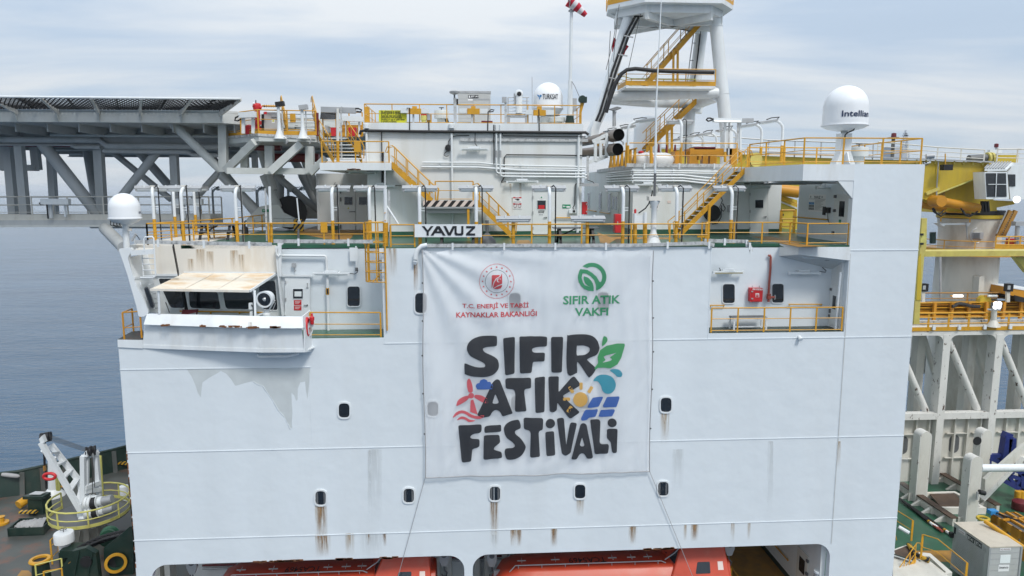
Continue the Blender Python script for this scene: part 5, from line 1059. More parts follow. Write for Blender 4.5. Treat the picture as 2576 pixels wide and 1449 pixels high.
hr=thing('hose_reel','black hose reel on the aft deckhouse wall beneath the stair','hose reel',cG.P(1495,1190,YG));MB().lathe([(.0,0),(.46,0),(.46,.06),(.30,.08),(.30,.22),(.46,.24),(.46,.3),(0,.3)],cG.P(1495,1135,YG-.02),24,(0,-1,0)).build('reel','black',hr);MB().tube([cG.P(a,b_,YG-.3) for a,b_ in ((1500,1180),(1490,1230),(1510,1248),(1560,1240),(1595,1180),(1600,1060))],.03,6).build('hose','black',hr)
eb=thing('socket_box','grey socket box with looped cables on the aft deckhouse wall','box',cG.P(1690,1120,YG));plate(cG,1655,1055,1720,1125,YG,.2).build('case','grey',eb,bevel=.03);MB().tube([cG.P(a,b_,YG-.15) for a,b_ in ((1595,980),(1610,1010),(1580,1080),(1620,1120),(1640,1090),(1610,1040))],.025,6).build('cable','black',eb)
wall_light(cH,735,375,945,376,YG-1.0,'strip light hung under the roof slab above the aft door','tube',None,box=False)
# roof slab and right tower
RS=[(14.53,5.0),(15.35,.0),(XT0,.0),(XT0,9),(14.53,9.5)]
rsl=thing('roof_slab','white knuckled roof slab edge between the yellow stair and the tower','roof',(15.3,0,38.37))
MB().prism([(x,y,38.37) for x,y in RS],(0,0,.74)).build('slab','white',rsl)
tw=thing('side_tower','tall plain white tower rising at the right end of the ship side','tower',(XT0,0,ZD))
MB().bx((18.35,.352,ZD),(X1-.05,6.6,39.1)).build('tower_body','hull',tw);MB().prism([(XT0,.02,38.36),(XT0,.02,37.55),(XT0-.75,.02,38.36)],(0,.25,0)).build('corner_bracket','white',tw)
XS=18.35
sg=thing('safety_board','large white safety notice board with the ship name on the shaded tower wall','sign',cH.X(1425,640,XS))
def sx(a,b_):return cH.X(a,b_,XS-.03)
zz0,zz1=sx(1425,622).z,sx(1425,448).z;yy0,yy1=sx(1340,530).y,sx(1510,530).y
def qp(a0,b0,a1,b1_,o):
    f=lambda a:yy0+(yy1-yy0)*(a-1340)/170;g=lambda b_:zz1+(zz0-zz1)*(b_-448)/174
    return MB().bx((XS-o-.004,min(f(a0),f(a1)),min(g(b0),g(b1_))),(XS-o,max(f(a0),f(a1)),max(g(b0),g(b1_))))
qp(1340,448,1510,622,.0).build('panel','whitetxt',sg)
tz=lambda b_:zz1+(zz0-zz1)*(b_-448)/174;ty=lambda a:yy0+(yy1-yy0)*(a-1340)/170
text('YAVUZ',(XS-.006,ty(1392),tz(489)),(XS-.006,ty(1458),tz(489)),tz(461)-tz(489),'blacktxt',sg,bold=.03,off=(0,0,0))
qp(1342,492,1508,495,.006).build('rule','blacktxt',sg)
for r_ in range(3):
    for k in range(4):qp(1344+k*14,526+r_*28,1355+k*14,550+r_*28,.006).build('pictogram','bluetxt' if r_ == 0 else 'darkgrey',sg)
for r_ in range(9):qp(1405,505+r_*12,1500-(r_*17)%40,508+r_*12,.006).build('notice_line','darkgrey',sg)
for a in (1356,1470):qp(a,462,a+7,482,.006).build('emblem','darkgrey',sg)
td=thing('tower_door','narrow white door with a dark window in the shaded tower wall','door',cH.X(1680,930,XS));
f=lambda a:cH.X(a,700,XS).y
MB().bx((XS-.05,f(1745),ZD+.2),(XS-.004,f(1600),37.75)).build('leaf','house',td);MB().bx((XS-.06,f(1708),36.65),(XS-.052,f(1655),37.4)).build('pane','glass',td);MB().bx((XS-.058,f(1682),36.35),(XS-.052,f(1660),36.5)).build('door_label','signgreen',td)
for z in (35.8,36.9,37.6):MB().bx((XS-.14,f(1615)-.06,z-.05),(XS-.05,f(1615)+.06,z+.1)).build('dog_clip','darkgrey',td)
bp_=thing('call_point','black call point with hanging cord on the shaded tower wall','box',cH.X(1555,605,XS));p=cH.X(1555,605,XS);MB().box(p+Vector((-.08,0,0)),(.16,.25,.28)).build('case','black',bp_);MB().tube([p+Vector((-.1,0,-.1)),p+Vector((-.1,-.1,-.5)),p+Vector((-.1,-.3,-.7))],.02,6).build('cord','black',bp_)
bq=tag(MB().box(cH.X(1507,612,XS)+Vector((-.04,0,0)),(.06,.22,.42)).build('clipboard','black'),'black clipboard at the corner of the safety notice board','board')
h2=thing('hand_rail','ochre hand rail on the shaded tower wall','hand rail',cH.X(1370,700,XS));a_,b_=cH.X(1205,690,XS),cH.X(1545,730,XS);MB().tube([(XS-.1,a_.y,36.45),(XS-.1,b_.y,36.45)],.035,8).build('bar','yellow',h2)
for y in (a_.y,b_.y):MB().tube([(XS-.1,y,36.45),(XS,y,36.45)],.02,6).build('bracket','yellow',h2)
tag(MB().tube([(XT0+.25,.6,ZD),(XT0+.3,.6,38.3)],.07,10).build('down_pipe','white'),'white down pipe at the tower corner under the roof slab','pipe')
wall_light(cH,1425,382,1560,384,3.5,'wall light under the roof slab above the safety board','tube',((1570,378),(1640,372),(1690,360)))
us=thing('slab_conduits','tangle of grey conduits under the roof slab','conduit',(15.5,4,38.3))
for i,(y,z) in enumerate(((2.0,38.3),(3.5,38.27),(5.2,38.25),(6.5,38.28))):MB().tube([(14.6+.2*i,y,z),(18.2,y+.3,z)],.05,6).build('conduit','darkgrey' if i%2 else 'grey',us)
MB().bx((14.7,2.6,38.26),(18.2,2.75,38.34)).build('cable_tray','zinc',us)
# yellow gate and posts in the gap
railing([(XG1+.05,YG,ZD),(cH.P(1190,900,YG).x,YG,ZD)],'heavy yellow gate railing closing the gap beside the shaded tower',h=1.35,mids=(.3,.62),spacing=.8,square=.16,pr=.05)
# right hand stair up to the roof
yst=4.9
fs=cG.P(1170,1375,yst);hs_=cG.P(1850,712,yst)
stair(Vector((fs.x,yst,ZD)),Vector((hs_.x,yst,39.12-.22)),(0,1.0,0),'long yellow stair climbing to the roof of the aft deckhouse',n=15,sth=.30)
su=thing('stair_prop','yellow prop under the middle of the long stair','post',cG.P(1470,1360,yst));q=cG.P(1478,1075,yst);MB().bar((q.x,yst,ZD),(q.x,yst,q.z+.1),.12,.10).build('post','yellow',su);MB().bar((q.x-.6,yst,ZD+.1),(q.x,yst,ZD+.1),.1,.1).build('foot','yellow',su)
# tall whip mast
wm=thing('whip_mast','tall white whip mast on a flared pedestal by the deck edge','mast',cG.P(912,1440,.55));b_=cG.P(912,1445,.55);b_.z=ZD
MB().prism([(b_.x-.32,b_.y-.3,ZD),(b_.x+.32,b_.y-.3,ZD),(b_.x+.32,b_.y+.3,ZD),(b_.x-.32,b_.y+.3,ZD)],(0,0,.03)).build('base_plate','pale',wm)
MB().lathe([(.42,.0),(.14,.62),(.13,1.75),(.26,2.0),(.26,2.06),(.0,2.06)],b_,8).build('pedestal','white',wm);zc=ZD+2.06
MB().bx((b_.x-.30,b_.y-.25,zc),(b_.x+.30,b_.y+.25,zc+.2)).build('bracket_box','cream',wm);MB().tube([(b_.x,b_.y,zc),(b_.x,b_.y,zc+1.25)],.06,8).build('insulator','darkgrey',wm);
tp=cG.P(945,10,.55);tq=cF.P(1275,-40,.55);MB().tube([(b_.x,b_.y,zc+1.2),tp],.055,8,.05).build('lower_whip','white',wm);MB().tube([tp,tq],.035,6,.02).build('upper_whip','white',wm);MB().tube([cG.P(a,c_,.5) for a,c_ in ((905,910),(900,950),(870,1040),(835,1090),(765,1140))],.03,6).build('feed_cable','black',wm)
bl2=thing('signal_posts','two short white posts with a white plate on the deck edge railing','post',cG.P(780,1440,.5))
for a,t0 in ((728,1110),(830,1100)):MB().tube([cG.P(a,1250,.5),cG.P(a+2,t0+30,.5)],.085,10).build('post','white',bl2);MB().tube([cG.P(a,1445,.5),cG.P(a,1250,.5)],.10,10).build('post_foot','yellow',bl2)
MB().bx(tuple(cG.P(740,1245,.52)),tuple(cG.P(820,1160,.56))).build('plate','white',bl2);MB().lathe([(.05,0),(.06,.14),(.03,.2),(0,.2)],cG.P(731,1140,.5),8).build('beacon','red',bl2)

ym_=thing('yellow_module','yellow structure with walkway and stencilled marks glimpsed through the gap beside the tower','module',cH.P(1130,790,15));MB().prism([cH.P(a,b_,15) for a,b_ in ((1030,440),(1230,505),(1230,800),(1030,800))],(0,2,0)).build('body','crane',ym_);MB().prism([cH.P(a,b_,14.9) for a,b_ in ((1030,500),(1230,580),(1230,595),(1030,515))],(0,.3,0)).build('ledge','worn',ym_)
for i,(a,b_) in enumerate(((1062,610),(1080,608),(1100,606),(1120,606),(1068,655),(1085,652),(1062,700),(1075,715))):plate(cH,a,b_-12,a+(9 if i%3 else 4),b_+10,14.98,.01).build('stencil','blacktxt',ym_)
MB().tube([cH.P(1030,400,14.5),cH.P(1240,425,14.5)],.38,16).build('orange_tube','orangeyel',ym_)
for o in (0,18):MB().tube([cH.P(1040,468+o,14.7),cH.P(1230,540+o,14.7)],.035,6).build('hand_rail','yellow',ym_)
# ================================================================ ROOF OF THE DECKHOUSE
YT=YH+.15;ZR=ZH+.12
xa_,xb_=cD.P(150,490,YT).x,cD.P(2325,510,YT).x
railing([(xa_,12,ZR),(xa_,YT,ZR),(xb_,YT,ZR),(xb_,12,ZR)],'ochre railing round the flat roof of the deckhouse',h=1.0,mids=(.05,.5),spacing=1.55,square=.05)
yn=thing('notice_board','bright yellow helideck warning board on the roof railing','sign',cD.P(430,492,YT-.05));plate(cD,290,355,572,494,YT-.04,.02).build('board','signyel',yn)
for i,s_ in enumerate(('No admittance to helideck','during take-off or landing.','Avoid tail rotor and follow','instructions from heliguard.','Smoking or use of open flame','is strictly prohibited.')):
    wd_=(203,200,200,212,236,158)[i];text(s_,cD.P(313,382+i*20.5,YT-.04),cD.P(313+wd_,382+i*20.5,YT-.04),.145,'blacktxt',yn,off=(0,-.03,0),bold=.012)
for a in (300,562):
    for b_ in (385,470):MB().box(cD.P(a,b_,YT-.065),(.03,.01,.06)).build('screw','grey',yn)
jc=thing('fuel_cabinet','grey roller shutter cabinet with dark fuel lettering on the deckhouse roof','cabinet',cD.P(1248,500,11));yj=11.0
a_,b_=cD.P(1086,165,yj),cD.P(1414,170,yj);MB().bx((a_.x,yj,ZR),(b_.x,yj+3,a_.z)).build('case','cabinet',jc)
for i in range(9):z=ZR+.25+i*(a_.z-ZR-.5)/9;MB().bx((a_.x+.02,yj-.006,z),(b_.x-.02,yj+.001,z+.012)).build('shutter_rib','grey',jc)
f=MB().bx(tuple(cD.P(1244,505,yj-.02)),tuple(cD.P(1400,245,yj-.005))).build('door_leaf','cabinet',jc);MB().bx(tuple(cD.P(1240,248,yj-.04)),tuple(cD.P(1404,238,yj-.01))).build('door_head','grey',jc)
plate(cD,1190,203,1293,233,yj-.01,.012).build('name_plate','blacktxt',jc);text('JET-A1',cD.P(1213,229,yj-.03),cD.P(1290,229,yj-.03),cD.P(0,208,yj).z-cD.P(0,229,yj).z,'whitetxt',jc,bold=.03);plate(cD,1196,207,1207,229,yj-.025,.004).build('stripe','whitetxt',jc)
plate(cD,1196,168,1296,184,yj-.01,.006).build('label_strip','whitetxt',jc);text('NO SMOKING',cD.P(1200,182,yj-.02),cD.P(1292,182,yj-.02),.13,'darkred',jc,bold=.015);plate(cD,1188,241,1238,258,yj-.01,.006).build('small_label','whitetxt',jc)
MB().bx((a_.x-.03,yj-.03,a_.z-.08),(b_.x+.03,yj+3,a_.z+.03)).build('roof_cap','grey',jc)
gp_=thing('gps_aerial','grey mushroom aerial on a post beside the grey cabinet','aerial',cD.P(1060,560,YT));MB().bar(cD.P(1060,560,YT-.15),cD.P(1055,230,YT-.15),.16,.10).build('post','zinc',gp_);MB().tube([cD.P(1052,235,YT-.15),cD.P(1050,190,YT-.15)],.045,8).build('stem','darkgrey',gp_);MB().lathe([(.07,-.1),(.26,-.02),(.28,.06),(.2,.12),(0,.14)],cD.P(1051,180,YT-.15),18).build('dome','grey',gp_);MB().box(cD.P(1075,268,YT-.1),(.14,.14,.28)).build('box','black',gp_)
def mushroom(c,l,r,h,wheel=True,mat='pale'):
    t=thing('mushroom_vent',l,'vent',c,'mushroom ventilators');MB().lathe([(r*.60,0),(r*.60,h*.55),(r*.66,h*.55)],c,22).build('trunk',mat,t)
    MB().lathe([(r*.66,h*.5),(r,h*.5),(r*1.0,h*.95),(r*.94,h),(0,h*1.03)],c,26).build('hood',mat,t)
    if wheel:
        w_2=MB();w_2.tube([Vector(c)+Vector((r*.33*math.cos(a),r*.33*math.sin(a),h*1.18)) for a in [2*math.pi*i/16 for i in range(17)]],.018,5);w_2.tube([Vector(c)+Vector((0,0,h)),Vector(c)+Vector((0,0,h*1.2))],.03,6);w_2.tube([Vector(c)+Vector((-r*.33,0,h*1.18)),Vector(c)+Vector((r*.33,0,h*1.18))],.014,5);w_2.build('hand_wheel','darkgrey',t)
    return t
c=cD.P(922,500,9.5);c.z=ZR;mushroom(c,'pale mushroom vent on the roof between the red beacon and the grey cabinet',.42,cD.P(0,352,9.5).z-ZR)
mc_=thing('vent_motor','small black motor with looped cable beside the pale roof vent','motor',cD.P(970,480,9));MB().tube([cD.P(958,465,9),cD.P(990,455,9)],.13,10).build('case','black',mc_)
c=cD.P(2082,505,9.3);c.z=ZR;mushroom(c,'pale mushroom vent on the roof in front of the largest lettered dome pedestal',.48,cD.P(0,412,9.3).z-ZR)
bcn=thing('warning_beacon','red and white warning beacon on the deckhouse roof','beacon',cD.P(740,495,9.5));c=cD.P(742,500,9.5);c.z=ZR
MB().lathe([(.13,0),(.13,.33),(.17,.35),(.18,.4),(.18,.6),(.13,.62),(0,.62)],c,16).build('body','lemon',bcn);MB().lathe([(.17,.62),(.12,1.0),(0,1.02)],c,4).build('cap','red',bcn)
bx3=thing('switch_box','grey switch box on a yellow bracket on the roof railing','box',cD.P(795,490,YT));plate(cD,778,396,810,455,YT-.1,.12).build('case','grey',bx3);plate(cD,770,398,822,490,YT-.03,.03).build('bracket','yellow',bx3)
for a,l in ((650,'roof lamp fitting in front of the red beacon'),(1240,'roof lamp fitting in front of the grey cabinet'),(1905,'roof lamp fitting in front of the largest lettered dome')):
    t_=thing('roof_lamp',l,'lamp',cD.P(a,500,YT),GL);b0=360 if a < 1800 else 375
    MB().bar(cD.P(a-140,b0,YT-.18),cD.P(a+145,b0+3,YT-.18),.18,.24).build('fitting','white',t_);MB().bar(cD.P(a-60,b0+5,YT-.29),cD.P(a+65,b0+7,YT-.29),.06,.30).build('clamp_frame','yellow',t_)
    MB().bar(cD.P(a-12,b0+10,YT-.16),cD.P(a-12,560,YT-.16),.10,.06).build('cable_riser','zinc',t_);MB().box(cD.P(a,335,YT-.1),(.25,.2,.2)).build('cap','yellow',t_)
rb=thing('red_tray','red tray on the deckhouse roof at the foot of the grey cabinet','box',cD.P(1378,503,9));MB().prism([cD.P(x,y,9) for x,y in ((1322,460),(1436,462),(1428,505),(1328,505))],(0,.6,0)).build('tray','darkred',rb)
lp=thing('ladder_platform','grey railed platform with a white tubular camera on the roof','platform',cD.P(1690,500,8.8));y0=8.8
for a in (1590,1780):MB().bar(cD.P(a,500,y0),cD.P(a,395,y0),.22,.1).build('leg','grey',lp);MB().bar(cD.P(a,395,y0),cD.P(a,225,y0),.06,.05).build('guard_post','grey',lp)
MB().bx((cD.P(1585,395,y0).x,y0-.1,cD.P(0,400,y0).z),(cD.P(1790,395,y0).x,y0+1.2,cD.P(0,378,y0).z)).build('floor','grey',lp)
for b_ in (225,260,295,330,362):MB().tube([cD.P(1590,b_,y0),cD.P(1800,b_,y0),cD.P(1800,b_,y0+1.2)],.025,6).build('guard_rail','grey',lp)
cm2=thing('camera_post','white post with a round black eyed camera on the railed platform','camera',cD.P(1700,380,8.7));MB().tube([cD.P(1700,385,8.7),cD.P(1700,195,8.7)],.19,14).build('post','white',cm2);MB().lathe([(0,-.3),(.24,-.28),(.24,.0),(.20,.08),(.11,.1)],cD.P(1700,190,8.65),16,(0,-1,0)).build('camera_head','white',cm2);MB().lathe([(0,0),(.13,0),(.1,.05),(0,.06)],cD.P(1703,190,8.52),14,(0,-1,0)).build('lens','black',cm2);MB().tube([cD.P(1658,290,8.7),cD.P(1656,185,8.7)],.05,8).build('side_tube','grey',cm2)
cr_=thing('cable_riser','zinc cable riser with a small grey box at the left of the railed platform','cable tray',cD.P(1568,560,YT));MB().bar(cD.P(1568,570,YT-.1),cD.P(1565,240,YT-.1),.12,.06).build('riser','zinc',cr_);MB().box(cD.P(1552,250,YT-.1),(.25,.14,.3)).build('box','grey',cr_)
tag(MB().tube([cD.P(1835,500,9.5),cD.P(1832,20,9.5)],.018,5).build('whip_aerial','grey'),'hair thin grey whip aerial left of the largest lettered dome','aerial')
# large dome on the roof
c=cD.P(1992,345,10);rL=radome('large_radome','largest white dome lettered in dark grey on the deckhouse roof',c,2.36*.0+(cD.P(2145,300,10).x-cD.P(1842,300,10).x)/2,cD.P(0,58,10).z-c.z,skirt=.2,under=.45)
rr_=(cD.P(2145,300,10).x-cD.P(1842,300,10).x)/2
MB().lathe([(.55,-.45),(.40,-.9),(.36,-1.4),(.36,-(c.z-ZR))],c,20).build('pedestal','pale',rL)
l0,l1=cD.P(1938,245,10),cD.P(2090,240,10);d0=math.asin(max(-.99,min(.99,(l0.x-c.x)/rr_)))*rr_;d1=math.asin(max(-.99,min(.99,(l1.x-c.x)/rr_)))*rr_
zl2=cD.P(2000,243,10-rr_).z
wrap(text('TURKSAT',(c.x+d0,0,zl2),(c.x+d1,0,zl2),.30,None,None,bold=.012,off=(0,0,0),wf=1),c,rr_+.008).build('lettering','blacktxt',rL,recalc=False)
em_=MB();xs_=c.x+d0-.20
for q in ([(-.20,.30),(-.02,.24),(-.02,.12),(-.10,.18)],[(.10,.28),(.16,.18),(.02,.10),(-.0,.2)],[(-.04,.10),(.05,.13),(.02,-.02)]):em_.poly([(xs_+a,0,zl2+b_) for a,b_ in q])
wrap(em_,c,rr_+.008).build('emblem','bluetxt',rL,recalc=False)
# wind sock mast
wp=thing('windsock_mast','slim white mast carrying the red and white windsock','mast',cD.P(2212,510,9));x=cD.P(2212,510,9)
MB().tube([(x.x,9,ZR),tuple(cF.P(100,1040,9))],.17,12,.13).build('lower_pole','white',wp);MB().tube([cF.P(100,1040,9),cF.P(118,-60,9)],.095,10,.085).build('upper_pole','white',wp);MB().lathe([(.06,0),(.17,.02),(.17,.1),(.06,.14)],cF.P(115,155,9),12).build('collar','grey',wp);MB().box(cF.P(140,1350,9.1),(.35,.2,.7)).build('box','grey',wp)
MB().lathe([(.3,0),(.22,.5),(.22,.6)],(x.x,9,ZR),10).build('foot','darkgreen',wp)
sk=thing('windsock','red and white striped windsock drooping to the right of its mast','windsock',cF.P(120,40,8.8))
ca_,cb_=cF.P(85,5,8.8),cF.P(300,170,8.9);dv=cb_-ca_
nseg=5;
for i in range(nseg):
    ps_=[ca_+dv*((i+k/3)/nseg)+Vector((0,0,-.12*((i+k/3)/nseg)**1.5)) for k in range(4)];r0_=.36-.036*i*1.3;MB().tube(ps_,r0_,16,r0_-.045,caps=(i == nseg-1)).build('band','cloth_red' if i%2 == 0 else 'cloth_white',sk)
MB().tube([ca_+Vector((0,.37*math.cos(a),.37*math.sin(a))) for a in [2*math.pi*i/20 for i in range(21)]],.025,6).build('hoop','grey',sk);MB().bar(cF.P(118,0,9),ca_,.03,.03).build('arm','grey',sk)
wd=thing('boom_winch','dark green hand winch on an ochre post at the right end of the roof railing','winch',cD.P(2330,510,YT));MB().prism([cD.P(a,b_,YT) for a,b_ in ((2322,265),(2362,268),(2330,380),(2322,510),(2308,510),(2310,380))],(0,.15,0)).build('post','yellow',wd);MB().lathe([(0,-.14),(.20,-.14),(.20,.14),(0,.14)],cD.P(2335,245,YT),16,(0,1,0)).build('drum','darkgreen',wd);MB().box(cD.P(2355,250,YT),(.28,.3,.3)).build('gearbox','darkgreen',wd)
tag(MB().tube([cD.P(2232,65,8.9),cD.P(2260,110,8.6),cD.P(2312,228,YT)],.018,5).build('stay_wire','darkgrey'),'stay wire from the windsock mast to the green winch','wire')
# ================================================================ LATTICE MAST (three white legs)
ms=thing('mast_tower','white three-legged mast tower with round landings rising behind the deckhouse','tower',(12.5,15,ZG))
YM,YK=14.0,17.0
def leg(pts,r,y,n='leg'):return MB().tube([(c.P(a,b_,y)) for c,a,b_ in pts],r,20).build(n,'white',ms)
leg(((cG,262,400),(cF,490,1449),(cF,840,262),(cF,845,150)),.35,YM)
leg(((cU,880,980),(cU,890,500),(cF,2070,1300),(cF,1978,340),(cF,1980,40)),.40,YM)
leg(((cG,1250,560),(cG,1278,120),(cF,1715,1000),(cF,1810,250),(cF,1815,150)),.40,YK)
for y_,c_,z in ((340,cF,0),(1210,cF,0)):p=cF.P(1980 if y_ == 340 else 2065,y_,YM);MB().lathe([(.405,-.02),(.42,0),(.405,.02)],p,20,cap=False).build('leg_seam','white',ms)
MB().tube([cF.P(640,1240,YM),cF.P(1995,1195,YM)],.30,18,.34).build('cross_beam','white',ms)
MB().tube([cF.P(600,1285,YM),cF.P(1100,1320,YM+1.5),cF.P(1680,1330,YK)],.28,18,.34).build('cross_beam','white',ms)
MB().tube([cF.P(1990,1240,YM),cF.P(1680,1350,YK)],.36,18,.4).build('cross_beam','white',ms)
for a,b_,y in ((1700,1420,YK),):leg(((cF,1730,1290),(cF,1700,1449)),.5,YK,'node')
zc_=cF.P(1060,10,12).z;zb3=cF.P(1060,28,12).z
oc=[cF.P(1060,15,12),cF.P(2060,30,12),cF.P(2195,60,13.5),cF.P(2195,60,13.5)+Vector((0,2.5,0)),cF.P(1900,60,17.5),cF.P(800,60,17.5),cF.P(590,60,14)+Vector((.2,1.6,0)),cF.P(590,60,14)]
top_z=cF.P(1500,-30,12).z;bot_z=cF.P(1500,32,12).z
MB().prism([(p.x,p.y,bot_z) for p in oc],(0,0,top_z-bot_z)).build('top_landing','white',ms)
inn_=[(p.x*.86+12.6*.14,p.y*.8+14.8*.2,0) for p in oc];zi0=cF.P(1300,262,20).z
MB().prism([(p[0],p[1],bot_z-.45) for p in inn_],(0,0,.46)).build('landing_girder','white',ms)
for a in ((0,4),(1,5),(7,3),(6,2)):p,q=inn_[a[0]],inn_[a[1]];MB().bar((p[0],p[1],bot_z-.6),(q[0],q[1],bot_z-.6),.25,.5).build('under_beam','house',ms)
rp_=[(p.x,p.y,top_z) for p in oc];railing([rp_[6],rp_[7],rp_[0]],'ochre toe board and railing on the left facet of the top mast landing',h=1.1,mids=(.35,.7),spacing=2,toe=.30);railing([(rp_[1][0]+.05,rp_[1][1]+.1,top_z),rp_[2],rp_[3]],'ochre railing on the right facet of the top mast landing',h=1.1,mids=(.35,.7),spacing=2,toe=.2)
for pts in (((1380,60),(1500,95),(1330,170),(1170,180),(1060,300),(1130,310),(1220,270)),((1340,50),(1560,45),(1650,75)),((590,140),(640,190),(760,235)),((1990,50),(1920,60),(1890,95)),((2070,195),(2110,150),(2190,110))):t_=MB().tube([cF.P(a,b_,15) for a,b_ in pts],.07,8).build('service_pipe','white',ms)
# mid landing
zm1=cF.P(900,1095,12.6).z;zm0=cF.P(900,1160,12.6).z
ml=thing('mast_landing','railed landing with an ochre toe board half way up the mast','platform',cF.P(900,1160,12.6));fp=[cF.P(818,1130,12.6),cF.P(1965,1130,12.6),cF.P(1965,1130,12.6)+Vector((0,2.2,0)),cF.P(712,1180,14.8)]
MB().prism([(p.x,p.y,zm0+.12) for p in fp],(0,0,.12)).build('floor','white',ml)
rl=railing([(fp[3].x,fp[3].y,zm0+.28),(fp[0].x,fp[0].y,zm0+.28),(fp[1].x,fp[1].y,zm0+.28)],'ochre railing of the landing half way up the mast',h=1.0,mids=(.35,.68),spacing=1.9,toe=.28,square=.06)
railing([(fp[3].x,fp[3].y,zm0+.28),(fp[3].x+1.2,16.2,zm0+.28),(fp[1].x-.1,16.2,zm0+.28)],'pale far side railing of the mast landing',h=.95,mids=(.25,.5,.75),spacing=1.9,square=.05,mat='lemon')
for y_,c0,c1,l in ((15.2,(1075,1095),(1870,190),'upper ochre stair inside the mast climbing to the top landing'),(15.6,None,None,'lower ochre stair inside the mast climbing to the middle landing')):
    a_,b_=(cF.P(*c0,y_),cF.P(*c1,y_)) if c0 else (cG.P(840,505,y_),cG.P(1350,5,y_))
    stair(a_+Vector((0,0,-.2)),b_+Vector((0,0,-.2)),(0,1.1,0),l,n=16,mat='yellow',bow=False,sth=.42,rail_h=1.25,nose='grey')
sp2=thing('stair_prop','pair of ochre props under the upper mast stair','post',cF.P(1450,1100,15));
for a in (1425,1480):MB().bar(cF.P(a,1100,15),cF.P(a+5,640,15),.13,.1).build('post','yellow',sp2)
sp3=thing('stair_prop','pair of ochre props under the lower mast stair','post',cG.P(1075,560,15));
for a in (1052,1100):MB().bar(cG.P(a,560,15),cG.P(a,260,15),.15,.1).build('post','yellow',sp3)
cb2=thing('mast_cables','thick black cables strapped down the left mast leg','cable',cF.P(500,1449,13.4))
for o in (0,62):MB().tube([cF.P(a+o*.8,b_,13.5) for a,b_ in ((985,200),(935,215),(905,270),(800,470),(640,920),(480,1449),(395,1640))],.075,10).build('cable','black',cb2)
for a,b_ in ((815,460),(740,700),(620,1000)):MB().bar(cF.P(a-20,b_,13.2),cF.P(a+95,b_+22,13.2),.1,.06).build('strap','grey',cb2)
cb3=thing('sagging_hose','fat black hose looping along the railing of the middle mast landing','hose',cF.P(900,880,12.4));MB().tube([cF.P(a,b_,12.3) for a,b_ in ((560,1449),(620,1250),(690,1060),(760,950),(830,900),(940,885),(1150,908),(1400,920),(1700,928),(1950,932))],.12,12).build('hose','black',cb3)
ladm=thing('mast_ladder','slim white ladder on the rear mast leg','ladder',cF.P(1640,1000,20));MB().tube([cF.P(1695,390,16.3),cF.P(1640,780,16.3),cF.P(1605,1100,16.3)],.035,6).build('stile','grey',ladm)
for a,b_ in ((1695,380),(1685,555),(1650,780)):MB().tube([cF.P(a,b_,16.3),cF.P(a+35,b_,16.7)],.03,6).build('standoff','grey',ladm)
cbk=tag(MB().tube([cF.P(a,b_,16.5) for a,b_ in ((1790,290),(1745,700),(1705,1000),(1670,1250))],.05,6).build('cable','black'),'thin black cable down the rear mast leg','cable')
fg=thing('flag','red flag half hidden behind the left mast leg','flag',cF.P(660,475,16));ra=[]
for j in range(9):
    s_=j/8;pa,pb=(660+195*s_,475+140*s_+18*math.sin(s_*5)),(640+150*s_,655+75*s_+14*math.sin(s_*5+1));ra.append([cF.P(pa[0],pa[1],16+.3*math.sin(s_*8)),cF.P((pa[0]+pb[0])/2-12,(pa[1]+pb[1])/2,16+.3*math.sin(s_*8+.6)),cF.P(pb[0],pb[1],16+.3*math.sin(s_*8+1))])
MB().sheet(ra,(0,.012,0)).build('cloth','cloth_red',fg)
for pts,l in ((((730,60),(662,475),(615,680),(560,900)),'black halyard of the red flag'),(((1045,10),(985,260),(850,880)),'thin stay wire from the top landing of the mast'),(((617,400),(600,700),(575,1449)),'thin whip aerial in front of the left mast leg'),(((712,230),(680,500),(655,800)),'thin grey halyard beside the red flag')):tag(MB().tube([cF.P(a,b_,13.0) for a,b_ in pts],.022,5).build('wire','darkgrey'),l,'wire')
bxm=thing('leg_box','white box casing at the foot of the left mast leg','box',cG.P(330,300,13));MB().prism([cG.P(a,b_,13) for a,b_ in ((320,210),(385,225),(365,330),(350,400),(285,395),(290,290))],(0,.8,0)).build('case','white',bxm)
# solar panel, goosenecks and exhausts behind the deckhouse corner
sp4=thing('solar_panel','dark tilted solar panel on a grey post behind the exhaust pipes','solar panel',cT.P(595,480,11));MB().sheet([[cT.P(512,228,11),cT.P(600,248,10.6)],[cT.P(640,188,12),cT.P(708,205,11.6)]],(0,0,.05)).build('panel','darkgrey',sp4);MB().tube([cT.P(592,480,11.2),cT.P(592,245,11.2)],.09,8).build('post','grey',sp4);MB().tube([cT.P(620,470,11.2),cT.P(615,290,11.2),cT.P(628,250,11.2)],.03,6).build('conduit','grey',sp4)
ex=thing('exhaust_pair','pair of heat stained exhaust pipes with black mouths held in a white frame','exhaust',cT.P(300,800,10))
for cx_,cy_,sx_,sy_,l in ((668,608,250,690,''),(655,828,120,880,'')):
    m1=cT.P(cx_,cy_,8.6);m0=cT.P(sx_,sy_,13.5);d=(m0-m1).normalized();r_=.345
    p=MB();p.tube([m1+d*.001,m1+d*1.1],r_,26,caps=False);p.build('mouth_sleeve','exhaust',ex);MB().tube([m1+d*1.0,m1+d*9],r_*.80,24).build('pipe','exhaust',ex);MB().tube([m1+d*.06,m1+d*1.05],r_*.96,24).build('bore','bore_black',ex)
    for k in (1.12,2.6):MB().lathe([(r_*.8,-.04),(r_*.95,0),(r_*.8,.04)],m1+d*k,24,d,False).build('flange','exhaust',ex)
fr=MB()
for a,b_,c2,d2 in ((310,715,480,715),(310,715,310,1010),(480,600,480,930),(390,715,390,960),(310,1010,480,930),(265,710,500,600),(210,1025,500,930)):fr.bar(cT.P(a,b_,9.4),cT.P(c2,d2,9.4),.16,.2)
fr.build('frame','white',ex)
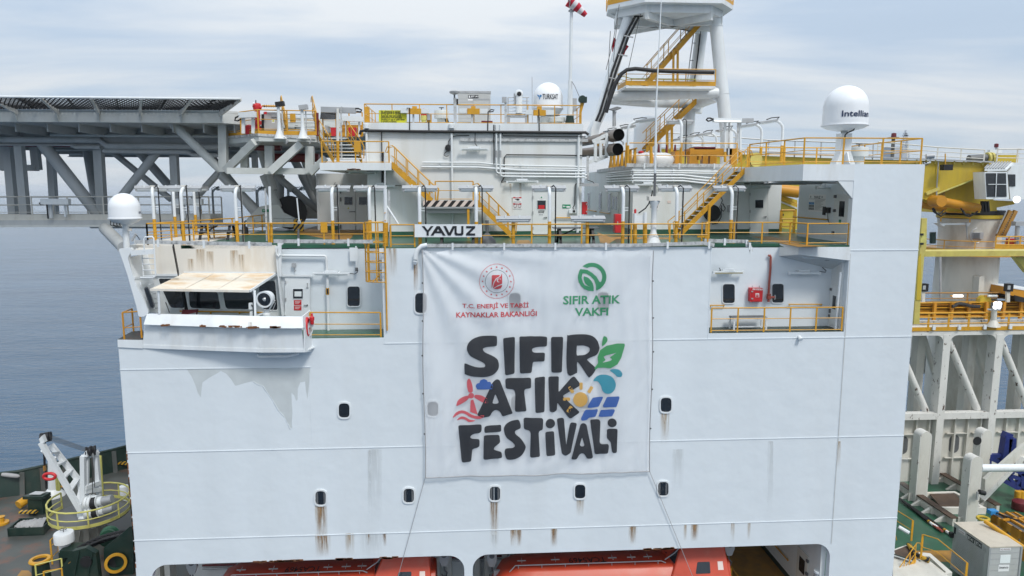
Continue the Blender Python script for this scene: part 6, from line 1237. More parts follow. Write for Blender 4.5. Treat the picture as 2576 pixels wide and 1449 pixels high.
tag(MB().tube([cT.P(a,b_,9.2) for a,b_ in ((640,685),(700,686),(735,722),(738,760))],.05,8).build('bent_tube','white'),'thin bent white tube beside the lower exhaust mouth','pipe')
def goose(c,a,b_,ht,wd,y,l,lit_=True,fit=.95):
    """gooseneck lamp seen from the side: base photo point, head to the left"""
    base=c.P(a,b_,y);top=c.P(a,ht,y);hgt=top.z-base.z;t=thing('lamp_post',l,'lamp post',base,GL)
    MB().tube([base,base+Vector((0,0,1.0))],.085,12).build('pole_foot','yellow',t)
    s_=-1 if wd < 0 else 1;n_=base+Vector((0,0,hgt-.5))
    MB().tube([base+Vector((0,0,1.0)),n_]+[n_+Vector((s_*.55*(1-math.cos(R(q))),-.1*(1-math.cos(R(q))),.45*math.sin(R(q)))) for q in (25,50,75,90)],.075,12).build('pole','white',t)
    e=n_+Vector((s_*.55,-.1,.47));d=Vector((s_*abs(fit),-.35,-.16 if s_<0 else .1));fx=MB().bar(e-d*.12,e+d,.30,.09).build('fitting','grey',t);MB().tube([e+d*.05+Vector((0,-.06,-.07)),e+d*.95+Vector((0,-.06,-.07))],.06,8).build('tube_cover','tube',fx)
    MB().tube([e-d*.1,e-d*.3+Vector((0,0,.14)),e+d*.2+Vector((0,0,.16)),e+d*.5+Vector((0,0,.1))],.03,6).build('cable','black',t)
    return t
ZA=39.12
goose(cT,800,1040,390,1,8.9,'lamp post with a yellowed lens leaning right beside the exhausts',fit=.9)
for a,b_,ht,l in ((590,1000,490,'white gooseneck lamp just behind the upper exhaust mouth'),(410,900,540,'second gooseneck lamp behind the exhausts'),(345,900,580,'third gooseneck lamp behind the exhausts, most hidden')):goose(cT,a,b_,ht,1,13.5 if a>500 else 15.5,l,fit=.7)
p=cU.P(95,970,9.2);copy_thing(proto,(p.x,9.2,ZG),0,'roof lamp post with a wide grey fitting above the white raft capsule')
for a,ht,y,l in ((265,520,16,'small roof lamp behind the rear mast leg'),(475,470,15,'roof lamp above the ochre beam, left of a similar one'),(700,430,14,'roof lamp above the ochre beam, right of a similar one'),(1040,360,13,'roof lamp in front of the right mast leg'),(1465,280,10,'roof lamp with a grey box on its pole by the roof railing'),(1822,215,7.5,'largest roof lamp with a black cable at the roof railing')):goose(cU,a,975-(975-ht)*.0 -(0 if y>10 else 10),ht,-1,y,l,fit=1.05 if y<11 else .9)
wl2=thing('lamp_post','two poles sharing one long white fitting in front of the right mast leg','lamp post',cU.P(990,950,9.2),GL)
for a in (860,1120):MB().tube([cU.P(a+0,940,9.2),cU.P(a,760,9.2)],.085,10).build('pole_foot','yellow',wl2);MB().tube([cU.P(a,760,9.2),cU.P(a,250,9.2)],.075,12).build('pole','white',wl2)
for a in (915,1065):MB().bar(cU.P(a,960,9.1),cU.P(a+18,250,9.1),.09,.05).build('cable_riser','zinc',wl2)
MB().bar(cU.P(655,215,9.0),cU.P(1135,225,9.0),.26,.22).build('fitting','white',wl2);MB().bar(cU.P(1140,225,9.0),cU.P(1340,225,9.0),.2,.24).build('fitting_end','grey',wl2);MB().tube([cU.P(670,238,8.85),cU.P(1125,246,8.85)],.06,8).build('tube_cover','tube',wl2);MB().tube([cU.P(a,b_,9) for a,b_ in ((660,205),(600,180),(560,185),(538,210),(570,235),(640,215))],.05,6).build('cable','black',wl2)
# roof of the aft deckhouse: raft capsules, ochre gantry, railings
tray([cG.P(645,655,YG-.08),cG.P(1700,662,YG-.08)],'perforated white tray along the roof edge of the aft deckhouse',hgt=.2)
trs=thing('cable_tray','white slotted tray on the alley side roof edge','cable tray',(XG0,YG,ZG));MB().bar((XG0-.06,YG,ZG+.02),(XG0-.06,20,ZG+.02),.04,.22).build('tray','zinc',trs)
al=thing('roof_edge_frame','row of heavy ochre frames along the alley roof edge under the exhausts','railing',(XG0+.2,YG,ZG));
for i in range(7):
    y=YG+.4+i*1.15;MB().bar((XG0+.15,y,ZG),(XG0+.15,y,ZG+1.05),.14,.14).build('post','yellow',al);MB().bar((XG0+.15,y,ZG+.95),(XG0+.15,y+.75,ZG),.08,.08).build('brace','yellow',al)
MB().tube([(XG0+.15,YG,ZG+1.05),(XG0+.15,17.5,ZG+1.05)],.045,8).build('top_rail','yellow',al)
railing([(cG.P(640,640,YG).x,YG+.1,ZG),(cG.P(1755,645,YG).x,YG+.1,ZG)],'ochre railing along the front roof edge of the aft deckhouse',h=1.35,mids=(.48,),spacing=3.0)
def capsule(p,q,r,l):
    t=thing('life_raft',l,'life raft',Vector(p).lerp(Vector(q),.5),'life raft capsules');p=Vector(p);q=Vector(q);d=(q-p).normalized();Ln=(q-p).length
    MB().lathe([(0,0),(r*.55,.06*Ln),(r*.85,.13*Ln),(r,.22*Ln),(r,.78*Ln),(r*.85,.88*Ln),(r*.5,.96*Ln),(0,Ln)],p,24,d).build('shell','foam',t)
    MB().lathe([(r*1.01,.3*Ln),(r*1.05,.31*Ln),(r*1.05,.33*Ln),(r*1.01,.34*Ln)],p,24,d,False).build('rib','foam',t);MB().lathe([(r*1.01,.5*Ln),(r*1.04,.505*Ln),(r*1.04,.525*Ln),(r*1.01,.53*Ln)],p,24,d,False).build('rib','black',t);MB().lathe([(r*1.01,.42*Ln),(r*1.03,.425*Ln),(r*1.03,.455*Ln),(r*1.01,.46*Ln)],p,24,d,False).build('strap','orange',t)
    MB().bar(p.lerp(q,.15)+Vector((0,-r*.6,-r*.8)),p.lerp(q,.85)+Vector((0,-r*.6,-r*.8)),.06,.05).build('cradle_rail','grey',t);return t
capsule(cT.P(880,985,9.6),cT.P(1515,985,9.6),.40,'large white life raft capsule with an orange strap on the aft deckhouse roof')
for i,(a,y) in enumerate(((790,10.6),(740,11.8),(700,13.0))):q=cT.P(a,985,y);capsule(q,(q.x+2.4,q.y,q.z),.36,('nearest','middle','farthest')[i]+' of the white raft capsules partly hidden behind the large one')
fl3=thing('red_float','small red float on top of the raft capsules','float',cT.P(1005,885,9.6));MB().lathe([(0,0),(.16,.02),(.18,.1),(.1,.16),(0,.17)],cT.P(1005,895,9.6),12).build('body','red',fl3)
for a,h_,l in ((1275,750,'left of three slim red poles behind the raft capsules'),(1395,760,'middle of three slim red poles behind the raft capsules'),(1525,755,'right of three slim red poles behind the raft capsules')):tag(MB().tube([cT.P(a,890,12),cT.P(a+3,h_,12)],.09,8,.05).build('red_pole','darkred'),l,'pole')
br_=tag(MB().tube([cT.P(1160,1045,8.95),cT.P(1158,785,8.95)],.09,8).build('railing_stanchion','yellow'),'thicker ochre stanchion in front of the large raft capsule','post')
hd2=radome('hidden_radome','pale dome partly hidden behind the lower mast stair',cT.P(1100,880,19),1.0,2.6)
MB().tube([cT.P(1100,880,19)+Vector((0,0,-.2)),cT.P(1100,1000,19)],.5,14).build('pedestal','white',hd2)
gn=thing('ochre_gantry','heavy ochre beam frame with a red cover on the aft deckhouse roof','frame',cU.P(500,950,10.5));yg=10.5
MB().bx(tuple(cU.P(258,830,yg)),tuple(cU.P(858,722,yg+1.2))).build('main_beam','orangeyel',gn);MB().bx(tuple(cU.P(0,825,yg+.4)),tuple(cU.P(258,765,yg+1.3))).build('side_beam','orangeyel',gn);MB().bx(tuple(cU.P(858,815,yg)),tuple(cU.P(1060,715,yg+.8))).build('side_beam','orangeyel',gn)
for a,b_ in ((245,360),(475,525),(600,665),(960,1000),(0,40)):MB().bx(tuple(cU.P(a,985,yg)),tuple(cU.P(b_,820,yg+.5))).build('leg','orangeyel',gn)
MB().bx(tuple(cU.P(380,900,yg)),tuple(cU.P(430,830,yg+.3))).build('bracket','orangeyel',gn);MB().bx(tuple(cU.P(330,720,yg)),tuple(cU.P(600,692,yg+1))).build('red_cover','darkred',gn)
dr_=thing('hose_drum','yellow hose drum with black coils beside the head of the long stair','hose reel',cU.P(1300,900,9));MB().lathe([(.0,0),(.42,0),(.42,.04),(.25,.06),(.25,.4),(.42,.42),(.42,.46),(0,.46)],cU.P(1310,905,8.8),24,(.3,-1,0)).build('drum','mustard',dr_)
for i in range(4):MB().lathe([(.28+.02*i,.12+.07*i),(.33+.02*i,.15+.07*i),(.28+.02*i,.18+.07*i)],cU.P(1310,905,8.8),24,(.3,-1,0),False).build('hose_coil','black',dr_)
# roof rail over the shelter and the tower
pA=cU.P(1270,1000,5.0);railing([Vector((pA.x,5.0,ZA)),Vector((15.4,.12,ZA)),Vector((X1-.15,.12,ZA)),Vector((X1-.15,6.5,ZA))],'long ochre railing around the roof above the white tower',h=1.18,mids=(.1,.52),spacing=1.7)
railing([Vector((pA.x+.3,6.0,ZA)),Vector((15.5,6.3,ZA)),Vector((X1-.2,6.4,ZA))],'second ochre railing on the far side of the tower roof',h=1.1,mids=(.3,.65),spacing=1.6)
# lettered dome on the tower roof
ci=cI.P(775,515,1.6);ri=(cI.P(1000,480,1.6).x-cI.P(550,480,1.6).x)/2*.93;ci.x=cI.P(772,500,1.6).x
r2_=radome('tower_radome','white dome with dark lettering on a flared pedestal above the side tower',ci,ri,cI.P(0,100,1.6).z-ci.z,under=.22)
MB().tube([ci+Vector((0,0,-.2)),ci+Vector((0,0,-.75))],.15,16).build('neck','pale',r2_);MB().bx((ci.x-.26,ci.y-.26,cI.P(0,845,1.6).z),(ci.x+.26,ci.y+.26,ci.z-.35)).build('column','white',r2_)
zf0=ZA;z1_=cI.P(0,790,1.6).z
MB().prism([(ci.x-.5,ci.y-.28,ZA),(ci.x+.5,ci.y-.28,ZA),(ci.x+.27,ci.y-.28,z1_),(ci.x-.27,ci.y-.28,z1_)],(0,.56,0)).build('flared_foot','white',r2_);MB().bar((ci.x,ci.y-.55,ZA),(ci.x,ci.y-.28,z1_),.05,.3).build('gusset','white',r2_)
MB().tube([cI.P(a,b_,1.0) for a,b_ in ((878,520),(860,555),(800,580),(775,605),(768,700),(755,800))],.035,6).build('cable','black',r2_)
l0,l1=cI.P(748,415,1.6-ri*.9),cI.P(984,420,1.6);t0=math.asin(-.15);t1=math.asin(.955)
zl3=cI.P(800,418,1.6-ri*.9).z
wrap(text('Intellian',(ci.x+t0*ri,0,zl3),(ci.x+t1*ri,0,zl3),.28,None,None,bold=.02,off=(0,0,0),wf=1),ci,ri+.008).build('lettering','navytxt',r2_,recalc=False)
c=cI.P(905,890,2.2);c.z=ZA;mushroom(c,'pale mushroom vent on the tower roof beside the lettered dome pedestal',.44,cI.P(0,725,2.2).z-ZA)
cm3=thing('corner_camera','small white camera on a bracket at the corner of the tower roof','camera',cI.P(1610,880,.3));MB().tube([cI.P(1590,820,.3),cI.P(1670,815,.2)],.12,12).build('body','grey',cm3);MB().tube([cI.P(1630,830,.3),cI.P(1630,880,.3),cI.P(1560,890,.3)],.05,8).build('bracket','white',cm3);MB().tube([cI.P(a,b_,.25) for a,b_ in ((1600,880),(1560,870),(1575,910),(1610,900))],.025,6).build('cable','black',cm3)
# ================================================================ HELIDECK
HX0,HY0=cA.P(2215,300,9.0).x,9.0
RH_=15.5;hw=RH_*.4142;hcx,hcy=HX0-hw,HY0+RH_
zt=cA.P(1500,222,9).z;zb=cA.P(1500,352,9).z
heli=thing('helideck','big grey octagonal helideck on tubular struts rising over the bow','helideck',(hcx,hcy,zb))
def octo(r):
    h=r*.4142
    return [(hcx-h,hcy-r),(hcx+h,hcy-r),(hcx+r,hcy-h),(hcx+r,hcy+h),(hcx+h,hcy+r),(hcx-h,hcy+r),(hcx-r,hcy+h),(hcx-r,hcy-h)]
MB().prism([(x,y,zt-.12) for x,y in octo(RH_)],(0,0,.12)).build('deck_plate','pale',heli)
MB().prism([(x,y,zb) for x,y in octo(RH_)],(0,0,zt-.13-zb),[[(x,y,zb) for x,y in octo(RH_-.25)]]).build('edge_girder','pale',heli)
MB().prism([(x,y,zb) for x,y in octo(RH_-.26)],(0,0,.06)).build('underside_plate','steel',heli)
gd=MB()
for y in (13.2,18.5,24,29):gd.bx((hcx-RH_*.8,y,zb-1.0),(hcx+RH_*.72,y+.12,zb));gd.bx((hcx-RH_*.8,y-.2,zb-1.03),(hcx+RH_*.72,y+.32,zb-.98))
gd.build('main_girder','steel',heli);gd=MB()
for x in range(-7,8):gd.bx((hcx+x*1.7,10,zb-.45),(hcx+x*1.7+.08,38,zb))
gd.build('cross_beam','steel',heli)
# safety net all round the visible sides
oi,oo=octo(RH_+.05),octo(RH_+1.75)
for k in (0,7):
    a0,a1=Vector((*oi[k],zt-.02)),Vector((*oi[(k+1)%8],zt-.02));c0,c1=Vector((*oo[k],zt+.42)),Vector((*oo[(k+1)%8],zt+.42))
    if k == 0:c1=c1+Vector((.9,.2,0))
    nt2=MB();n=62;m_=7
    G=[[a0.lerp(c0,j/m_).lerp(a1.lerp(c1,j/m_),i/n)+Vector((0,0,-.10*math.sin(math.pi*j/m_)*abs(math.sin(math.pi*i/n*4)))) for i in range(n+1)] for j in range(m_+1)]
    for j in range(m_):
        for i in range(n):
            nt2.bar(G[j][i],G[j+1][i+1],.045);nt2.bar(G[j][i+1],G[j+1][i],.045)
    nt2.build('safety_net','black',heli)
    MB().tube([c0,c1],.06,8).build('net_edge_tube','white',heli);MB().tube([a0,a1],.05,8).build('net_inner_tube','white',heli)
    nb=6
    for i in range(nb+1):
        p,q=a0.lerp(a1,i/nb),c0.lerp(c1,i/nb);MB().hexa([p+Vector((-.06,0,-.32)),p+Vector((.06,0,-.32)),p+Vector((.06,0,-.04)),p+Vector((-.06,0,-.04)),q+Vector((-.06,0,-.10)),q+Vector((.06,0,-.10)),q+Vector((.06,0,.05)),q+Vector((-.06,0,.05))]).build('net_arm','chipped',heli)
        nrm=(q-p);nrm.z=0;nrm.normalize();MB().prism([p+Vector((0,0,-.1)),p+nrm*.30+Vector((0,0,-.12)),p+nrm*.12+Vector((0,0,-.55)),Vector((p.x,p.y,zb))],(.03,0,0)).build('gusset','pale',heli)
    for i in range(nb*2):
        if i%2:p,q=a0.lerp(a1,i/nb/2),c0.lerp(c1,i/nb/2);MB().bar(p,q,.09,.05).build('net_batten','black',heli)
# struts
YS_=13.5
def strut(c,a,b_,c2,a2,b2,r,y=YS_,y2=None,mat='steel',n='strut',sq=False):
    r *= .54 if mat == 'steel' else .8;p,q=c.P(a,b_,y),c2.P(a2,b2,y if y2 is None else y2)
    (MB().bar(p,q,r*2,r*2,(0,1,0)) if sq else MB().tube([p,q],r,18)).build(n,mat,heli)
zc1=cA.P(1000,420,YS_)
strut(cA,180,430,cA,262,1335,.40,sq=True,n='column');strut(cA,70,480,cA,140,1290,.42,y=16,sq=True,n='column');strut(cA,500,500,cA,550,1290,.42,y=22,sq=True,n='column')
strut(cA,980,420,cA,1035,1335,.44,sq=True,n='column');strut(cA,1738,420,cA,1782,1330,.40,sq=True,n='column')
strut(cA,330,440,cA,1000,1290,.66);strut(cA,1720,470,cA,1230,1090,.48);strut(cA,1000,540,cA,1725,1130,.36,y=15);strut(cA,1350,590,cA,1720,1010,.55,y=19);strut(cA,870,560,cA,965,1105,.62,y=22,y2=19)
strut(cA,2235,820,cA,1950,1130,.40,y=14);strut(cA,2120,700,cA,2600,1300,.52,y=14);strut(cAA,1690,1265,cB,240,730,.62,y=12,y2=9)
strut(cA,2560,660,cA,2570,860,.3,y=15,sq=True)
for a,b_,a2,b2,r,y in ((505,850,690,1460,.52,13.5),(750,1090,770,1460,.55,16),(990,1040,1215,1460,.5,18),(1140,1040,1290,1460,.5,15),(690,1230,960,1460,.36,15),(40,1000,440,860,.28,15)):strut(cC,a,b_,cC,a2,b2,r,y=y)
for a,b_,a2,b2,r,y in ((1650,0,1790,330,.52,13.5),(1810,0,1800,320,.56,15.5),(2030,0,2190,310,.5,17),(2120,0,2205,200,.5,15),(1220,0,1640,420,.52,13.8),(1820,40,2200,360,.38,16),(1430,220,1640,430,.5,13.8)):strut(cB,a,b_,cB,a2,b2,r,y=y)
# plinth plates at the strut feet on the deck
for pts,y in ((((1480,440),(1500,420),(1600,320),(1700,300),(1800,300),(1850,380),(1960,435)),13.2),((((1960,270),(2110,270),(2200,420),(2205,440),(1900,440))),16.0)):MB().prism([cB.P(a,b_,y) for a,b_ in pts],(0,.15,0)).build('gusset_plate','pale',heli)
pt=thing('strut_plinth','pale grey plinth under the helideck legs on the green deck','plinth',cB.P(1700,525,12.6));MB().prism([cB.P(a,b_,13.0) for a,b_ in ((1475,440),(1965,440),(1940,525),(1480,525))],(0,2.5,0)).build('block','pale',pt)
for a in (1540,1660,1830):MB().bx(tuple(cB.P(a,520,12.9)),tuple(cB.P(a+14,445,12.99))).build('stiffener','pale',pt)
hz=tag(MB().bar(cB.P(1950,520,12.8),cB.P(2050,520,12.8),.05,.9).build('hazard_board','hazyel'),'black and yellow striped board beside the helideck plinth','board')
gs=thing('exit_sign','small green exit sign on the helideck strut plate','sign',cB.P(1660,360,13));plate(cB,1632,345,1700,372,13.15,.03).build('panel','signgreen',gs);plate(cB,1640,355,1660,361,13.11,.01).build('arrow','whitetxt',gs)
# forward walkway under the helideck
zw=cA.P(300,1335,12.6).z
fw_=thing('forward_walkway','pale grating walkway with a taupe toe board below the helideck','walkway',cA.P(600,1350,12.6))
pa,pb=cA.P(-400,1335,12.6),cA.P(1090,1340,12.6);pc=cA.P(2110,1352,12.6)
MB().bx((pa.x,12.6,zw-.40),(pc.x,15,zw)).build('floor_frame','steel',fw_);MB().bx((pa.x,12.55,zw-.42),(pc.x,12.62,zw-.30)).build('lower_flange','pale',fw_)
wr_=railing([(pa.x,12.65,zw),(pc.x,12.65,zw)],'taupe railing along the forward walkway below the helideck',h=1.4,mids=(.34,.66),spacing=2.2,mat='worn',toe=.34,square=.08)
railing([(pa.x,14.9,zw),(pc.x,14.9,zw)],'far side taupe railing of the forward walkway',h=1.35,mids=(.3,.62),spacing=2.2,mat='worn',toe=.3,square=.08)
MB().prism([cA.P(a,b_,13) for a,b_ in ((860,1365),(2110,1370),(2110,1420),(912,1418))],(0,1.2,0)).build('support_beam','steel',fw_)
for a,l in ((560,'white lamp fitting on a stand at the forward walkway railing'),(1900,'pale lamp fitting on the forward walkway behind the lamp posts')):
    t_=thing('walkway_lamp',l,'lamp',cA.P(a,1320,12.3));b0=1148;MB().bar(cA.P(a-140,b0,12.2),cA.P(a+140,b0,12.2),.3,.34).build('fitting','white',t_);MB().bar(cA.P(a-60,1150,12.4),cA.P(a-50,1315,12.4),.22,.16).build('stand','white',t_);MB().bar(cA.P(a+95,1190,12.4),cA.P(a+98,1300,12.4),.1,.1).build('strut','white',t_);MB().tube([cA.P(p_,q_,12.2) for p_,q_ in ((a-130,1150),(a-165,1165),(a-150,1180),(a-90,1170),(a-75,1320))],.045,6).build('cable','black',t_)
# service pipes under the deck
for pts,r_,m_,l in ((((-200,520),(1000,530),(1080,590),(2230,595)),.19,'steel','thick grey drain pipe stepping down below the helideck'),(((-200,550),(300,560),(900,565),(2300,575)),.24,'darkred','dark red fire main running below the helideck'),(((720,580),(760,600),(1010,600)),.12,'steel','short grey pipe between the helideck columns'),(((1040,640),(1890,650),(1940,680),(2230,683)),.13,'steel','slim grey pipe low under the right end of the helideck'),(((510,480),(2200,490)),.10,'pale','pale conduit close under the helideck girders')):
    t_=thing('service_pipe',l,'pipe',cA.P(*pts[-1],14.3));y=14.3 if m_ == 'darkred' else 12.9
    MB().tube([cA.P(a,b_,y) for a,b_ in pts],r_,12).build('pipe',m_,t_)
for a,b_,a2,b2,r_,l in ((420,845,800,850,.22,'dark red manifold under the access platform'),(670,1000,1340,1000,.26,'dark red main crossing behind the access platform braces')):tag(MB().tube([cC.P(a,b_,12.5),cC.P(a2,b2,12.5)],r_,12).build('fire_main','darkred'),l,'pipe')
ug=thing('grating_frame','grey drop frame hanging below the far left helideck edge','frame',cA.P(200,810,18));
for a,b_,a2,b2 in ((20,570,45,825),(350,600,375,830),(45,805,375,810),(0,800,45,810)):MB().bar(cA.P(a,b_,18),cA.P(a2,b2,18),.5,.4).build('bar','steel',ug)
# access platform at the right of the helideck
YP=8.6
ap3=thing('access_platform','pale access platform carried on diagonal braces at the helideck edge','platform',cC.P(480,720,YP))
zp1=cC.P(480,668,YP).z;zp0=cC.P(480,765,YP).z;k0,k1,k2=cC.P(480,668,YP),cC.P(1300,700,YP+.4),cC.P(0,705,YP+2.4)
MB().prism([(k2.x,k2.y,zp0),(k0.x,k0.y,zp0),(k1.x,k1.y,zp0),(k1.x,14,zp0),(k2.x,14,zp0)],(0,0,zp1-zp0)).build('slab','pale',ap3)
def brace(a,b_,a2,b2,r,y,y2=None):MB().bar(cC.P(a,b_,y),cC.P(a2,b2,y2 or y),r*2,r*2,(0,1,0)).build('brace','pale',ap3)
brace(430,770,20,1175,.20,YP+.2,YP+1.5);brace(1085,800,650,1200,.20,YP+.2);brace(1430,1000,1215,1220,.17,YP+.4);brace(630,830,640,1180,.22,YP+1.2);brace(1208,840,1210,1225,.22,YP+.6);brace(40,1185,1225,1195,.17,YP+.6);brace(275,850,288,1230,.20,YP+2.2)
strut(cA,1735,365,cA,2220,830,.30,y=10.5,mat='pale',n='brace');strut(cA,2245,360,cA,2250,850,.28,y=10.5,mat='pale',n='column',sq=True);strut(cA,2576,560,cA,2270,840,.24,y=10.5,mat='pale',n='brace')
tray([cC.P(0,712,YP+2.3),cC.P(470,672,YP-.03),cC.P(1290,720,YP+.35)],'slotted white cable tray along the rim of the access platform',hgt=.14,brk=False)
p0_,p1_,p2_=Vector((k2.x,k2.y,zp1)),Vector((k0.x,k0.y,zp1)),Vector((k1.x,k1.y,zp1))
railing([p0_,p1_,p2_],'ochre railing with a deep toe board round the access platform',h=1.32,mids=(.22,.62),spacing=1.5,toe=.22)
fmn=thing('fire_monitor','red fire monitor on a red standpipe at the access platform','fire monitor',cC.P(458,580,YP+.6));MB().tube([cC.P(460,590,YP+.6),cC.P(458,290,YP+.6)],.15,14).build('standpipe','red',fmn)
for b_ in (490,515,590):MB().lathe([(.15,-.05),(.23,-.05),(.23,.05),(.15,.05)],cC.P(459,b_,YP+.6),16,cap=False).build('flange','red',fmn)
MB().lathe([(0,-.2),(.2,-.18),(.25,0),(.2,.16),(0,.2)],cC.P(455,270,YP+.6),14).build('head','red',fmn);MB().tube([cC.P(400,245,YP+.4),cC.P(520,292,YP+.6)],.11,12).build('nozzle','red',fmn);MB().tube([cC.P(440,240,YP+.6),cC.P(438,180,YP+.6)],.03,6).build('lever','black',fmn);MB().lathe([(0,0),(.09,.04),(.0,.12)],cC.P(410,240,YP+.4),10).build('cap','white',fmn)
ycn=thing('foam_gun','ochre perforated foam gun barrel resting on the platform railing','foam gun',cC.P(650,270,YP+.8));MB().tube([cC.P(530,262,YP+.8),cC.P(790,268,YP+.6)],.05,8).build('barrel','yellow',ycn)
for i in range(7):MB().lathe([(.05,-.03),(.08,0),(.05,.03)],cC.P(560+i*32,264,YP+.78),10,(1,0,0),False).build('ring','darkred',ycn)
gc=thing('grey_cabinet','grey steel cabinet with a small yellow label on the access platform','cabinet',cC.P(660,600,YP+1));plate(cC,558,352,762,605,YP+1,.02).build('front','cabinet',gc);a_,b_=cC.P(558,605,YP+1),cC.P(762,352,YP+1);MB().bx((a_.x,YP+1.001,a_.z),(b_.x,YP+1.8,b_.z)).build('case','cabinet',gc);plate(cC,665,450,710,502,YP+.98,.004).build('label','tube',gc);plate(cC,672,466,703,486,YP+.974,.003).build('label_mark','signyel',gc);plate(cC,665,365,765,420,YP+.97,.06).build('hood','grey',gc);plate(cC,520,380,556,575,YP+.98,.02).build('side_panel','blacktxt',gc);plate(cC,556,345,596,380,YP+.7,.02).build('red_plate','red',gc)
for a,hb,l,bk in ((778,215,'white flared lamp stand with a black lamp head on the platform rim',1),(1112,262,'white flared lamp stand with a grey lamp head on the platform rim',0)):
    t_=thing('lamp_stand',l,'lamp post',cC.P(a,740,YP-.1));c=cC.P(a,735,YP-.1);MB().lathe([(.38,0),(.38,.04),(.28,.05),(.12,.5),(.09,.9),(.085,cC.P(a,hb+50,YP-.1).z-c.z)],c,12).build('stand','white',t_);MB().box(cC.P(a+5,hb+20,YP-.15),(.46,.3,.24),ry=R(-8)).build('lamp_head','black' if bk else 'grey',t_);MB().bar(cC.P(a+35,330,YP-.05),cC.P(a+50,700,YP-.05),.07,.05).build('cable_riser','zinc',t_);MB().tube([cC.P(p_,q_,YP-.15) for p_,q_ in ((a+45,690),(a+90,720),(a+115,760),(a+90,800))],.04,6).build('cable','grey',t_)
fxx=thing('platform_lamp','white lamp fitting on stands at the left end of the access platform','lamp',cC.P(320,660,YP+.3));MB().bar(cC.P(205,395,YP+.2),cC.P(450,385,YP),.26,.3).build('fitting','white',fxx);
for a in (262,402):MB().bar(cC.P(a,400,YP+.3),cC.P(a,655,YP+.3),.17,.12).build('stand','white',fxx)
MB().tube([cC.P(p_,q_,YP+.1) for p_,q_ in ((210,400),(150,430),(140,470),(180,475),(230,450))],.045,6).build('cable','black',fxx)
vlv=thing('red_valve','red valve wheel low on the access platform','valve',cC.P(345,620,YP+.7));MB().lathe([(0,-.1),(.26,-.08),(.3,0),(.26,.08),(0,.1)],cC.P(345,605,YP+.7),16,(0,-1,0)).build('wheel','red',vlv);MB().tube([cC.P(300,615,YP+.75),cC.P(400,610,YP+.75)],.09,8).build('pipe','darkred',vlv)
ybd=tag(MB().bx(tuple(cC.P(928,495,YP+.25)),tuple(cC.P(1003,372,YP+.28))).build('rail_board','yellow'),'yellow board on the access platform railing in front of green steps','board')
a_=cC.P(880,640,YP+.9);stair((a_.x,YP+.9,zp1),(cC.P(812,430,YP+2.2).x,YP+2.2,zp1+1.3),(1.75,0,0),'green stepped stair from the access platform up to the helideck',n=5,tread='green',sth=.3,rail_h=.9)
s0=cC.P(1545,1065,6.9);s1=cC.P(1300,705,8.8)
stair((s0.x,6.9,ZP1),(s1.x,9.4,zp1-.2),(1.52,0,0),'green stepped stair from the landing slab up to the access platform',n=7,tread='green',sth=.28)
lpp=thing('lamp_post','white and yellow pole with chipped paint standing on the landing slab','lamp post',cC.P(1605,1060,6.4),GL);MB().tube([cC.P(1608,1065,6.4),cC.P(1605,770,6.4)],.085,12).build('pole_foot','yellow',lpp);MB().tube([cC.P(1605,770,6.4),cC.P(1602,300,6.4)],.08,12).build('pole','chipped',lpp);MB().bar(cC.P(1660,1010,6.4),cC.P(1650,285,6.4),.08,.05).build('cable_riser','zinc',lpp);MB().bar(cC.P(1370,315,6.6),cC.P(1860,330,6.6),.3,.28).build('fitting','grey',lpp);MB().tube([cC.P(p_,q_,6.5) for p_,q_ in ((1650,285),(1700,300),(1900,300),(1945,320),(1930,350),(1870,340))],.05,6).build('cable','black',lpp)
bx4=thing('red_bin','two red fire buckets on the platform behind the lamp pole','bucket',cC.P(1540,690,YP+.8))
for a0,a1 in ((1500,1582),(1755,1865)):MB().prism([cC.P(a0,568,YP+.6),cC.P(a1,568,YP+.6),cC.P(a1-8,690,YP+.6),cC.P(a0+14,690,YP+.6)],(0,.5,0)).build('bucket','red',bx4)
tag(MB().tube([cC.P(1305,690,YP+.5),cC.P(1305,360,YP+.5)],.11,12).build('standpipe','darkred'),'dark red standpipe beside the head of the green stair','pipe')
nt3=thing('net_section','dark sagging net and ochre frames behind the head of the green stair','net',cC.P(1460,440,YP+2));m_=MB()
for i in range(14):m_.bar(cC.P(1370+i*15,350,YP+2),cC.P(1360+i*16,445,YP+1.6),.05);
for i in range(6):m_.bar(cC.P(1365,355+i*17,YP+2),cC.P(1580,352+i*18,YP+1.8),.05)
m_.build('net','black',nt3)
railing([cC.P(1400,690,YP+2.2),cC.P(1960,690,YP+2.2)],'ochre railing behind the red buckets',h=1.35,mids=(.35,.68),spacing=.9,toe=.2)
op2=thing('ochre_screen','ochre steel panels between the landing and the deckhouse roof','panel',cC.P(1850,690,YP+2.6));MB().bx(tuple(cC.P(1650,700,YP+2.6)),tuple(cC.P(1955,540,YP+2.9))).build('panel','orangeyel',op2);MB().bx(tuple(cC.P(1985,505,YP+2.6)),tuple(cC.P(2060,280,YP+2.9))).build('panel','yellow',op2)
wf2=thing('lamp_bracket','white lamp fitting on stands beside the ochre panels','lamp',cC.P(1830,700,YP+.6));MB().bar(cC.P(1670,440,YP+.6),cC.P(1975,455,YP+.6),.25,.28).build('fitting','white',wf2)
for a in (1725,1910):MB().bar(cC.P(a,470,YP+.7),cC.P(a,700,YP+.7),.1,.1).build('stand','white',wf2)
# fire hose drum, black silhouette of a reel by the legs
rl2=thing('cable_reel','large black cable reel among the helideck legs on the deck','reel',cB.P(1910,440,15));MB().lathe([(0,0),(1.05,0),(1.05,.1),(.6,.12),(.6,.6),(1.05,.62),(1.05,.7),(0,.7)],cB.P(1915,375,14.6),26,(.2,-1,0)).build('reel','black',rl2)
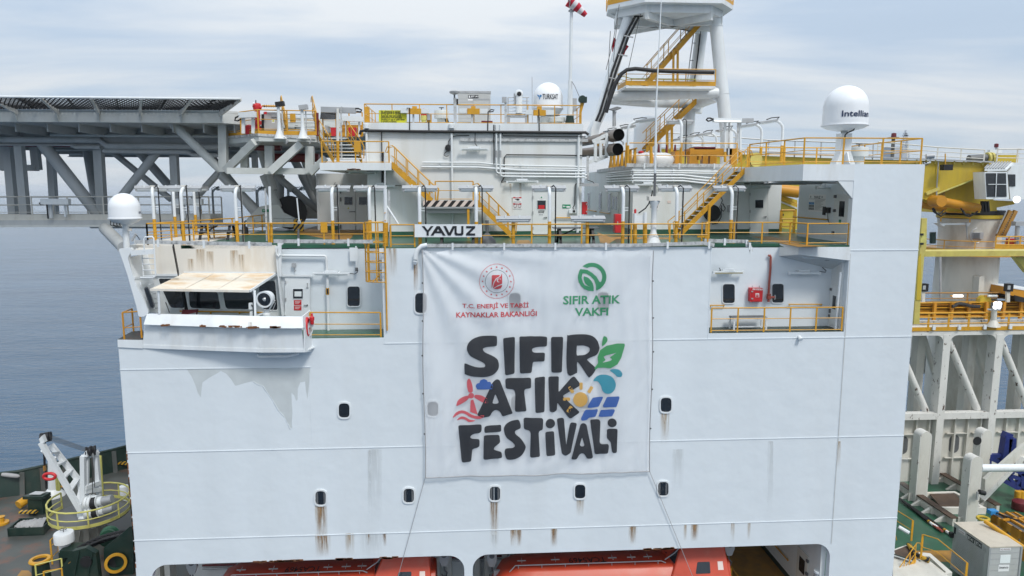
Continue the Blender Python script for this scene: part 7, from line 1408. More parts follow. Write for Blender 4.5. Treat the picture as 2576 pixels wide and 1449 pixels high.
# ================================================================ AFT DECK (right)
struct(MB().prism([(X1+.02,-3,DK),(90,-3,DK),(90,33,DK),(X1+.02,33,DK)],(0,0,-.3)).build('main_deck','green'))
hb=thing('ship_hull','dark ship hull carrying the white accommodation and decks','ship',(0,16,0));MB().prism([(-58,16,-1),(-46,5,-1),(-30,.5,-1),(90,.2,-1),(90,33,-1),(-24,33,-1),(-40,29,-1)],(0,0,DK-.35)).build('shell','darkgreen',hb)
def dz(c,a,b_,z=DK):p=c.Z(a,b_,z);return Vector((p.x,p.y,z))
# yellow corner post and beam just aft of the tower
yp=thing('crane_rest_post','tall weathered yellow post standing close behind the right end of the side wall','post',cJ.P(850,1449,7))
MB().prism([cJ.P(a,b_,7) for a,b_ in ((893,95),(975,95),(965,560),(928,740),(870,1449),(830,1449),(845,900),(862,560),(880,300))],(0,.5,0)).build('face','mustard',yp)
MB().prism([cK.P(a,b_,7) for a,b_ in ((440,0),(540,0),(520,475),(408,475))],(0,.5,0)).build('lower_face','mustard',yp)
MB().prism([cJ.P(a,b_,6.95) for a,b_ in ((875,345),(945,335),(968,420),(965,455),(935,500),(865,525))],(0,.04,0)).build('clamp_plate','lemon',yp)
for b_ in (362,517):MB().box(cJ.P(888,b_,6.9),(.18,.06,.12)).build('clamp_jaw','black',yp)
MB().prism([cJ.P(a,b_,6.96) for a,b_ in ((875,680),(875,1449),(800,1449),(835,760),(850,715))],(0,.03,0)).build('side_rib','crane',yp)
yb2=thing('yellow_beam','long faded yellow box beam running aft from the yellow post','beam',cJ.P(1700,680,9));a_,b_=cJ.P(940,730,9),cJ.P(3200,628,9);MB().bx((a_.x,9,a_.z),(b_.x,10.2,b_.z)).build('beam','mustard',yb2);MB().prism([cJ.P(a,c_,9.5) for a,c_ in ((2430,735),(2640,735),(2640,1000))],(0,.4,0)).build('knee','mustard',yb2)
# crane: pedestal, slew platform, house, boom
YC=27.0
cr2=thing('deck_crane','large yellow deck crane with a white cab resting its boom behind the tower','crane',(cJ.P(1560,1449,YC).x,YC,DK))
def cxr(l,r,v):a_,b_=cJ.P(l,v,YC),cJ.P(r,v,YC);return (a_.x+b_.x)/2,(b_.x-a_.x)/2,a_.z
x0_,r0_,z0_=cxr(1130,2010,1400);x1_,r1_,z1_=cxr(1225,2085,600);x2_,r2__,z2_=cxr(1215,2120,95)
xc=(x0_+x1_)/2
MB().lathe([(r0_,DK-z0_),(r0_,0),(r0_*.98,z1_-z0_-2),(r1_,z1_-z0_),(r1_,z2_-z0_-1),(r1_*1.06,z2_-z0_)],(xc,YC,z0_),40).build('pedestal','worn',cr2)
zs=cAB.P(1300,965,YC).z;zs2=cAB.P(1300,890,YC).z;zs3=cAB.P(1300,845,YC).z
MB().lathe([(r1_*1.1,0),(r1_*1.1,zs2-zs),(r1_*1.05,zs2-zs)],(xc,YC,zs),40).build('slew_flange','crane',cr2);MB().lathe([(r1_*1.02,0),(r1_*1.05,.05),(r1_*1.05,zs3-zs2+.2)],(xc,YC,zs2),40).build('slew_bearing','black',cr2)
MB().prism([cI.P(a,b_,YC-2.3) for a,b_ in ((1780,1175),(2185,1010),(2270,1010),(2270,1260),(2480,1270),(2480,1300),(2300,1335),(2310,1385),(1750,1385),(1770,1300))],(0,4.0,0)).build('crane_house','crane',cr2)
boom=[(-1100,740),(0,815),(1000,850),(1620,862),(2250,886),(2190,1005),(1810,1150),(1720,1195),(1700,1290),(1650,1290),(1575,1250),(1500,1240),(600,1180),(-1100,990)]
MB().prism([cI.P(a,b_,YC-3.2) for a,b_ in boom],(0,2.0,0)).build('boom','crane',cr2)
MB().bar(cI.P(2180,1008,YC-3.3),cI.P(1700,1195,YC-3.3),.10,.10).build('boom_flange','lemon',cr2);MB().bar(cI.P(1590,1195,YC-3.3),cI.P(1720,1140,YC-3.3),.2,.25).build('boom_rib','mustard',cr2)
MB().bar(cI.P(-1100,735,YC-3.4),cI.P(2250,875,YC-3.4),.3,.10).build('boom_walkway','grey',cr2)
for i in range(9):MB().box(cI.P(1400+i*95,870+i*2,YC-3.3),(.08,.1,.3)).build('boom_lug','mustard',cr2)
MB().tube([cI.P(1715,870,YC-3.35),cI.P(1700,1100,YC-3.35),cI.P(1695,1240,YC-3.35)],.05,6).build('conduit','grey',cr2)
MB().tube([cI.P(1700,1268,YC-3.8),cI.P(2110,1340,YC-3.2)],.36,18).build('luffing_cylinder','orangeyel',cr2);MB().lathe([(0,-.6),(.45,-.6),(.45,.6),(0,.6)],cI.P(1700,1268,YC-3.8),20,(0,1,0)).build('cylinder_eye','orangeyel',cr2)
MB().tube([cI.P(1480,1275,YC-2),cI.P(1770,1330,YC-2)],.42,18).build('luffing_cylinder','orangeyel',cr2)
for pts in (((1655,1340),(1665,1375),(1700,1400),(1740,1390),(1765,1360)),((1665,1335),(1690,1385),(1740,1420),(1790,1380)),((1960,1360),(1990,1415),(2030,1425),(2080,1395)),((1940,1340),(1975,1400),(2060,1410),(2110,1370))):MB().tube([cI.P(a,b_,YC-4) for a,b_ in pts],.06,8).build('hydraulic_hose','black',cr2)
for i in range(3):MB().tube([cI.P(2150+i*30,1270,YC-3),cI.P(2160+i*30,1375,YC-3)],.12,6).build('machinery_pipe','black',cr2)
cbq=[cI.P(a,b_,YC-5) for a,b_ in ((2178,975),(2408,975),(2425,1250),(2195,1250))]
cab=MB().prism(cbq,(0,1.3,0)).build('cab','white',cr2);MB().prism([cI.P(a,b_,YC-5.04) for a,b_ in ((2192,988),(2395,988),(2402,1225),(2205,1225))],(0,.02,0)).build('cab_window','glass',cab)
for a,b_,a2,b2 in ((2300,988,2290,1225),(2215,1100,2400,1100)):MB().bar(cI.P(a,b_,YC-5.1),cI.P(a2,b2,YC-5.1),.05,.05).build('glazing_bar','white',cab)
rw=[cI.P(2178,965,YC-5.05),cI.P(2400,965,YC-5.05),cI.P(2470,895,YC-2),cI.P(2240,895,YC-2)];MB().prism(rw,(0,0,.12)).build('cab_roof','white',cab)
for i in range(8):MB().bar(rw[0].lerp(rw[1],i/8)+Vector((0,0,.2)),rw[3].lerp(rw[2],i/8)+Vector((0,0,.2)),.08,.08).build('roof_guard_bar','grey',cab)
MB().prism([cI.P(a,b_,YC-3.4) for a,b_ in ((2410,975),(2480,900),(2700,900),(2700,1250),(2440,1250))],(0,3,0)).build('control_house','white',cr2);MB().prism([cI.P(a,b_,YC-3.46) for a,b_ in ((2415,1000),(2490,1000),(2490,1120),(2425,1120))],(0,.03,0)).build('side_window','glass',cr2)
MB().lathe([(0,0),(.26,0),(.26,.15),(0,.15)],cI.P(2495,1253,YC-5),12,(0,-1,0)).build('work_lamp','lamp_on',cr2)
for pts,l in (((cI.P(1100,800,YC-3.4),cI.P(1700,855,YC-3.4),cI.P(2170,880,YC-3.4)),'pale railing along the top of the crane boom'),):railing(list(pts),l,h=1.0,mids=(.3,.65),spacing=2.6,mat='worn',square=.10,pr=.045)
railing([cI.P(-1000,745,YC-3.3),cI.P(0,815,YC-3.3),cI.P(1050,850,YC-3.3)],'grey railing of the boom walkway behind the tower roof',h=1.25,mids=(.3,.62),spacing=2.4,mat='grey',square=.10,pr=.05)
bw2=thing('boom_winch','yellow winch drum and machinery on top of the crane by its cab','winch',cI.P(2300,870,YC-1));MB().tube([cI.P(2020,845,YC-1.2),cI.P(2220,835,YC-1.2)],.33,14).build('drum','darkgrey',bw2);MB().bx(tuple(cI.P(2290,880,YC-1)),tuple(cI.P(2430,810,YC))).build('housing','crane',bw2)
for a in (2205,2240):MB().lathe([(0,-.1),(.55,-.1),(.55,.1),(0,.1)],cI.P(a,845,YC-1.2),18,(1,0,0)).build('flange','mustard',bw2)
MB().bar(cI.P(2220,775,YC-1),cI.P(2340,770,YC-1),.3,.35).build('lamp','white',bw2);MB().tube([cI.P(2297,800,YC-1),cI.P(2296,715,YC-1)],.10,8).build('beacon_post','grey',bw2);MB().lathe([(0,0),(.16,.02),(.16,.3),(0,.35)],cI.P(2296,730,YC-1),10).build('beacon','darkred',bw2)
railing([cI.P(2300,880,YC-2),cI.P(2700,885,YC-2)],'pale railing on the crane house roof above the cab',h=1.1,mids=(.35,.68),spacing=2,mat='worn',square=.1,pr=.05)
bl4=thing('boom_lamp','black flood lamp hanging from the boom walkway','lamp',cI.P(1800,930,YC-4));MB().tube([cI.P(1783,790,YC-4),cI.P(1785,905,YC-4)],.05,6).build('stem','yellow',bl4);MB().box(cI.P(1795,930,YC-4),(.75,.5,.45)).build('head','black',bl4)
# slew landing details
zr_=cJ.P(1500,600,YC-3).z;pl2=thing('crane_landing','round ochre edged landing with railing about the crane pedestal','platform',(xc,YC,zr_-.2))
MB().lathe([(r1_,0),(r1_+1.9,0),(r1_+1.9,.3),(r1_,.3)],(xc,YC,zr_-.6),32,cap=False).build('floor','orangeyel',pl2)
rp2=[(xc+(r1_+1.85)*math.cos(R(a)),YC+(r1_+1.85)*math.sin(R(a)),zr_-.3) for a in range(180,361,15)];railing(rp2,'ochre curved railing about the crane pedestal',h=.95,mids=(.5,),spacing=2.2,square=.07,pr=.035,toe=.25)
MB().prism([cJ.P(a,b_,YC-2.6) for a,b_ in ((1180,180),(1700,170),(1660,230),(1600,205),(1280,205),(1250,230))],(0,.8,0)).build('upper_bracket','white',pl2);railing([cJ.P(1200,150,YC-2.7),cJ.P(1680,165,YC-2.7)],'small ochre railing high on the crane pedestal',h=.8,mids=(.5,),spacing=2.2,square=.1,pr=.05)
vg2=thing('pedestal_vent','grey louvred vent with a curved cable on the crane pedestal','vent',cJ.P(1790,435,YC-r1_));f=MB().bx(tuple(cJ.P(1740,435,YC-r1_-.1)),tuple(cJ.P(1855,325,YC-r1_+.3))).build('frame','grey',vg2)
for i in range(6):MB().bx(tuple(cJ.P(1748,430-i*17,YC-r1_-.16)),tuple(cJ.P(1846,422-i*17,YC-r1_-.1))).build('louvre','darkgrey',vg2)
MB().tube([cJ.P(a,b_,YC-r1_-.1) for a,b_ in ((1790,260),(1730,290),(1695,350),(1690,430),(1740,490),(1800,505),(1860,480))],.05,6).build('cable','grey',vg2)
for pts,r_ in (((( 1190,740),(1195,1449)),.10),((( 1620,170),(1640,430)),.06)):MB().tube([cJ.P(a,b_,YC-r1_-.4) for a,b_ in pts],r_,8).build('cable_pipe','grey',pl2)
al2=thing('access_ladder','brown inclined ladder leading up to the crane house','ladder',cJ.P(2150,390,YC-3));
for o in (0,85):MB().bar(cJ.P(2140+o,395,YC-3),cJ.P(2330+o+20,-30,YC-3),.22,.3).build('stringer','walkway',al2)
for i in range(12):t_=i/12;MB().bar(cJ.P(2150+190*t_,380-400*t_,YC-3),cJ.P(2235+190*t_,380-400*t_,YC-3),.08,.08).build('rung','grey',al2)
MB().tube([cJ.P(2120,350,YC-3),cJ.P(2160,250,YC-3),cJ.P(2280,0,YC-3)],.06,6).build('handrail','grey',al2)
fe=thing('fire_extinguisher','red extinguisher cabinet on the far railing below the crane','cabinet',cJ.P(2350,590,YC-4));MB().bx(tuple(cJ.P(2320,592,YC-4)),tuple(cJ.P(2382,425,YC-3.6))).build('case','red',fe)
cp=thing('camera_post','slim grey camera post beside the red extinguisher cabinet','camera',cJ.P(2460,600,YC-4));MB().tube([cJ.P(2440,600,YC-4),cJ.P(2472,200,YC-4)],.16,8).build('post','grey',cp);MB().box(cJ.P(2480,183,YC-4),(.8,.5,.35)).build('head','grey',cp)
railing([cJ.P(2100,600,YC-4.3),cJ.P(2310,605,YC-4.3),cJ.P(2500,600,YC-4.3),cJ.P(2700,640,YC-4.3)],'ochre railing with gate below the crane cab',h=1.0,mids=(.35,.68),spacing=1.6,square=.1,pr=.05,toe=.4)
rt_=thing('rest_tube','short green weathered bollard tube left of the crane pedestal','tube',cJ.P(1070,500,YC-2));MB().tube([cJ.P(1068,510,YC-2),cJ.P(1070,325,YC-2)],.24,14).build('tube','darkgreen',rt_)
# distant supply ship behind
ds=thing('distant_ship','far off supply vessel with a magenta hull and a lattice mast','ship',PZ(2340,560,0));D0=420.0
def far(c,a,b_):return c.P(a,b_,D0)
MB().prism([far(cAB,250,720),far(cAB,800,720),far(cAB,800,790),far(cAB,250,785)],(0,14,0)).build('hull','magenta',ds)
hp=PZ(2340,523,0)
MB().bx((far(cI,1370,0).x-3,D0,0),(far(cI,1420,0).x+3,D0+12,far(cI,1390,720).z)).build('superstructure','farwhite',ds)
mt=MB()
for k in range(6):z=720-k*25;mt.bar(far(cI,1350+k*4,z+30),far(cI,1415-k*4,z),.5);mt.bar(far(cI,1415-k*4,z+30),far(cI,1350+k*4,z),.5)
for a,b_,a2,b2 in ((1350,830,1372,600),(1415,830,1395,600),(1384,640,1384,555),(1345,640,1420,640),(1355,610,1415,610),(1365,590,1405,590)):mt.bar(far(cI,a,b_),far(cI,a2,b2),.8)
mt.build('mast','farwhite',ds)
bp2=thing('beacon_pole','slim pole with a red lamp rising behind the tower roof railing','pole',cI.P(1257,830,24));MB().tube([cI.P(1250,830,24),cI.P(1262,640,24)],.14,8).build('pole','darkgrey',bp2);MB().lathe([(0,0),(.45,.02),(.45,.1),(0,.12)],cI.P(1257,640,24),12).build('ring','darkgrey',bp2);MB().lathe([(0,0),(.2,.02),(.18,.35),(0,.4)],cI.P(1264,632,24),10).build('lamp','darkred',bp2)
# ---------------- gantry with walkway
YGA=19.0
zg1=cK.P(1400,600,YGA).z;xg0=X1+1;xg1=62
gt_=thing('pipe_gantry','worn white gantry of rounded portals and diagonal tubes with a walkway on top','gantry',(cK.P(1070,700,YGA).x,YGA,DK))
zg0=cK.P(1400,690,YGA).z
zl_b=cL.P(600,105,YGA).z;zl_c=cL.P(600,155,YGA).z;zbase=DK
MB().bx((xg0,YGA,zg0),(xg1,YGA+.5,zg1)).build('top_beam','chipped',gt_);MB().bx((xg0,YGA-.02,zl_c),(xg1,YGA+.6,zl_b)).build('lower_beam','chipped',gt_)
MB().bx((xg0,YGA+.52,zg1-.3),(xg1,YGA+4.5,zg1-.02)).build('walkway_floor','worn',gt_)
cols=[(cK.uv(1065,700)[0],)]
xs_c=[cK.P(1070,700,YGA).x,cK.P(2105,700,YGA).x];dxc=xs_c[1]-xs_c[0];xs_c=[xs_c[0]-dxc]+xs_c+[xs_c[1]+dxc*i for i in (1,2)]
for x in xs_c:
    if x > X1:
        MB().bx((x-.29,YGA-.03,DK),(x+.29,YGA+.9,zg0+.02)).build('portal_leg','chipped',gt_)
        for s_ in (-1,1):
            g_=[(x+s_*.29,zg0-.55)]+[(x+s_*(.29+.55*(1-math.cos(R(t)))),zg0-.55*(1-math.sin(R(t)))) for t in range(0,91,15)]+[(x+s_*.29,zg0+.01)]
            MB().prism([(a,YGA,b_) for a,b_ in g_],(0,.4,0)).build('corner_gusset','chipped',gt_)
    if x < 60:
        MB().tube([(x+.3,YGA+.6,zg0-.1),(x+dxc*.80,YGA+.6,zl_b+.05)],.27,16).build('diagonal_tube','chipped',gt_)
        MB().tube([(x+dxc*.02,YGA+3.6,zg0+.2),(x+dxc*.6,YGA+3.6,zl_b+.3)],.24,16).build('diagonal_tube','worn',gt_)
        MB().bx((x+dxc*.78,YGA+2.0,DK),(x+dxc*.93,YGA+2.8,zg1-.3)).build('rear_leg','worn',gt_)
# panel wall with oval openings
pw=thing('bulkhead_wall','grey white panel wall with oval openings below the gantry','wall',(30,YGA+.35,DK));wx0,wx1=X1+1,60
m_=MB();m_.bx((wx0,YGA+.65,DK),(wx1,YGA+.8,zl_c));m_.build('panel','worn',pw)
x=xs_c[1]-dxc
ov0,ov1=cL.P(0,300,YGA+.6).z,cL.P(0,450,YGA+.6).z
while x < 58:
    for k in range(4):
        xx=x+dxc*(.125+.25*k)
        if xx > wx0:MB().bx((xx-.06,YGA+.38,DK),(xx+.06,YGA+.65,zl_c)).build('stiffener','worn',pw)
    for k in (.42,.92):
        xx=x+dxc*k
        if xx > wx0:
            r_=.42;zc_=(ov0+ov1)/2;hh=abs(ov0-ov1)/2;o_=[(xx+r_*math.cos(R(a)),YGA+.64,zc_+(hh-r_)*(1 if math.sin(R(a))>0 else -1)+r_*math.sin(R(a))) for a in range(0,360,15)]
            MB().prism(o_,(0,-.004,0)).build('oval_opening','darkgrey',pw);MB().bx((xx-.8,YGA+.4,ov1-.35),(xx+.8,YGA+.6,ov1-.28)).build('lip','worn',pw);MB().bx((xx-.8,YGA+.4,ov0+.15),(xx+.8,YGA+.6,ov0+.22)).build('lip','worn',pw)
    x += dxc
# things seen through the gantry
bg_=thing('deck_module','grey sloped deck module seen through the gantry portals','module',(36,27,DK));MB().prism([cK.P(a,b_,30) for a,b_ in ((500,1449),(400,1150),(620,800),(850,700),(1900,700),(1900,1449))],(0,6,0)).build('shell','cabinet',bg_);MB().bx(tuple(cK.P(1190,1449,29.5)),tuple(cK.P(1600,1280,30))).build('panel','worn',bg_);MB().bx(tuple(cK.P(1195,1430,29.4)),tuple(cK.P(1245,1400,29.45))).build('label','bluetxt',bg_)
railing([(xg0,YGA-.05,zg1),(xg1,YGA-.05,zg1)],'ochre railing along the front of the gantry walkway',h=cK.P(1400,250,YGA).z-zg1,mids=(.42,.76),spacing=cK.P(960,0,YGA).x-cK.P(560,0,YGA).x,square=.16,pr=.06,toe=cK.P(0,540,YGA).z-zg1,mat='yellow')
for i in range(6):
    x=cK.P(790+i*500,570,YGA-.1).x;
    if x < 60:tag(MB().box((x,YGA-.16,zg1+.28),(.22,.12,.34)).build('socket_box','white'),f'small white socket box on the gantry toe board, '+('first','second','third','fourth','fifth','sixth')[i]+' from the tower','box',group='socket boxes on the gantry')
wb=tag(MB().bar((xg0,YGA+.5,cK.P(400,490,YGA).z),(xg1,YGA+.5,cK.P(2576,450,YGA).z+.1),.3,.34).build('pipe','chipped'),'chipped white pipe running behind the gantry railing','pipe')
# orange pipe rack behind
YO=23.0;por=thing('pipe_rack','stacked orange yellow beams and girders behind the gantry walkway','rack',(34,YO,zg1))
for y0,y1,m_ in ((45,70,'yellow'),(90,108,'orangeyel'),(140,165,'yellow'),(172,185,'orangeyel'),(200,215,'yellow'),(218,262,'orangeyel'),(300,335,'orangeyel'),(340,350,'yellow')):
    a_,b_=cK.P(440,y1,YO),cK.P(2800,y0-8,YO);MB().bx((a_.x-1.5,YO,a_.z),(xg1,YO+.4,cK.P(1400,y0,YO).z)).build('beam',m_,por)
MB().bx((cK.P(440,0,YO).x-1,YO+.5,cK.P(0,350,YO).z),(xg1,YO+.7,cK.P(0,60,YO).z)).build('back_plate','walkway',por)
for i in range(9):x=cK.P(830+i*340,0,YO-.2).x;MB().bar((x,YO-.2,cK.P(0,440,YO).z),(x,YO-.2,cK.P(0,50,YO).z),.22,.2).build('upright','orangeyel',por)
hs3=thing('hose_loop','black hoses looped over the orange pipe rack','hose',cK.P(1300,90,YO-.4))
for o in (0,18,34):MB().tube([cK.P(a,b_+o*.4,YO-.5) for a,b_ in ((1160,118),(1210,112),(1250,75),(1320,62),(1400,75),(1520,112),(1700,122))],.11,8).build('hose','black',hs3)
rl5=railing([cAC.P(600,775,YO+.5),cAC.P(2300,765,YO+.5),cAC.P(3200,765,YO+.5)],'thin rusty orange railing on top of the pipe rack',h=cAC.P(1000,600,YO+.5).z-cAC.P(1000,775,YO+.5).z,mids=(.38,),spacing=3.2,mat='walkway',square=.14,pr=.05)
for a,l,lm in ((1275,'lit strip lamp on the rusty railing of the pipe rack','lamp_on'),(1950,'unlit strip lamp on the rusty railing of the pipe rack','tube')):t_=thing('strip_lamp',l,'lamp',cAC.P(a,660,YO));MB().tube([cAC.P(a-90,658,YO),cAC.P(a+90,658,YO)],.10,10).build('cover',lm,t_);MB().bar(cAC.P(a-150,655,YO+.1),cAC.P(a+110,655,YO+.1),.1,.1).build('arm','orangeyel',t_)
for a,l in ((600,'black floodlight half hidden behind the yellow post'),(2265,'black floodlight on a stand at the far right railing')):t_=thing('flood_light',l,'lamp',cAC.P(a,580,YO-1));MB().box(cAC.P(a+5,490,YO-1),(.52,.4,.62)).build('head','black',t_);MB().box(cAC.P(a+14,492,YO-1.25),(.22,.05,.32)).build('lens','lens',t_);MB().bar(cAC.P(a-10,560,YO-1),cAC.P(a+50,560,YO-1),.1,.1).build('yoke','grey',t_);MB().bar(cAC.P(a-15,775,YO-1),cAC.P(a-10,560,YO-1),.25,.2).build('stand','worn',t_)
fl4=thing('flood_light','four lit round lamps on a white post on the gantry walkway','lamp',cK.P(1975,520,YGA-.2));
for a,b_ in ((2012,72),(2080,72),(2000,135),(2066,132)):MB().lathe([(0,0),(.17,.0),(.17,.1),(0,.12)],cK.P(a,b_,YGA-.5),16,(0,-1,0)).build('lamp','lamp_on',fl4);
MB().bx(tuple(cK.P(1962,175,YGA-.45)),tuple(cK.P(2108,42,YGA-.2))).build('head','darkgrey',fl4);MB().tube([cK.P(1975,450,YGA-.2),cK.P(1985,200,YGA-.2)],.2,10).build('post','worn',fl4);MB().lathe([(.5,0),(.2,.5)],cK.P(1965,520,YGA-.2),12).build('foot','worn',fl4);MB().bar(cK.P(1870,185,YGA-.2),cK.P(2095,190,YGA-.2),.2,.1).build('arm','white',fl4)
tp2=thing('guide_tube','off white box guide post in front of the crane pedestal','post',cAC.P(1760,775,YO+1));MB().prism([cAC.P(a,b_,YO+1) for a,b_ in ((1700,290),(1730,262),(1800,265),(1770,775),(1665,775))],(0,.8,0)).build('tube','worn',tp2);MB().lathe([(0,0),(.52,0),(.52,.5),(0,.5)],cAC.P(1735,760,YO+.6),18,(0,-1,0)).build('pulley','crane',tp2)
cw=thing('control_box','orange winch house at the right edge on the pipe rack','cabin',cAC.P(2450,760,YO-.5));MB().prism([cAC.P(a,b_,YO-.6) for a,b_ in ((2330,500),(2800,590),(2800,760),(2300,640))],(0,3,0)).build('body','orangeyel',cw);MB().prism([cAC.P(a,b_,YO-.65) for a,b_ in ((2350,495),(2800,520),(2800,580),(2340,510))],(0,3,0)).build('roof','white',cw);MB().prism([cAC.P(a,b_,YO-.64) for a,b_ in ((2380,640),(2700,720),(2700,800),(2400,760))],(0,2,0)).build('dark_base','black',cw)
# ---------------- deck furniture in front of the gantry
def upright(c,pts,y,dep,l,hole=False):
    t=thing('guide_post',l,'post',c.P(*pts[-1],y));q=[c.P(a,b_,y) for a,b_ in pts];MB().prism(q,(dep*.5,dep,0)).build('post','chipped',t);return t
def gpost(x,y,w_,d_,ztop,l):
    t=thing('guide_post',l,'post',(x,y,DK));r_=d_/2;pr_=[(0,DK)]+[];
    prof=[(-r_,DK),(r_,DK)]+[(r_*math.cos(R(a)),ztop-r_+r_*math.sin(R(a))) for a in range(0,181,15)]
    MB().prism([(x+a,y,z) for a,z in prof],(0,w_,0)).build('post','chipped',t);MB().prism([(x+a*.82,y-.012,z if z > DK else z) for a,z in prof],(0,.011,0)).build('face_plate','worn',t);MB().box((x-r_-.12,y+w_*.5,DK+.3),(.3,.1,.6)).build('foot_bracket','worn',t);return t
for (a,b_,tp_,w_,d_,l) in ((228,845,262,.8,.9,'left one of the round topped white guide posts on the green deck'),(640,1050,468,.75,.85,'nearest round topped guide post with a camera beside the fuel container'),(725,830,250,.75,.9,'far round topped guide post with a hole near its top')):
    p=dz(cL,a,b_);gpost(p.x,p.y,w_,d_,cL.P(a,tp_,p.y).z,l)
p=dz(cL,725,830);q=cL.P(698,340,p.y-.1);MB().lathe([(0,0),(.32,0),(.32,.04),(0,.04)],(q.x,p.y-.02,q.z),18,(0,-1,0)).build('post_hole','black',bpy.data.objects['guide_post.002']) if 'guide_post.002' in bpy.data.objects else None
dc=thing('deck_camera','small black camera on the nearest guide post','camera',cL.P(720,770,dz(cL,640,1050).y-.3));y=dz(cL,640,1050).y-.4;MB().tube([cL.P(710,755,y),cL.P(755,768,y)],.16,10).build('body','black',dc);MB().bar(cL.P(690,820,y),cL.P(695,755,y),.1,.1).build('bracket','grey',dc)
y3=dz(cL,640,1050).y+.6;tag(MB().tube([cL.P(720,560,y3),cL.P(1300,555,y3)],.26,16).build('spreader_tube','white'),'fat white horizontal tube running aft from the nearest guide post','tube')
y4=14.5;sb=thing('sloping_beam','heavy sloping off white beam with a chipped edge at the right','beam',cL.P(760,820,y4));MB().prism([cL.P(a,b_,y4) for a,b_ in ((1200,320),(1200,480),(1079,475),(752,832),(760,655),(1079,370))],(0,.3,0)).build('web','worn',sb);MB().prism([cL.P(a,b_,y4-.3) for a,b_ in ((1200,470),(1200,500),(1079,500),(755,838),(752,825),(1079,475))],(0,.7,0)).build('flange','chipped',sb)
bf=thing('blue_frame','dark blue tubular steel frame at the right edge on the green deck','frame',cL.P(930,780,16));yb_=16.0
for a,b_,a2,b2,w_ in ((790,470,1079,610,.3),(800,600,1090,760,.3),(900,520,940,290,.5),(965,310,950,600,.5),(790,470,780,610,.25),(780,460,900,455,.25),(880,520,1000,700,.22),(960,620,1079,660,.25),(1000,700,1090,600,.22),(1060,600,1060,780,.3),(910,280,965,300,.4)):MB().bar(cL.P(a,b_,yb_),cL.P(a2,b2,yb_),w_*1.1,w_*1.1).build('bar','blueframe',bf)
MB().prism([cL.P(a,b_,yb_+.2) for a,b_ in ((918,280),(965,295),(978,320),(955,500),(905,500))],(0,.3,0)).build('side_plate','blueframe',bf)
rls=thing('skid_rails','pair of low white skid rails with dark timber caps on the green deck','rails',dz(cL,350,960)+Vector((0,0,.0)))
for pts in (((60,740),(500,1040)),((300,600),(860,930))):
    a_,b_=dz(cL,*pts[0],z=DK),dz(cL,*pts[1],z=DK);u_=Vector((0,0,.55));MB().bar(a_+u_*.5,b_+u_*.5,.22,.55).build('rail','worn',rls);MB().bar(a_+u_*1.08,b_+u_*1.08,.5,.08).build('timber_cap','wood',rls)
    for k in (.22,.42,.62,.85):q=a_.lerp(b_,k);MB().prism([q+Vector((-.1,-.25,0)),q+Vector((-.9,-.25,0)),q+Vector((-.1,-.25,.5))],(0,.2,0)).build('bracket','worn',rls)
fr3=thing('hatch_frame','cream hatch frame around a dark timber cover between the skid rails','hatch',dz(cL,430,830));q=[dz(cL,a,b_,DK+.5) for a,b_ in ((150,758),(510,748),(770,885),(320,885))]
MB().prism([p-Vector((0,0,.5)) for p in q],(0,0,.48),[[p.lerp(sum(q,Vector())/4,.14)-Vector((0,0,.5)) for p in q]]).build('frame','cream',fr3);MB().prism([dz(cL,a,b_,DK+.35) for a,b_ in ((290,765),(500,760),(590,880),(390,882))],(0,0,.06)).build('timber_cover','wood',fr3)
pb=thing('hose_bundle','bundle of long black hoses with coloured ends lying on the green deck','hoses',dz(cL,270,950))
for i in range(6):
    a_,b_=dz(cL,55+i*7,800+i*5+12,DK+.15),dz(cL,(300 if i%2 else 440)+i*8,(1005 if i%2 else 1080)+i*5,DK+.15);MB().tube([a_,b_],.09,8).build('hose','black',pb);d_=(b_-a_).normalized();MB().tube([b_,b_+d_*.35],.10,8).build('white_collar','whitetxt',pb);MB().tube([b_+d_*.35,b_+d_*.9],.08,8).build('copper_end','pipered',pb);MB().tube([b_-d_*.25,b_-d_*.1],.1,8).build('yellow_band','yellow',pb)
struct(MB().prism([dz(cL,a,b_,DK+.006) for a,b_ in ((120,1240),(500,1238),(490,1335),(150,1320))],(0,0,-.002)).build('walkway_marking','walkway'))
# fuel container
zc0=18.1;C4=[cY.Z(a,b_,zc0) for a,b_ in ((1237,908),(1840,888),(1140,425),(556,440))];C4=[Vector((p.x,p.y,zc0)) for p in C4]
ux_=(C4[1]-C4[0]);uy_=(C4[3]-C4[0]);
ct=thing('fuel_container','grey shuttered fuel container with black and white lettering strips at the lower right','container',Vector((C4[0].x,C4[0].y,DK+.2)))
zb_c=DK+.25;q=[C4[0],C4[0]+ux_,C4[0]+ux_+uy_,C4[0]+uy_]
MB().prism([Vector((p.x,p.y,zb_c)) for p in q],(0,0,zc0-zb_c-.02)).build('case','cabinet',ct);MB().prism([p+(p-(q[0]+q[2])/2).normalized()*.03-Vector((0,0,.02)) for p in q],(0,0,.07)).build('roof','beige',ct)
sd_=uy_.normalized();fd_=ux_.normalized();nl=-fd_;nf=-sd_
for i in range(26):z=zb_c+.1+i*(zc0-zb_c-.4)/26;MB().bar(q[0]+sd_*.35+nl*.012-Vector((0,0,zc0-z)),q[0]+uy_*.9+nl*.012-Vector((0,0,zc0-z)),.02,.025).build('shutter_slat','grey',ct)
for i in range(8):z=zb_c+.1+i*(zc0-zb_c-.1)/8;MB().bar(q[0]+nf*.008-Vector((0,0,zc0-z)),q[0]+ux_+nf*.008-Vector((0,0,zc0-z)),.012,.014).build('panel_joint','grey',ct)
for k in (0,1):MB().bar(Vector((q[k].x,q[k].y,zb_c))+nf*.02,q[k]+nf*.02,.10,.06).build('corner_post','grey',ct)
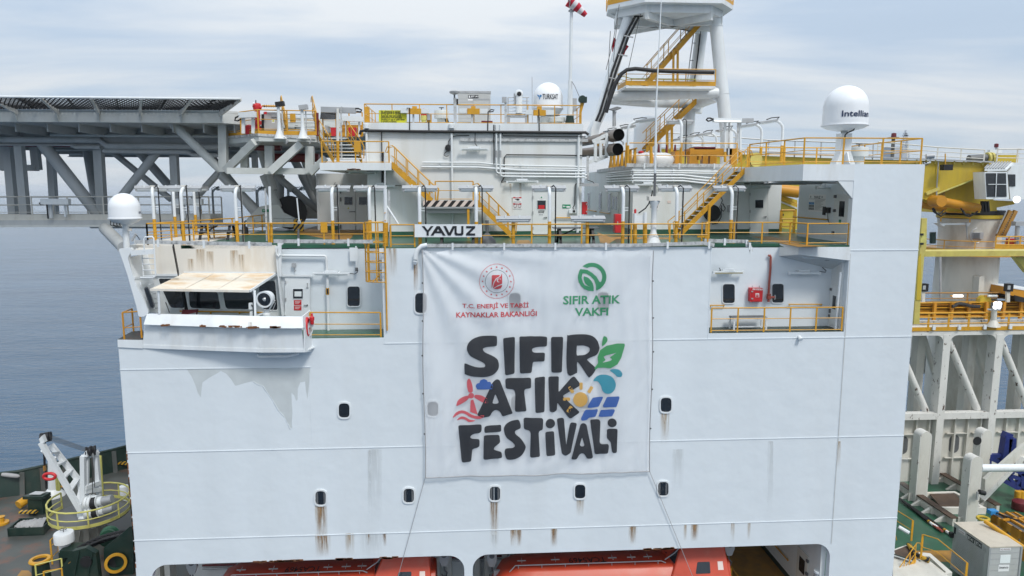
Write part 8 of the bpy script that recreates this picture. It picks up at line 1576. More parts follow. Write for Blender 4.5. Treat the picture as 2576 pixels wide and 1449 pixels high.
def side_plate(u0,u1,z0,z1,m_,o=.02,nm='label_strip',face='s'):
    A=(lambda u:q[0]+uy_*(1-u)) if face == 's' else (lambda u:q[0]+ux_*u);n_=nl if face == 's' else nf
    return MB().prism([A(u0)+Vector((0,0,z0)),A(u1)+Vector((0,0,z0)),A(u1)+Vector((0,0,z1)),A(u0)+Vector((0,0,z1))],n_*o).build(nm,m_,ct)
side_plate(.38,.80,-.42,-.10,'blacktxt');side_plate(.15,.33,-.30,-.12,'whitetxt');side_plate(.83,.92,-.42,-.12,'grey');side_plate(.02,.07,-.60,-.2,'blacktxt')
A=lambda u:q[0]+uy_*(1-u)
for u0,u1 in ((.42,.57),(.64,.79)):text('JET-A1',A(u0)+nl*.028+Vector((0,0,-.37)),A(u1)+nl*.028+Vector((0,0,-.37)),.21,'whitetxt',ct,bold=.02,off=(0,0,0));side_plate(u0-.03,u0-.015,-.38,-.15,'whitetxt',.026,'stripe')
text('NO SMOKING',A(.16)+nl*.026+Vector((0,0,-.27)),A(.32)+nl*.026+Vector((0,0,-.27)),.11,'darkred',ct,off=(0,0,0))
B_=lambda u:q[0]+ux_*u
side_plate(.32,.66,-.20,-.05,'whitetxt',.015,face='f');text('NO SMOKING',B_(.34)+nf*.02+Vector((0,0,-.17)),B_(.64)+nf*.02+Vector((0,0,-.17)),.09,'darkred',ct,off=(0,0,0))
side_plate(.36,.68,-.95,-.47,'tube',.015,face='f');side_plate(.33,.67,-1.45,-1.05,'whitetxt',.015,face='f');text('imenco',B_(.36)+nf*.02+Vector((0,0,-1.28)),B_(.64)+nf*.02+Vector((0,0,-1.28)),.14,'blacktxt',ct,bold=.02,off=(0,0,0))
MB().tube([B_(.22)+nf*.02+Vector((0,0,-2.35)),B_(.22)+nf*.3+Vector((0,0,-2.4)),B_(.4)+nf*.9+Vector((0,0,-2.75))],.08,8).build('green_hose','signgreen',ct);MB().box(B_(.85)+nf*.15+Vector((0,0,-2.5)),(.5,.3,.6)).build('meter_box','grey',ct)
MB().box(C4[3]+sd_*.02+nl*.1+Vector((0,0,-.75)),(.2,.2,.3)).build('latch','black',ct)
tag(MB().tube([cY.P(a,b_,C4[2].y-.5 if a<1300 else C4[1].y+.3) for a,b_ in ((1145,405),(1888,910))],.13,10).build('bumper_pipe','yellow'),'yellow bumper pipe along the far side of the fuel container','pipe')
# orange lifting basket
ob=thing('lifting_basket','orange lifting basket full of grey rods next to the fuel container','basket',dz(cY,1500,560,16.0));zo=17.6
Q=[Vector((*cY.Z(a,b_,zo).xy,zo)) for a,b_ in ((1265,262),(1700,225),(2300,640),(1900,640))]
Q[2]=Q[1]+(Q[3]-Q[0]);hh_=1.7
for a,b_ in ((0,1),(1,2),(2,3),(3,0)):MB().prism([Q[a],Q[b_],Q[b_]-Vector((0,0,.5)),Q[a]-Vector((0,0,.5))],((Q[1]-Q[0]).normalized()*.1)).build('top_beam','orangeyel',ob);MB().prism([Q[a]-Vector((0,0,hh_-.3)),Q[b_]-Vector((0,0,hh_-.3)),Q[b_]-Vector((0,0,hh_)),Q[a]-Vector((0,0,hh_))],((Q[1]-Q[0]).normalized()*.1)).build('bottom_beam','orangeyel',ob)
for k in (0,.28,.62,.9):p=Q[0].lerp(Q[3],k);MB().prism([p,p+(Q[3]-Q[0]).normalized()*.55,p+(Q[3]-Q[0]).normalized()*.55-Vector((0,0,hh_)),p-Vector((0,0,hh_))],((Q[1]-Q[0]).normalized()*.08)).build('side_plate','orangeyel',ob)
for k in (.33,.66):MB().bar(Q[0].lerp(Q[1],k)+Vector((0,0,.02)),Q[3].lerp(Q[2],k)+Vector((0,0,.02)),.12,.12).build('cross_bar','orangeyel',ob)
MB().bar(Q[0].lerp(Q[3],.35)+Vector((0,0,.02)),Q[1].lerp(Q[2],.35)+Vector((0,0,.02)),.12,.12).build('cross_bar','orangeyel',ob)
for i in range(22):a_=Q[0].lerp(Q[1],.04+.042*i)-Vector((0,0,.12));b_=a_+(Q[3]-Q[0]);MB().tube([a_,b_],.055,6).build('rod','darkgrey',ob)
hk=thing('lifting_hook','rusty yellow hook and blue sling at the corner of the lifting basket','hook',Q[0]+Vector((-.6,0,.1)));MB().tube([Q[0]+Vector((-.2-.32*(1+math.cos(a)),-.1*math.sin(a)*3,-.3)) for a in [2*math.pi*i/14 for i in range(15)]],.09,8).build('hook','crane',hk);MB().box(Q[0]+Vector((.15,.1,.08)),(.5,.4,.25)).build('sling_knot','bluetxt',hk);MB().tube([Q[0]+Vector((.2,.1,.1)),Q[0].lerp(Q[2],.25)+Vector((0,0,.12)),Q[0].lerp(Q[2],.5)+Vector((0,0,.1))],.05,6).build('sling','black',hk)
tag(MB().box(Q[0].lerp(Q[3],.3)+Vector((.6,0,-1.0)),(1.2,1.6,.9),rz=.5).build('fabric_bale','tarp'),'grey bale lying inside the lifting basket','bale')
yb5=tag(MB().lathe([(0,0),(.5,0),(.55,.1),(.55,.6),(.35,.7),(0,.7)],dz(cL,1045,900),14).build('drum','darkred'),'dark red drum at the right edge behind the lifting basket','drum')
yb6=thing('yellow_bollard','pair of short yellow bollards at the right edge of the deck','bollard',dz(cL,1035,840));
for a in (1020,1048):p=dz(cL,a,845);MB().lathe([(0,0),(.22,0),(.22,.9),(0,.95)],p,12).build('post','yellow',yb6)
# stairway and railings at the foot of the tower
zq=17.0
railing([dz(cL,0,1060,zq),dz(cL,150,1160,zq)],'short yellow railing at the foot of the side wall',h=1.3,mids=(.5,),spacing=1.6,square=.12)
railing([dz(cL,228,1310,zq),dz(cL,350,1350,zq),dz(cL,590,1560,zq)],'yellow railing sloping down beside the fuel container',h=1.5,mids=(.5,),spacing=1.8,square=.12)
ld3=thing('side_landing','white landing with striped coaming between the yellow stair and railing','platform',dz(cL,300,1380,16.6));MB().prism([dz(cL,a,b_,16.9) for a,b_ in ((0,1230),(120,1190),(215,1330),(310,1330),(600,1560),(300,1700),(0,1500))],(0,0,-.35)).build('floor','worn',ld3);MB().prism([dz(cL,a,b_,16.906) for a,b_ in ((10,1240),(115,1200),(185,1320),(30,1300))],(0,0,.01)).build('timber_floor','wood',ld3)
MB().tube([dz(cL,a,b_,17.05) for a,b_ in ((130,1190),(185,1270),(240,1300),(300,1320))],.14,10).build('striped_coaming','hazyel',ld3)
p0_=dz(cL,20,1560,15.6);stair(p0_+Vector((0,0,0)),dz(cL,190,1330,17.0),(-.9,.9,0),'yellow stair at the lower right corner of the side wall',n=7,sth=.3)
lo=thing('deck_lamp','white strip lamp on the yellow railing at the foot of the side wall','lamp',cL.P(85,1060,9));MB().tube([cL.P(45,1045,dz(cL,0,1060,zq).y),cL.P(130,1095,dz(cL,0,1060,zq).y-.3)],.13,8).build('cover','white',lo)
cs=thing('coaming_box','white open topped coaming beside the yellow stair','coaming',dz(cL,330,1400,16));MB().prism([dz(cL,a,b_,16.2) for a,b_ in ((205,1330),(300,1340),(480,1500),(200,1600))],(0,0,.6),[[dz(cL,a,b_,16.2) for a,b_ in ((220,1365),(290,1365),(430,1500),(225,1560))]]).build('coaming','worn',cs)
# ================================================================ LIFEBOAT BAYS
bay=thing('bay_interior','shaded grey interior plating behind the lifeboats','wall',(0,5.4,DK))
MB().bx((X0+.3,5.4,DK-3),(13.2,5.6,23)).build('back_wall','house',bay);MB().bx((X0,.36,20.95),(X1-.1,8,21.1)).build('ceiling','house',bay)
for u in (395,420,700,1100,1130,1200,1225,1270):x=P(u,1430,4.6).x;MB().bx((x-.14,4.6,DK-3),(x+.14,5.4,20.9)).build('frame','worn',bay)
for v,y in ((1404,5.2),(1412,5.2)):z=P(900,v+6,y).z;MB().tube([(X0+1,y,z),(12.5,y,z)],.06,8).build('service_pipe','darkred' if v == 1404 else 'grey',bay)
for u in (770,840,1330,1400,1490):p=P(u,1418,4.9);MB().box(p,(.45,.4,.4)).build('junction_box','grey',bay)
struct(MB().bx((X0,.36,DK-3.2),(12.9,5.4,DK-3)).build('bay_deck','darkgreen'))
def lifeboat(x0,x1,zr,l):
    """enclosed lifeboat, coxswain's cabin at its right end; zr is the height of the flat roof"""
    t=thing('lifeboat',l,'lifeboat',((x0+x1)/2,1.9,zr-2),'enclosed lifeboats');n=16;ya,yb=1.0,2.35;yc=(ya+yb)/2;rows=[]
    sec=[(ya-1.05,-2.2),(ya-.95,-1.35),(ya-.75,-.95),(ya-.28,-.10),(ya-.12,0),(yb+.12,0),(yb+.28,-.10),(yb+.75,-.95),(yb+.95,-1.35),(yb+1.05,-2.2)]
    for i in range(n+1):
        s_=i/n;e=min(1,s_/.13);k=math.sin(e*math.pi/2)**.6 if s_ < .13 else 1;e2=min(1,(1-s_)/.05);k2=.75+.25*e2
        rows.append([(x0+(x1-x0)*s_+(0 if k==1 else .0),yc+(y-yc)*(.45+.55*k)*k2,zr+z-(1-k)*1.25) for y,z in sec])
    MB().sheet(rows,(0,0,-.03)).build('canopy','boat',t,bevel=.0)
    cx0=x1-3.3;zc_=.82
    q=[(cx0,ya-.80,zr-.80),(x1-.15,ya-.80,zr-.80),(x1-.15,yb+.3,zr-.05),(cx0,yb+.3,zr-.05),(cx0+.75,ya+.02,zr+zc_),(x1-.28,ya+.02,zr+zc_),(x1-.28,yb,zr+zc_),(cx0+.75,yb,zr+zc_)]
    cb=MB().hexa(q).build('cabin','boat',t,bevel=.06)
    def onf(a,b_,o=.012):# point on the cabin's sloping front: a along, b up
        p0=Vector(q[0]).lerp(Vector(q[1]),a);p1=Vector(q[4]).lerp(Vector(q[5]),a);return p0.lerp(p1,b_)+Vector((0,-o,o*.4))
    MB().prism(rounded([onf(.40,.30),onf(.66,.30),onf(.65,.60),onf(.41,.60)],.06),(0,.008,0)).build('cabin_window','glass',cb);MB().prism([onf(.80,.38),onf(.9,.38),onf(.9,.6),onf(.8,.6)],(0,.006,0)).build('cabin_label','pinkband',cb)
    fq=[Vector(q[0]).lerp(Vector(q[4]),.45),Vector(q[3]).lerp(Vector(q[7]),.05),Vector(q[7]),Vector(q[4])];g=lambda a,b_:fq[0].lerp(fq[1],a).lerp(fq[3].lerp(fq[2],a),b_)+Vector((-.015,0,.01))
    for a0,a1 in ((.05,.40),(.55,.95)):MB().prism(rounded([g(a0,.15),g(a1,.15),g(a1,.85),g(a0+.05,.85)],.06),(.006,0,0)).build('cabin_window','glass',cb)
    def cross(p,s_,up=(0,1,0)):return MB().bar(p-Vector((s_,0,0)),p+Vector((s_,0,0)),.09,.012).bar(p-Vector(up)*s_+Vector((0,0,.004)),p+Vector(up)*s_+Vector((0,0,.004)),.09,.012,(1,0,0))
    for s_ in (.14,.28,.52,.60,.67):cross(Vector((x0+(x1-x0)*s_,yc,zr+.01)),.22).build('reflective_cross','tube',t)
    cross(Vector(((cx0+x1)/2+.3,yc,zr+zc_+.01)),.26).build('reflective_cross','tube',t)
    text('TCA5469',(x0+(x1-x0)*.49,ya+.78,zr+.012),(x0+(x1-x0)*.335,ya+.78,zr+.012),.50,'blacktxt',t,bold=.01,off=(0,0,0),up=(0,-1,0))
    for y in (ya-.05,yb+.05):
        pts=[(x0+.9,y,zr-.35),(x0+1.35,y,zr+.16),(cx0-.25,y,zr+.16),(cx0-.02,y,zr+.05)];MB().tube(pts,.028,8).build('grab_rail','grey',t)
        for k in range(7):x=x0+1.5+(cx0-x0-1.9)*k/6;MB().tube([(x,y,zr),(x,y,zr+.16)],.02,6).build('rail_stanchion','grey',t)
    for y in (ya-.02,yb+.02):MB().tube([(cx0-.05,y,zr+.2),(cx0+.45,y,zr+.55),(cx0+.8,y,zr+zc_+.14),(x1-.4,y,zr+zc_+.14),(x1-.3,y,zr+zc_)],.028,8).build('cabin_rail','grey',t)
    MB().tube([(cx0+.9,ya-.1,zr+.42),(x1-1.0,ya-.1,zr+.40)],.02,6).build('hand_hold','grey',t)
    MB().bx((x0+.3,yc-.06,zr-.75),(x0+.9,yc+.06,zr-.45)).build('bow_fitting','grey',t)
    return t
zr1=cX.P(1900,520,1.0).z
lifeboat(P(1228,1440,1).x,P(1836,1400,1).x,zr1,'orange enclosed lifeboat in the right hand bay under the banner')
lifeboat(P(512,1440,1).x,P(1095,1410,1).x,zr1,'orange enclosed lifeboat in the left hand bay below the bridge wing')
def davit_hook(c,a,b_,y,l):
    t=thing('davit_block',l,'hook',c.P(a,b_,y),'lifeboat fall blocks');p=c.P(a,b_,y)
    MB().prism([p+Vector((x,0,z)) for x,z in ((-.25,.75),(.25,.75),(.25,.1),(.12,-.25),(-.12,-.25),(-.25,.1))],(0,.22,0)).build('block','cabinet',t);MB().lathe([(0,-.02),(.14,-.02),(.14,.02),(0,.02)],p+Vector((0,0,.35)),14,(0,-1,0)).build('sheave','darkgrey',t)
    MB().tube([p+Vector((0,.1,-.25)),p+Vector((0,.1,-.5)),p+Vector((.14,.1,-.65)),p+Vector((.1,.1,-.85)),p+Vector((-.08,.1,-.85)),p+Vector((-.12,.1,-.72))],.04,8).build('hook','darkgrey',t)
    for s_ in (-.1,.1):MB().tube([p+Vector((s_,.1,.7)),p+Vector((s_,.1,2.0))],.02,6).build('fall_wire','darkgrey',t)
davit_hook(cO,490,330,2.0,'grey fall block at the left end of the left lifeboat');davit_hook(cX,745,490,2.0,'grey fall block at the right end of the left lifeboat');davit_hook(cX,1125,495,2.0,'grey fall block at the left end of the right lifeboat');davit_hook(cQ,1745,150,2.0,'grey fall block at the right end of the right lifeboat')
# walkway at the right of the bays
zw2=16.6
def wz(a,b_,z=zw2):p=cQ.Z(a,b_,z);return Vector((p.x,p.y,z))
struct(MB().prism([Vector((11.5,.36,zw2)),Vector((17.9,.36,zw2)),Vector((17.9,9.5,zw2)),Vector((11.5,9.5,zw2))],(0,0,-.15)).build('bay_walkway','walkway'))
bw3=thing('bay_side_wall','shaded white side wall with a door at the right end of the lifeboat bay','wall',(17.6,4,zw2));MB().bx((17.55,.36,DK-3),(17.8,9.6,21)).build('wall','house',bw3);MB().bx((17.53,.36,zw2),(17.549,9.5,zw2+.3)).build('skirting','darkgreen',bw3);MB().bx((13.0,9.5,DK-3),(17.6,9.7,21)).build('end_wall','house',bw3)
bd=thing('bay_door','narrow door with a dark window in the side wall of the lifeboat bay','door',(17.5,2.2,zw2));MB().bx((17.49,1.5,zw2+.2),(17.54,2.7,zw2+2.5)).build('leaf','worn',bd);MB().bx((17.475,1.8,zw2+1.3),(17.489,2.4,zw2+2.1)).build('pane','glass',bd)
for z in (zw2+.6,zw2+1.5,zw2+2.2):MB().bx((17.42,1.42,z),(17.5,1.6,z+.14)).build('dog_clip','darkgrey',bd)
hr3=thing('hand_rail','ochre hand rail on the side wall of the lifeboat bay','hand rail',(17.45,5,zw2+1));MB().tube([(17.45,3.6,zw2+1.15),(17.45,6.5,zw2+1.15)],.04,8).build('bar','yellow',hr3)
railing([Vector((14.0,1.4,zw2)),Vector((14.0,7.5,zw2))],'yellow railing on the walkway at the right end of the right lifeboat',h=1.3,mids=(.35,.7),spacing=1.6,square=.1)
pl3=thing('obstruction_light','white ribbed lamp head peeping above the lower edge of the bay','lamp',cQ.P(2247,292,.6));c=cQ.P(2247,300,.6);MB().lathe([(.10,-.5),(.16,-.1),(.2,-.05),(.2,.0)],c,16).build('base','white',pl3);MB().lathe([(.19,0),(.19,.26)],c,16).build('lens','lens',pl3);MB().lathe([(.2,.26),(.22,.3),(.2,.38),(0,.4)],c,16).build('cap','white',pl3)
# ================================================================ FORECASTLE (lower left)
ZK=16.0
def fz(a,b_,z=ZK):p=cM.Z(a,b_,z);return Vector((p.x,p.y,z))
base=[fz(-900,800),fz(-300,790),fz(0,757),fz(180,735),fz(380,688),fz(700,605),fz(1000,532),fz(1140,492),fz(1500,410)]
struct(MB().prism([Vector((-70,6,ZK))]+[p+Vector((0,.1,0)) for p in base]+[Vector((X0+2,base[-1].y,ZK)),Vector((X0+2,.6,ZK)),Vector((-28,.6,ZK))],(0,0,-.3)).build('bow_deck','bowdeck'))
topz=cM.P(0,560,base[2].y).z;hb_=topz-ZK
bk=thing('bow_bulwark','dark green bow bulwark with raked stays curving along the far side','bulwark',base[3]);out=Vector((-.25,.35,hb_))
MB().sheet([base,[p+out for p in base]],(0,.06,0)).build('plating','darkgreen',bk);MB().tube([p+out+Vector((0,.05,.0)) for p in base],.11,8).build('cap_rail','darkgreen',bk)
for a,b_ in ((175,745),(365,695),(560,648),(820,580),(1003,535)):
    p=fz(a,b_);k=min(range(len(base)-1),key=lambda i:abs((base[i].x+base[i+1].x)/2-p.x));tt=(p.x-base[k].x)/(base[k+1].x-base[k].x);q=base[k].lerp(base[k+1],tt);MB().prism([p,p+Vector((.35,0,0)),q+out*.96+Vector((.35,-.02,0)),q+out*.96],(.0,.06,0)).build('stay','bowdeck',bk)
for a,b_,l in ((70,665,'striped yellow step on the left part of the bulwark'),(1060,445,'striped yellow step on the right part of the bulwark')):t_=tag(MB().box(cM.P(a,b_,fz(a,690 if a<500 else 510).y+.1),(1.2,.35,.16),ry=R(6)).build('bulwark_step','hazyel'),l,'step')
lr=thing('bow_raft','white life raft with dark cover at the far left bulwark','life raft',cM.P(40,560,base[2].y+.5));MB().lathe([(0,0),(.12,.06),(.15,.3),(.15,1.0),(.12,1.2),(0,1.3)],cM.P(10,548,base[2].y+.3),16,(1,0,-.15)).build('shell','tarp',lr)
# bow crane
c0=fz(815,1130);zr_=ZK+(cM.P(815,960,c0.y).z-ZK)
bcx=thing('bow_crane','white twin beam jib crane with black sheaves on the forecastle','crane',c0)
rp4=1.35
sc4=(cM.P(925,960,c0.y).x-cM.P(725,960,c0.y).x)/2
zt4=cM.P(815,985,c0.y-sc4).z
MB().lathe([(sc4*1.05,0),(sc4*1.05,.1),(sc4*.98,.15),(sc4*.98,zt4-ZK)],c0,30).build('pedestal','worn',bcx);zt5=cM.P(815,925,c0.y-sc4).z;MB().lathe([(sc4*1.02,0),(sc4*1.15,.05),(sc4*1.15,.22),(sc4*1.0,.25),(sc4*1.0,zt5-zt4)],(c0.x,c0.y,zt4),30).build('slew_ring','white',bcx)
for i in range(10):a=2*math.pi*i/10;p=Vector((c0.x+sc4*math.cos(a),c0.y+sc4*math.sin(a),ZK));d=Vector((math.cos(a),math.sin(a),0));MB().prism([p,p+d*.45,p+d*.1+Vector((0,0,1.0)),p+Vector((0,0,1.0))],(.03,.03,0)).build('gusset','worn',bcx)
yf_,yr_=c0.y-.55,c0.y+.7
def mb4(pts,r,y,n,m_='white',sq=True):(MB().bar(cM.P(*pts[0],y),cM.P(*pts[1],y),r,r,(0,1,0))).build(n,m_,bcx)
mb4(((740,800),(735,385)),.26,yf_,'mast_leg');mb4(((880,740),(850,365)),.26,yr_,'mast_leg')
mb4(((770,795),(775,395)),.18,yf_+.3,'mast_leg')
for pts in (((735,395),(855,365)),((750,670),(880,620)),((745,700),(885,680))):MB().bar(cM.P(*pts[0],yf_),cM.P(*pts[1],yr_),.26,.26).build('cross_head','white',bcx)
MB().prism([cM.P(a,b_,yf_) for a,b_ in ((752,345),(765,340),(775,395),(725,398))],(0,.25,0)).build('head_plate','white',bcx);MB().prism([cM.P(a,b_,yr_) for a,b_ in ((838,345),(850,340),(868,370),(830,385))],(0,.25,0)).build('head_plate','white',bcx)
hd_=[(cM.P(a,b_,y)) for a,b_,y in ((782,345,yf_+.3),(825,335,yr_-.3))]
for p in hd_:MB().lathe([(0,-.14),(.30,-.14),(.30,-.08),(.25,0),(.30,.08),(.30,.14),(0,.14)],p,20,(1,.35,0)).build('sheave','black',bcx)
jt0,jt1=cM.P(372,240,yf_-.3),cM.P(432,215,yr_+.3)
MB().bar(cM.P(715,870,yf_-.2),cM.P(365,265,yf_-.4),.27,.27,(0,1,0)).build('jib_beam','white',bcx);MB().bar(cM.P(735,650,yr_),cM.P(450,285,yr_+.2),.27,.27,(0,1,0)).build('jib_beam','white',bcx)
mb4(((740,850),(715,600)),.30,yr_,'jib_foot')
for t_ in (.08,.30,.48,.66,.84):p=cM.P(715,870,yf_-.2).lerp(cM.P(365,265,yf_-.4),t_);q=cM.P(735,650,yr_).lerp(cM.P(450,285,yr_+.2),max(0,(t_-.2)/.8) if t_<.3 else (t_-.15)/.85);MB().bar(p,q,.36,.10,(0,0,1)).build('jib_cross_member','white',bcx)
for o in (0,40,62):MB().lathe([(0,-.1),(.30,-.1),(.30,.1),(0,.1)],cM.P(375+o,225-o*.2,yf_+o*.015),18,(1,.3,0)).build('sheave','black',bcx)
MB().prism([cM.P(a,b_,yf_-.5) for a,b_ in ((345,235),(372,205),(395,265),(360,285))],(0,.3,0)).build('jib_head','white',bcx)
for i in range(6):MB().tube([cM.P(437,198+i*9,yf_+.2*i),cM.P(770,315+i*7,yf_+.2*i)],.012,5).build('luffing_rope','black',bcx)
for i in range(4):MB().tube([cM.P(382+i*7,260,yf_-.3),cM.P(388+i*5,470,yf_-.3)],.02,5).build('hoist_rope','black',bcx)
hkb=MB().bx(tuple(cM.P(384,520,yf_-.4)),tuple(cM.P(408,465,yf_-.2))).build('hook_block','walkway',bcx);MB().tube([cM.P(408,600,yf_-.3),cM.P(410,670,yf_-.3)],.06,8).build('hook','black',hkb)
ro=thing('red_ring','red oval ring hanging at the hook of the bow crane','ring',cM.P(438,570,yf_-.5));MB().tube([cM.P(438+52*math.cos(a),566+27*math.sin(a),yf_-.5) for a in [2*math.pi*i/24 for i in range(25)]],.09,10,caps=False).build('ring','red',ro)
for a,b_ in ((800,800),(815,880)):
    MB().tube([cM.P(a-40,b_,yf_),cM.P(a+70,b_-12,yf_)],.40,16).build('winch_drum','white',bcx);MB().tube([cM.P(a+20,b_,yf_-.03),cM.P(a+65,b_-6,yf_-.03)],.42,16).build('rope_coil','black',bcx);MB().tube([cM.P(a+75,b_-12,yf_),cM.P(a+110,b_-16,yf_)],.30,14).build('gearbox','white',bcx);MB().tube([cM.P(a+105,b_-16,yf_),cM.P(a+195,b_-35,yf_)],.27,14).build('motor','grey',bcx)
    for k in (.0,.5,1.0):MB().lathe([(.40,-.03),(.48,0),(.40,.03)],cM.P(a-40+k*60,b_-k*6,yf_),18,(1,0,0),False).build('flange','white',bcx)
MB().bx(tuple(cM.P(690,940,yf_-.2)),tuple(cM.P(850,890,yf_+1))).build('machine_base','white',bcx)
for a,b_,a2,b2 in ((820,720,815,345),(838,660,832,345)):MB().tube([cM.P(a,b_,yf_),cM.P(a2,b2,yf_+.3)],.02,5).build('hoist_rope','black',bcx)
# ring railing round the crane
zrr=cM.P(800,1075,c0.y-2.8).z;er=(cM.P(1130,900,c0.y).x-cM.P(470,900,c0.y).x)/2;ex=(cM.P(1130,900,c0.y).x+cM.P(470,900,c0.y).x)/2
pts=[(ex+er*math.cos(R(a)),c0.y+er*math.sin(R(a)),zrr) for a in range(-200,101,15)]
railing(pts,'faded lemon ring railing round the bow crane',h=1.05,mids=(.5,),spacing=2.3,mat='lemon',square=.09,pr=.05,toe=.2)
MB().lathe([(sc4,0),(er*.98,0),(er*.98,.06),(sc4,.06)],(ex,c0.y,zrr-.1),36,cap=False).build('grating_ring','darkgrey',bcx)
for pts_,l in ((((900,745),(880,385)),'lemon ladder on the far side of the bow crane'),(((518,690),(508,535)),'short lemon ladder behind the white post on the forecastle')):
    t_=thing('bow_ladder',l,'ladder',cM.P(*pts_[0],c0.y+2));
    for o in (-10,10):MB().bar(cM.P(pts_[0][0]+o,pts_[0][1],c0.y+2),cM.P(pts_[1][0]+o,pts_[1][1],c0.y+2),.12,.1).build('stile','lemon',t_)
    for i in range(9):f_=i/8;MB().bar(cM.P(pts_[0][0]+(pts_[1][0]-pts_[0][0])*f_-10,pts_[0][1]+(pts_[1][1]-pts_[0][1])*f_,c0.y+2),cM.P(pts_[0][0]+(pts_[1][0]-pts_[0][0])*f_+10,pts_[0][1]+(pts_[1][1]-pts_[0][1])*f_,c0.y+2),.06,.06).build('rung','lemon',t_)
wp2=thing('jib_rest','white jib rest post with a flared foot on the forecastle','post',fz(475,740));y=fz(475,740).y;MB().tube([fz(475,738),cM.P(462,400,y)],.34,14,.28).build('post','white',wp2);MB().lathe([(.8,0),(.8,.08),(.36,.55)],fz(475,738),10).build('foot','white',wp2);MB().tube([cM.P(462,410,y),cM.P(385,330,y-.5)],.2,10).build('arm','white',wp2)
# hatch, roller, tarpaulin tray
ht2=thing('deck_hatch','dark green raised deck hatch with a tilted lid on the forecastle','hatch',fz(350,900));A_,B2,C2,D2=fz(255,905),fz(385,905),fz(465,865),fz(350,860)
MB().prism([A_,B2,C2,D2],(0,0,1.05)).build('coaming','darkgreen',ht2);u_=Vector((0,0,1.1));MB().prism([A_+u_+Vector((-.3,0,0)),B2+u_+Vector((.1,-.1,0)),C2+u_,D2+u_+Vector((-.2,0,0))],(0,0,.22)).build('lid','darkgreen',ht2);MB().prism([A_.lerp(D2,.2)+u_+Vector((0,0,.26)),B2.lerp(C2,.2)+u_+Vector((-.2,0,.26)),B2.lerp(C2,.8)+u_+Vector((-.2,0,.26)),A_.lerp(D2,.8)+u_+Vector((0,0,.26))],(0,0,.05)).build('lid_plate','steel',ht2);MB().box(A_.lerp(B2,.2)+Vector((0,-.3,.35)),(1.1,.3,.14)).build('step','hazyel',ht2)
yl2=tag(MB().tube([cM.P(162,820,fz(200,860).y),cM.P(235,772,fz(240,830).y)],.30,14).build('striped_roller','yellow'),'yellow striped roller lying beside the deck hatch','roller')
tt_=thing('tarp_tray','shallow dark green tray holding a crumpled grey tarpaulin','tray',fz(270,1050));T4=[fz(70,1100),fz(385,1088),fz(472,1000),fz(185,1005)]
for i in range(4):MB().prism([T4[i],T4[(i+1)%4],T4[(i+1)%4]+Vector((0,0,.55)),T4[i]+Vector((0,0,.55))],((T4[(i+2)%4]-T4[i]).normalized()*.08)).build('tray_side','darkgreen',tt_)
MB().prism([p+Vector((0,0,.03)) for p in T4],(0,0,.04)).build('tray_floor','black',tt_)
tp_=[fz(130,1062),fz(380,1058),fz(468,985),fz(215,1005)];rws=[]
for j in range(13):rws.append([tp_[0].lerp(tp_[1],i/24).lerp(tp_[3].lerp(tp_[2],i/24),j/12)+Vector((0,0,.35+.32*math.sin(math.pi*j/12)*(.4+.6*i/24)+.14*noise.noise(Vector((i*.42,j*.5,3)))+.05*noise.noise(Vector((i*1.1,j*1.2,8))))) for i in range(25)])
tag(MB().sheet(rws,(0,0,-.05)).build('tarpaulin','tarp'),'crumpled pale grey tarpaulin heaped in the shallow green tray','tarpaulin')
yp2=[((0,1000),(45,985),(40,962),(0,960)),((150,1449),(300,1452),(255,1400),(190,1398)),((505,668),(570,660),(550,645),(520,650))]
struct(MB().poly([fz(a,b_,ZK+.005) for a,b_ in yp2[1]]).build('deck_marking','walkway'));struct(MB().poly([fz(a,b_,ZK+.005) for a,b_ in yp2[2]]).build('deck_marking','yellow'))
yp3=thing('yellow_fitting','small yellow deck fitting at the far left of the forecastle','fitting',fz(15,985));MB().lathe([(.45,0),(.45,.12),(.2,.15),(.2,.45),(.25,.5),(0,.52)],fz(12,985),14).build('body','yellow',yp3);MB().prism([fz(-30,1000),fz(48,975),fz(20,962),fz(-40,970)],(0,0,.03)).build('base','yellow',yp3)
# mushroom vents and windlass
yv=c0.y-er-1.2;c=cM.P(578,1225,yv);t_=mushroom(c,'large white mushroom vent with a hand wheel on the forecastle',(cM.P(657,1110,yv).x-cM.P(490,1110,yv).x)/2,cM.P(575,1062,yv).z-c.z,mat='white');MB().tube([(c.x,c.y,ZK),tuple(c)],.35,16).build('lower_trunk','darkgreen',t_);c=fz(1108,800);mushroom(c,'smaller white mushroom vent beside the edge of the white side wall',(cM.P(1145,690,c.y).x-cM.P(1068,690,c.y).x)/2,cM.P(1105,650,c.y).z-ZK,False,mat='white')
wl3=thing('windlass','dark green anchor windlass with a black chain at the lower left','windlass',fz(700,1449));yw_=fz(700,1500).y
def wq(pts,y,d,n,m_='darkgreen'):MB().prism([cM.P(a,b_,y) for a,b_ in pts],(0,d,0)).build(n,m_,wl3)
wq(((540,1385),(640,1230),(760,1200),(850,1250),(880,1500),(560,1500)),yw_,.35,'side_frame');wq(((920,1200),(1050,1100),(1150,1010),(1180,1010),(1180,1500),(1000,1500),(920,1320)),yw_+.6,.3,'side_frame');wq(((525,1225),(700,1225),(690,1290),(525,1290)),yw_+.8,1.0,'gear_case')
for a,b_,r_ in ((765,1320,.32),):MB().lathe([(0,-.06),(r_,-.06),(r_,.06),(0,.06)],cM.P(a,b_,yw_-.05),18,(0,-1,0)).build('shaft_hub','black',wl3)
for a in (700,820):MB().bar(cM.P(a,1230,yw_-.05),cM.P(a-40,1449,yw_-.05),.08,.06).build('rib','darkgreen',wl3)
dq=Vector((.42,-1,.1)).normalized();d0_=cM.P(1035,1275,yw_+1.2)
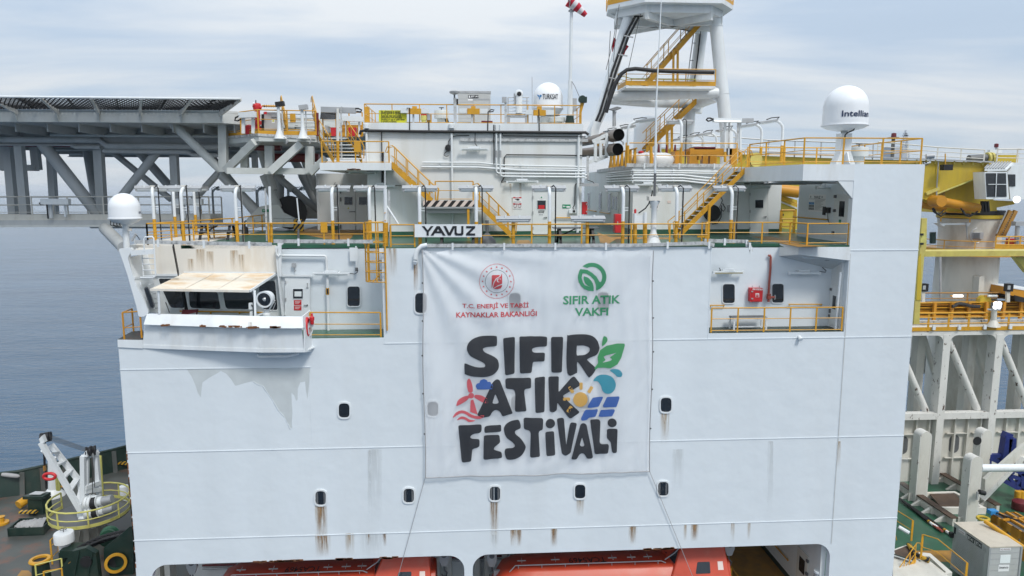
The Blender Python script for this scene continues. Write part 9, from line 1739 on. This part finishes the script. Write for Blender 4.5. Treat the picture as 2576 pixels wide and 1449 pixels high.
MB().lathe([(0,0),(.60,0),(.62,.05),(.62,.12),(.50,.16),(.46,.3),(.46,.75),(.5,.9),(.56,.95),(.56,1.0),(.42,1.0),(.42,.6)],d0_,30,dq,False).build('warping_drum',M['green'],wl3)
MB().lathe([(.42,1.0),(.57,.98),(.585,1.03),(.57,1.08),(.42,1.08),(.41,1.04),(.42,1.0)],d0_,30,dq,False).build('drum_rim','yellow',wl3);MB().lathe([(0,.62),(.415,.62)],d0_,24,dq,False).build('drum_hollow','black',wl3)
MB().lathe([(0,0),(.5,0),(.52,.05),(.52,.1),(.4,.14),(.38,.5),(.4,.7),(.5,.74),(.5,.8),(0,.8)],cM.P(975,1075,yw_+2.5),26,(.35,-1,.1)).build('small_drum',M['green'],wl3)
chn=thing('anchor_chain','heavy black anchor chain running across the windlass','chain',cM.P(860,1150,yw_+1));n=22
for i in range(n):
    f_=i/(n-1);p=cM.P(655+425*f_,1245-170*f_-25*math.sin(f_*math.pi),yw_+1.2-.0*f_);d=(cM.P(1080,1075,yw_+1.2)-cM.P(655,1245,yw_+1.2)).normalized();up_=Vector((0,0,1)) if i%2 else Vector((0,1,0));w2=(up_-d*up_.dot(d)).normalized()
    MB().tube([p+d*.28*math.cos(a)+w2*.17*math.sin(a) for a in [2*math.pi*k/10 for k in range(11)]],.075,6,caps=False).build('link','black',chn)
yc_=tag(MB().bx(tuple(cM.P(605,1340,yw_-.2)),tuple(cM.P(668,1282,yw_+.5))).build('brake_housing','yellow'),'yellow brake housing on the front of the windlass','housing')
vy=thing('vent_post','green deck post topped with a yellow ring at the lower left','post',fz(355,1500));p=cM.P(355,1318,fz(355,1490).y);MB().lathe([(.55,-2.4),(.42,-.15),(.42,0)],p,20).build('body','darkgreen',vy);MB().lathe([(.36,.0),(.52,.0),(.56,.08),(.52,.16),(.36,.16),(.36,.0)],p,24,cap=False).build('ring','yellow',vy);MB().lathe([(0,0),(.37,0),(.37,.04),(0,.04)],p,20).build('hollow','black',vy)
yl_=fz(480,1370).y
railing([Vector((cM.P(465,1345,yl_).x,yl_,cM.P(465,1345,yl_).z)),Vector((cM.P(500,1240,yl_+.6).x,yl_+1.6,cM.P(465,1345,yl_).z))],'yellow post rail beside the large mushroom vent',h=1.5,mids=(.3,.75),spacing=1.0,square=.09)
railing([fz(330,1530,ZK+.2),fz(560,1470,ZK+.2)],'lemon railing at the bottom left in front of the windlass',h=1.2,mids=(.5,),spacing=1.6,mat='lemon',square=.08)
railing([fz(400,1560,ZK+.2),fz(560,1530,ZK+.2)],'yellow railing at the bottom edge in front of the windlass',h=1.0,mids=(.5,),spacing=1.2,square=.08)
rdv=tag(MB().lathe([(0,0),(.2,.02),(.24,.12),(.1,.2),(0,.2)],cM.P(355,1290,fz(355,1450).y+1),14).build('deck_valve','darkred'),'small dark red cap behind the yellow ringed post','cap')
# haze over the sea: one closed box round the whole place
hz_=MB().bx((-9000,-200,-2),(9000,26000,75)).build('haze',(lambda m:m)(bpy.data.materials.new('sea_haze')));hz_['kind']='stuff'
m=hz_.data.materials[0];m.use_nodes=True;t=m.node_tree;t.nodes.remove(t.nodes['Principled BSDF']);pv=t.nodes.new('ShaderNodeVolumePrincipled');pv.inputs['Density'].default_value=1.0e-4;pv.inputs['Color'].default_value=(.86,.92,1,1);pv.inputs['Anisotropy'].default_value=0
t.links.new(pv.outputs[0],t.nodes['Material Output'].inputs['Volume'])
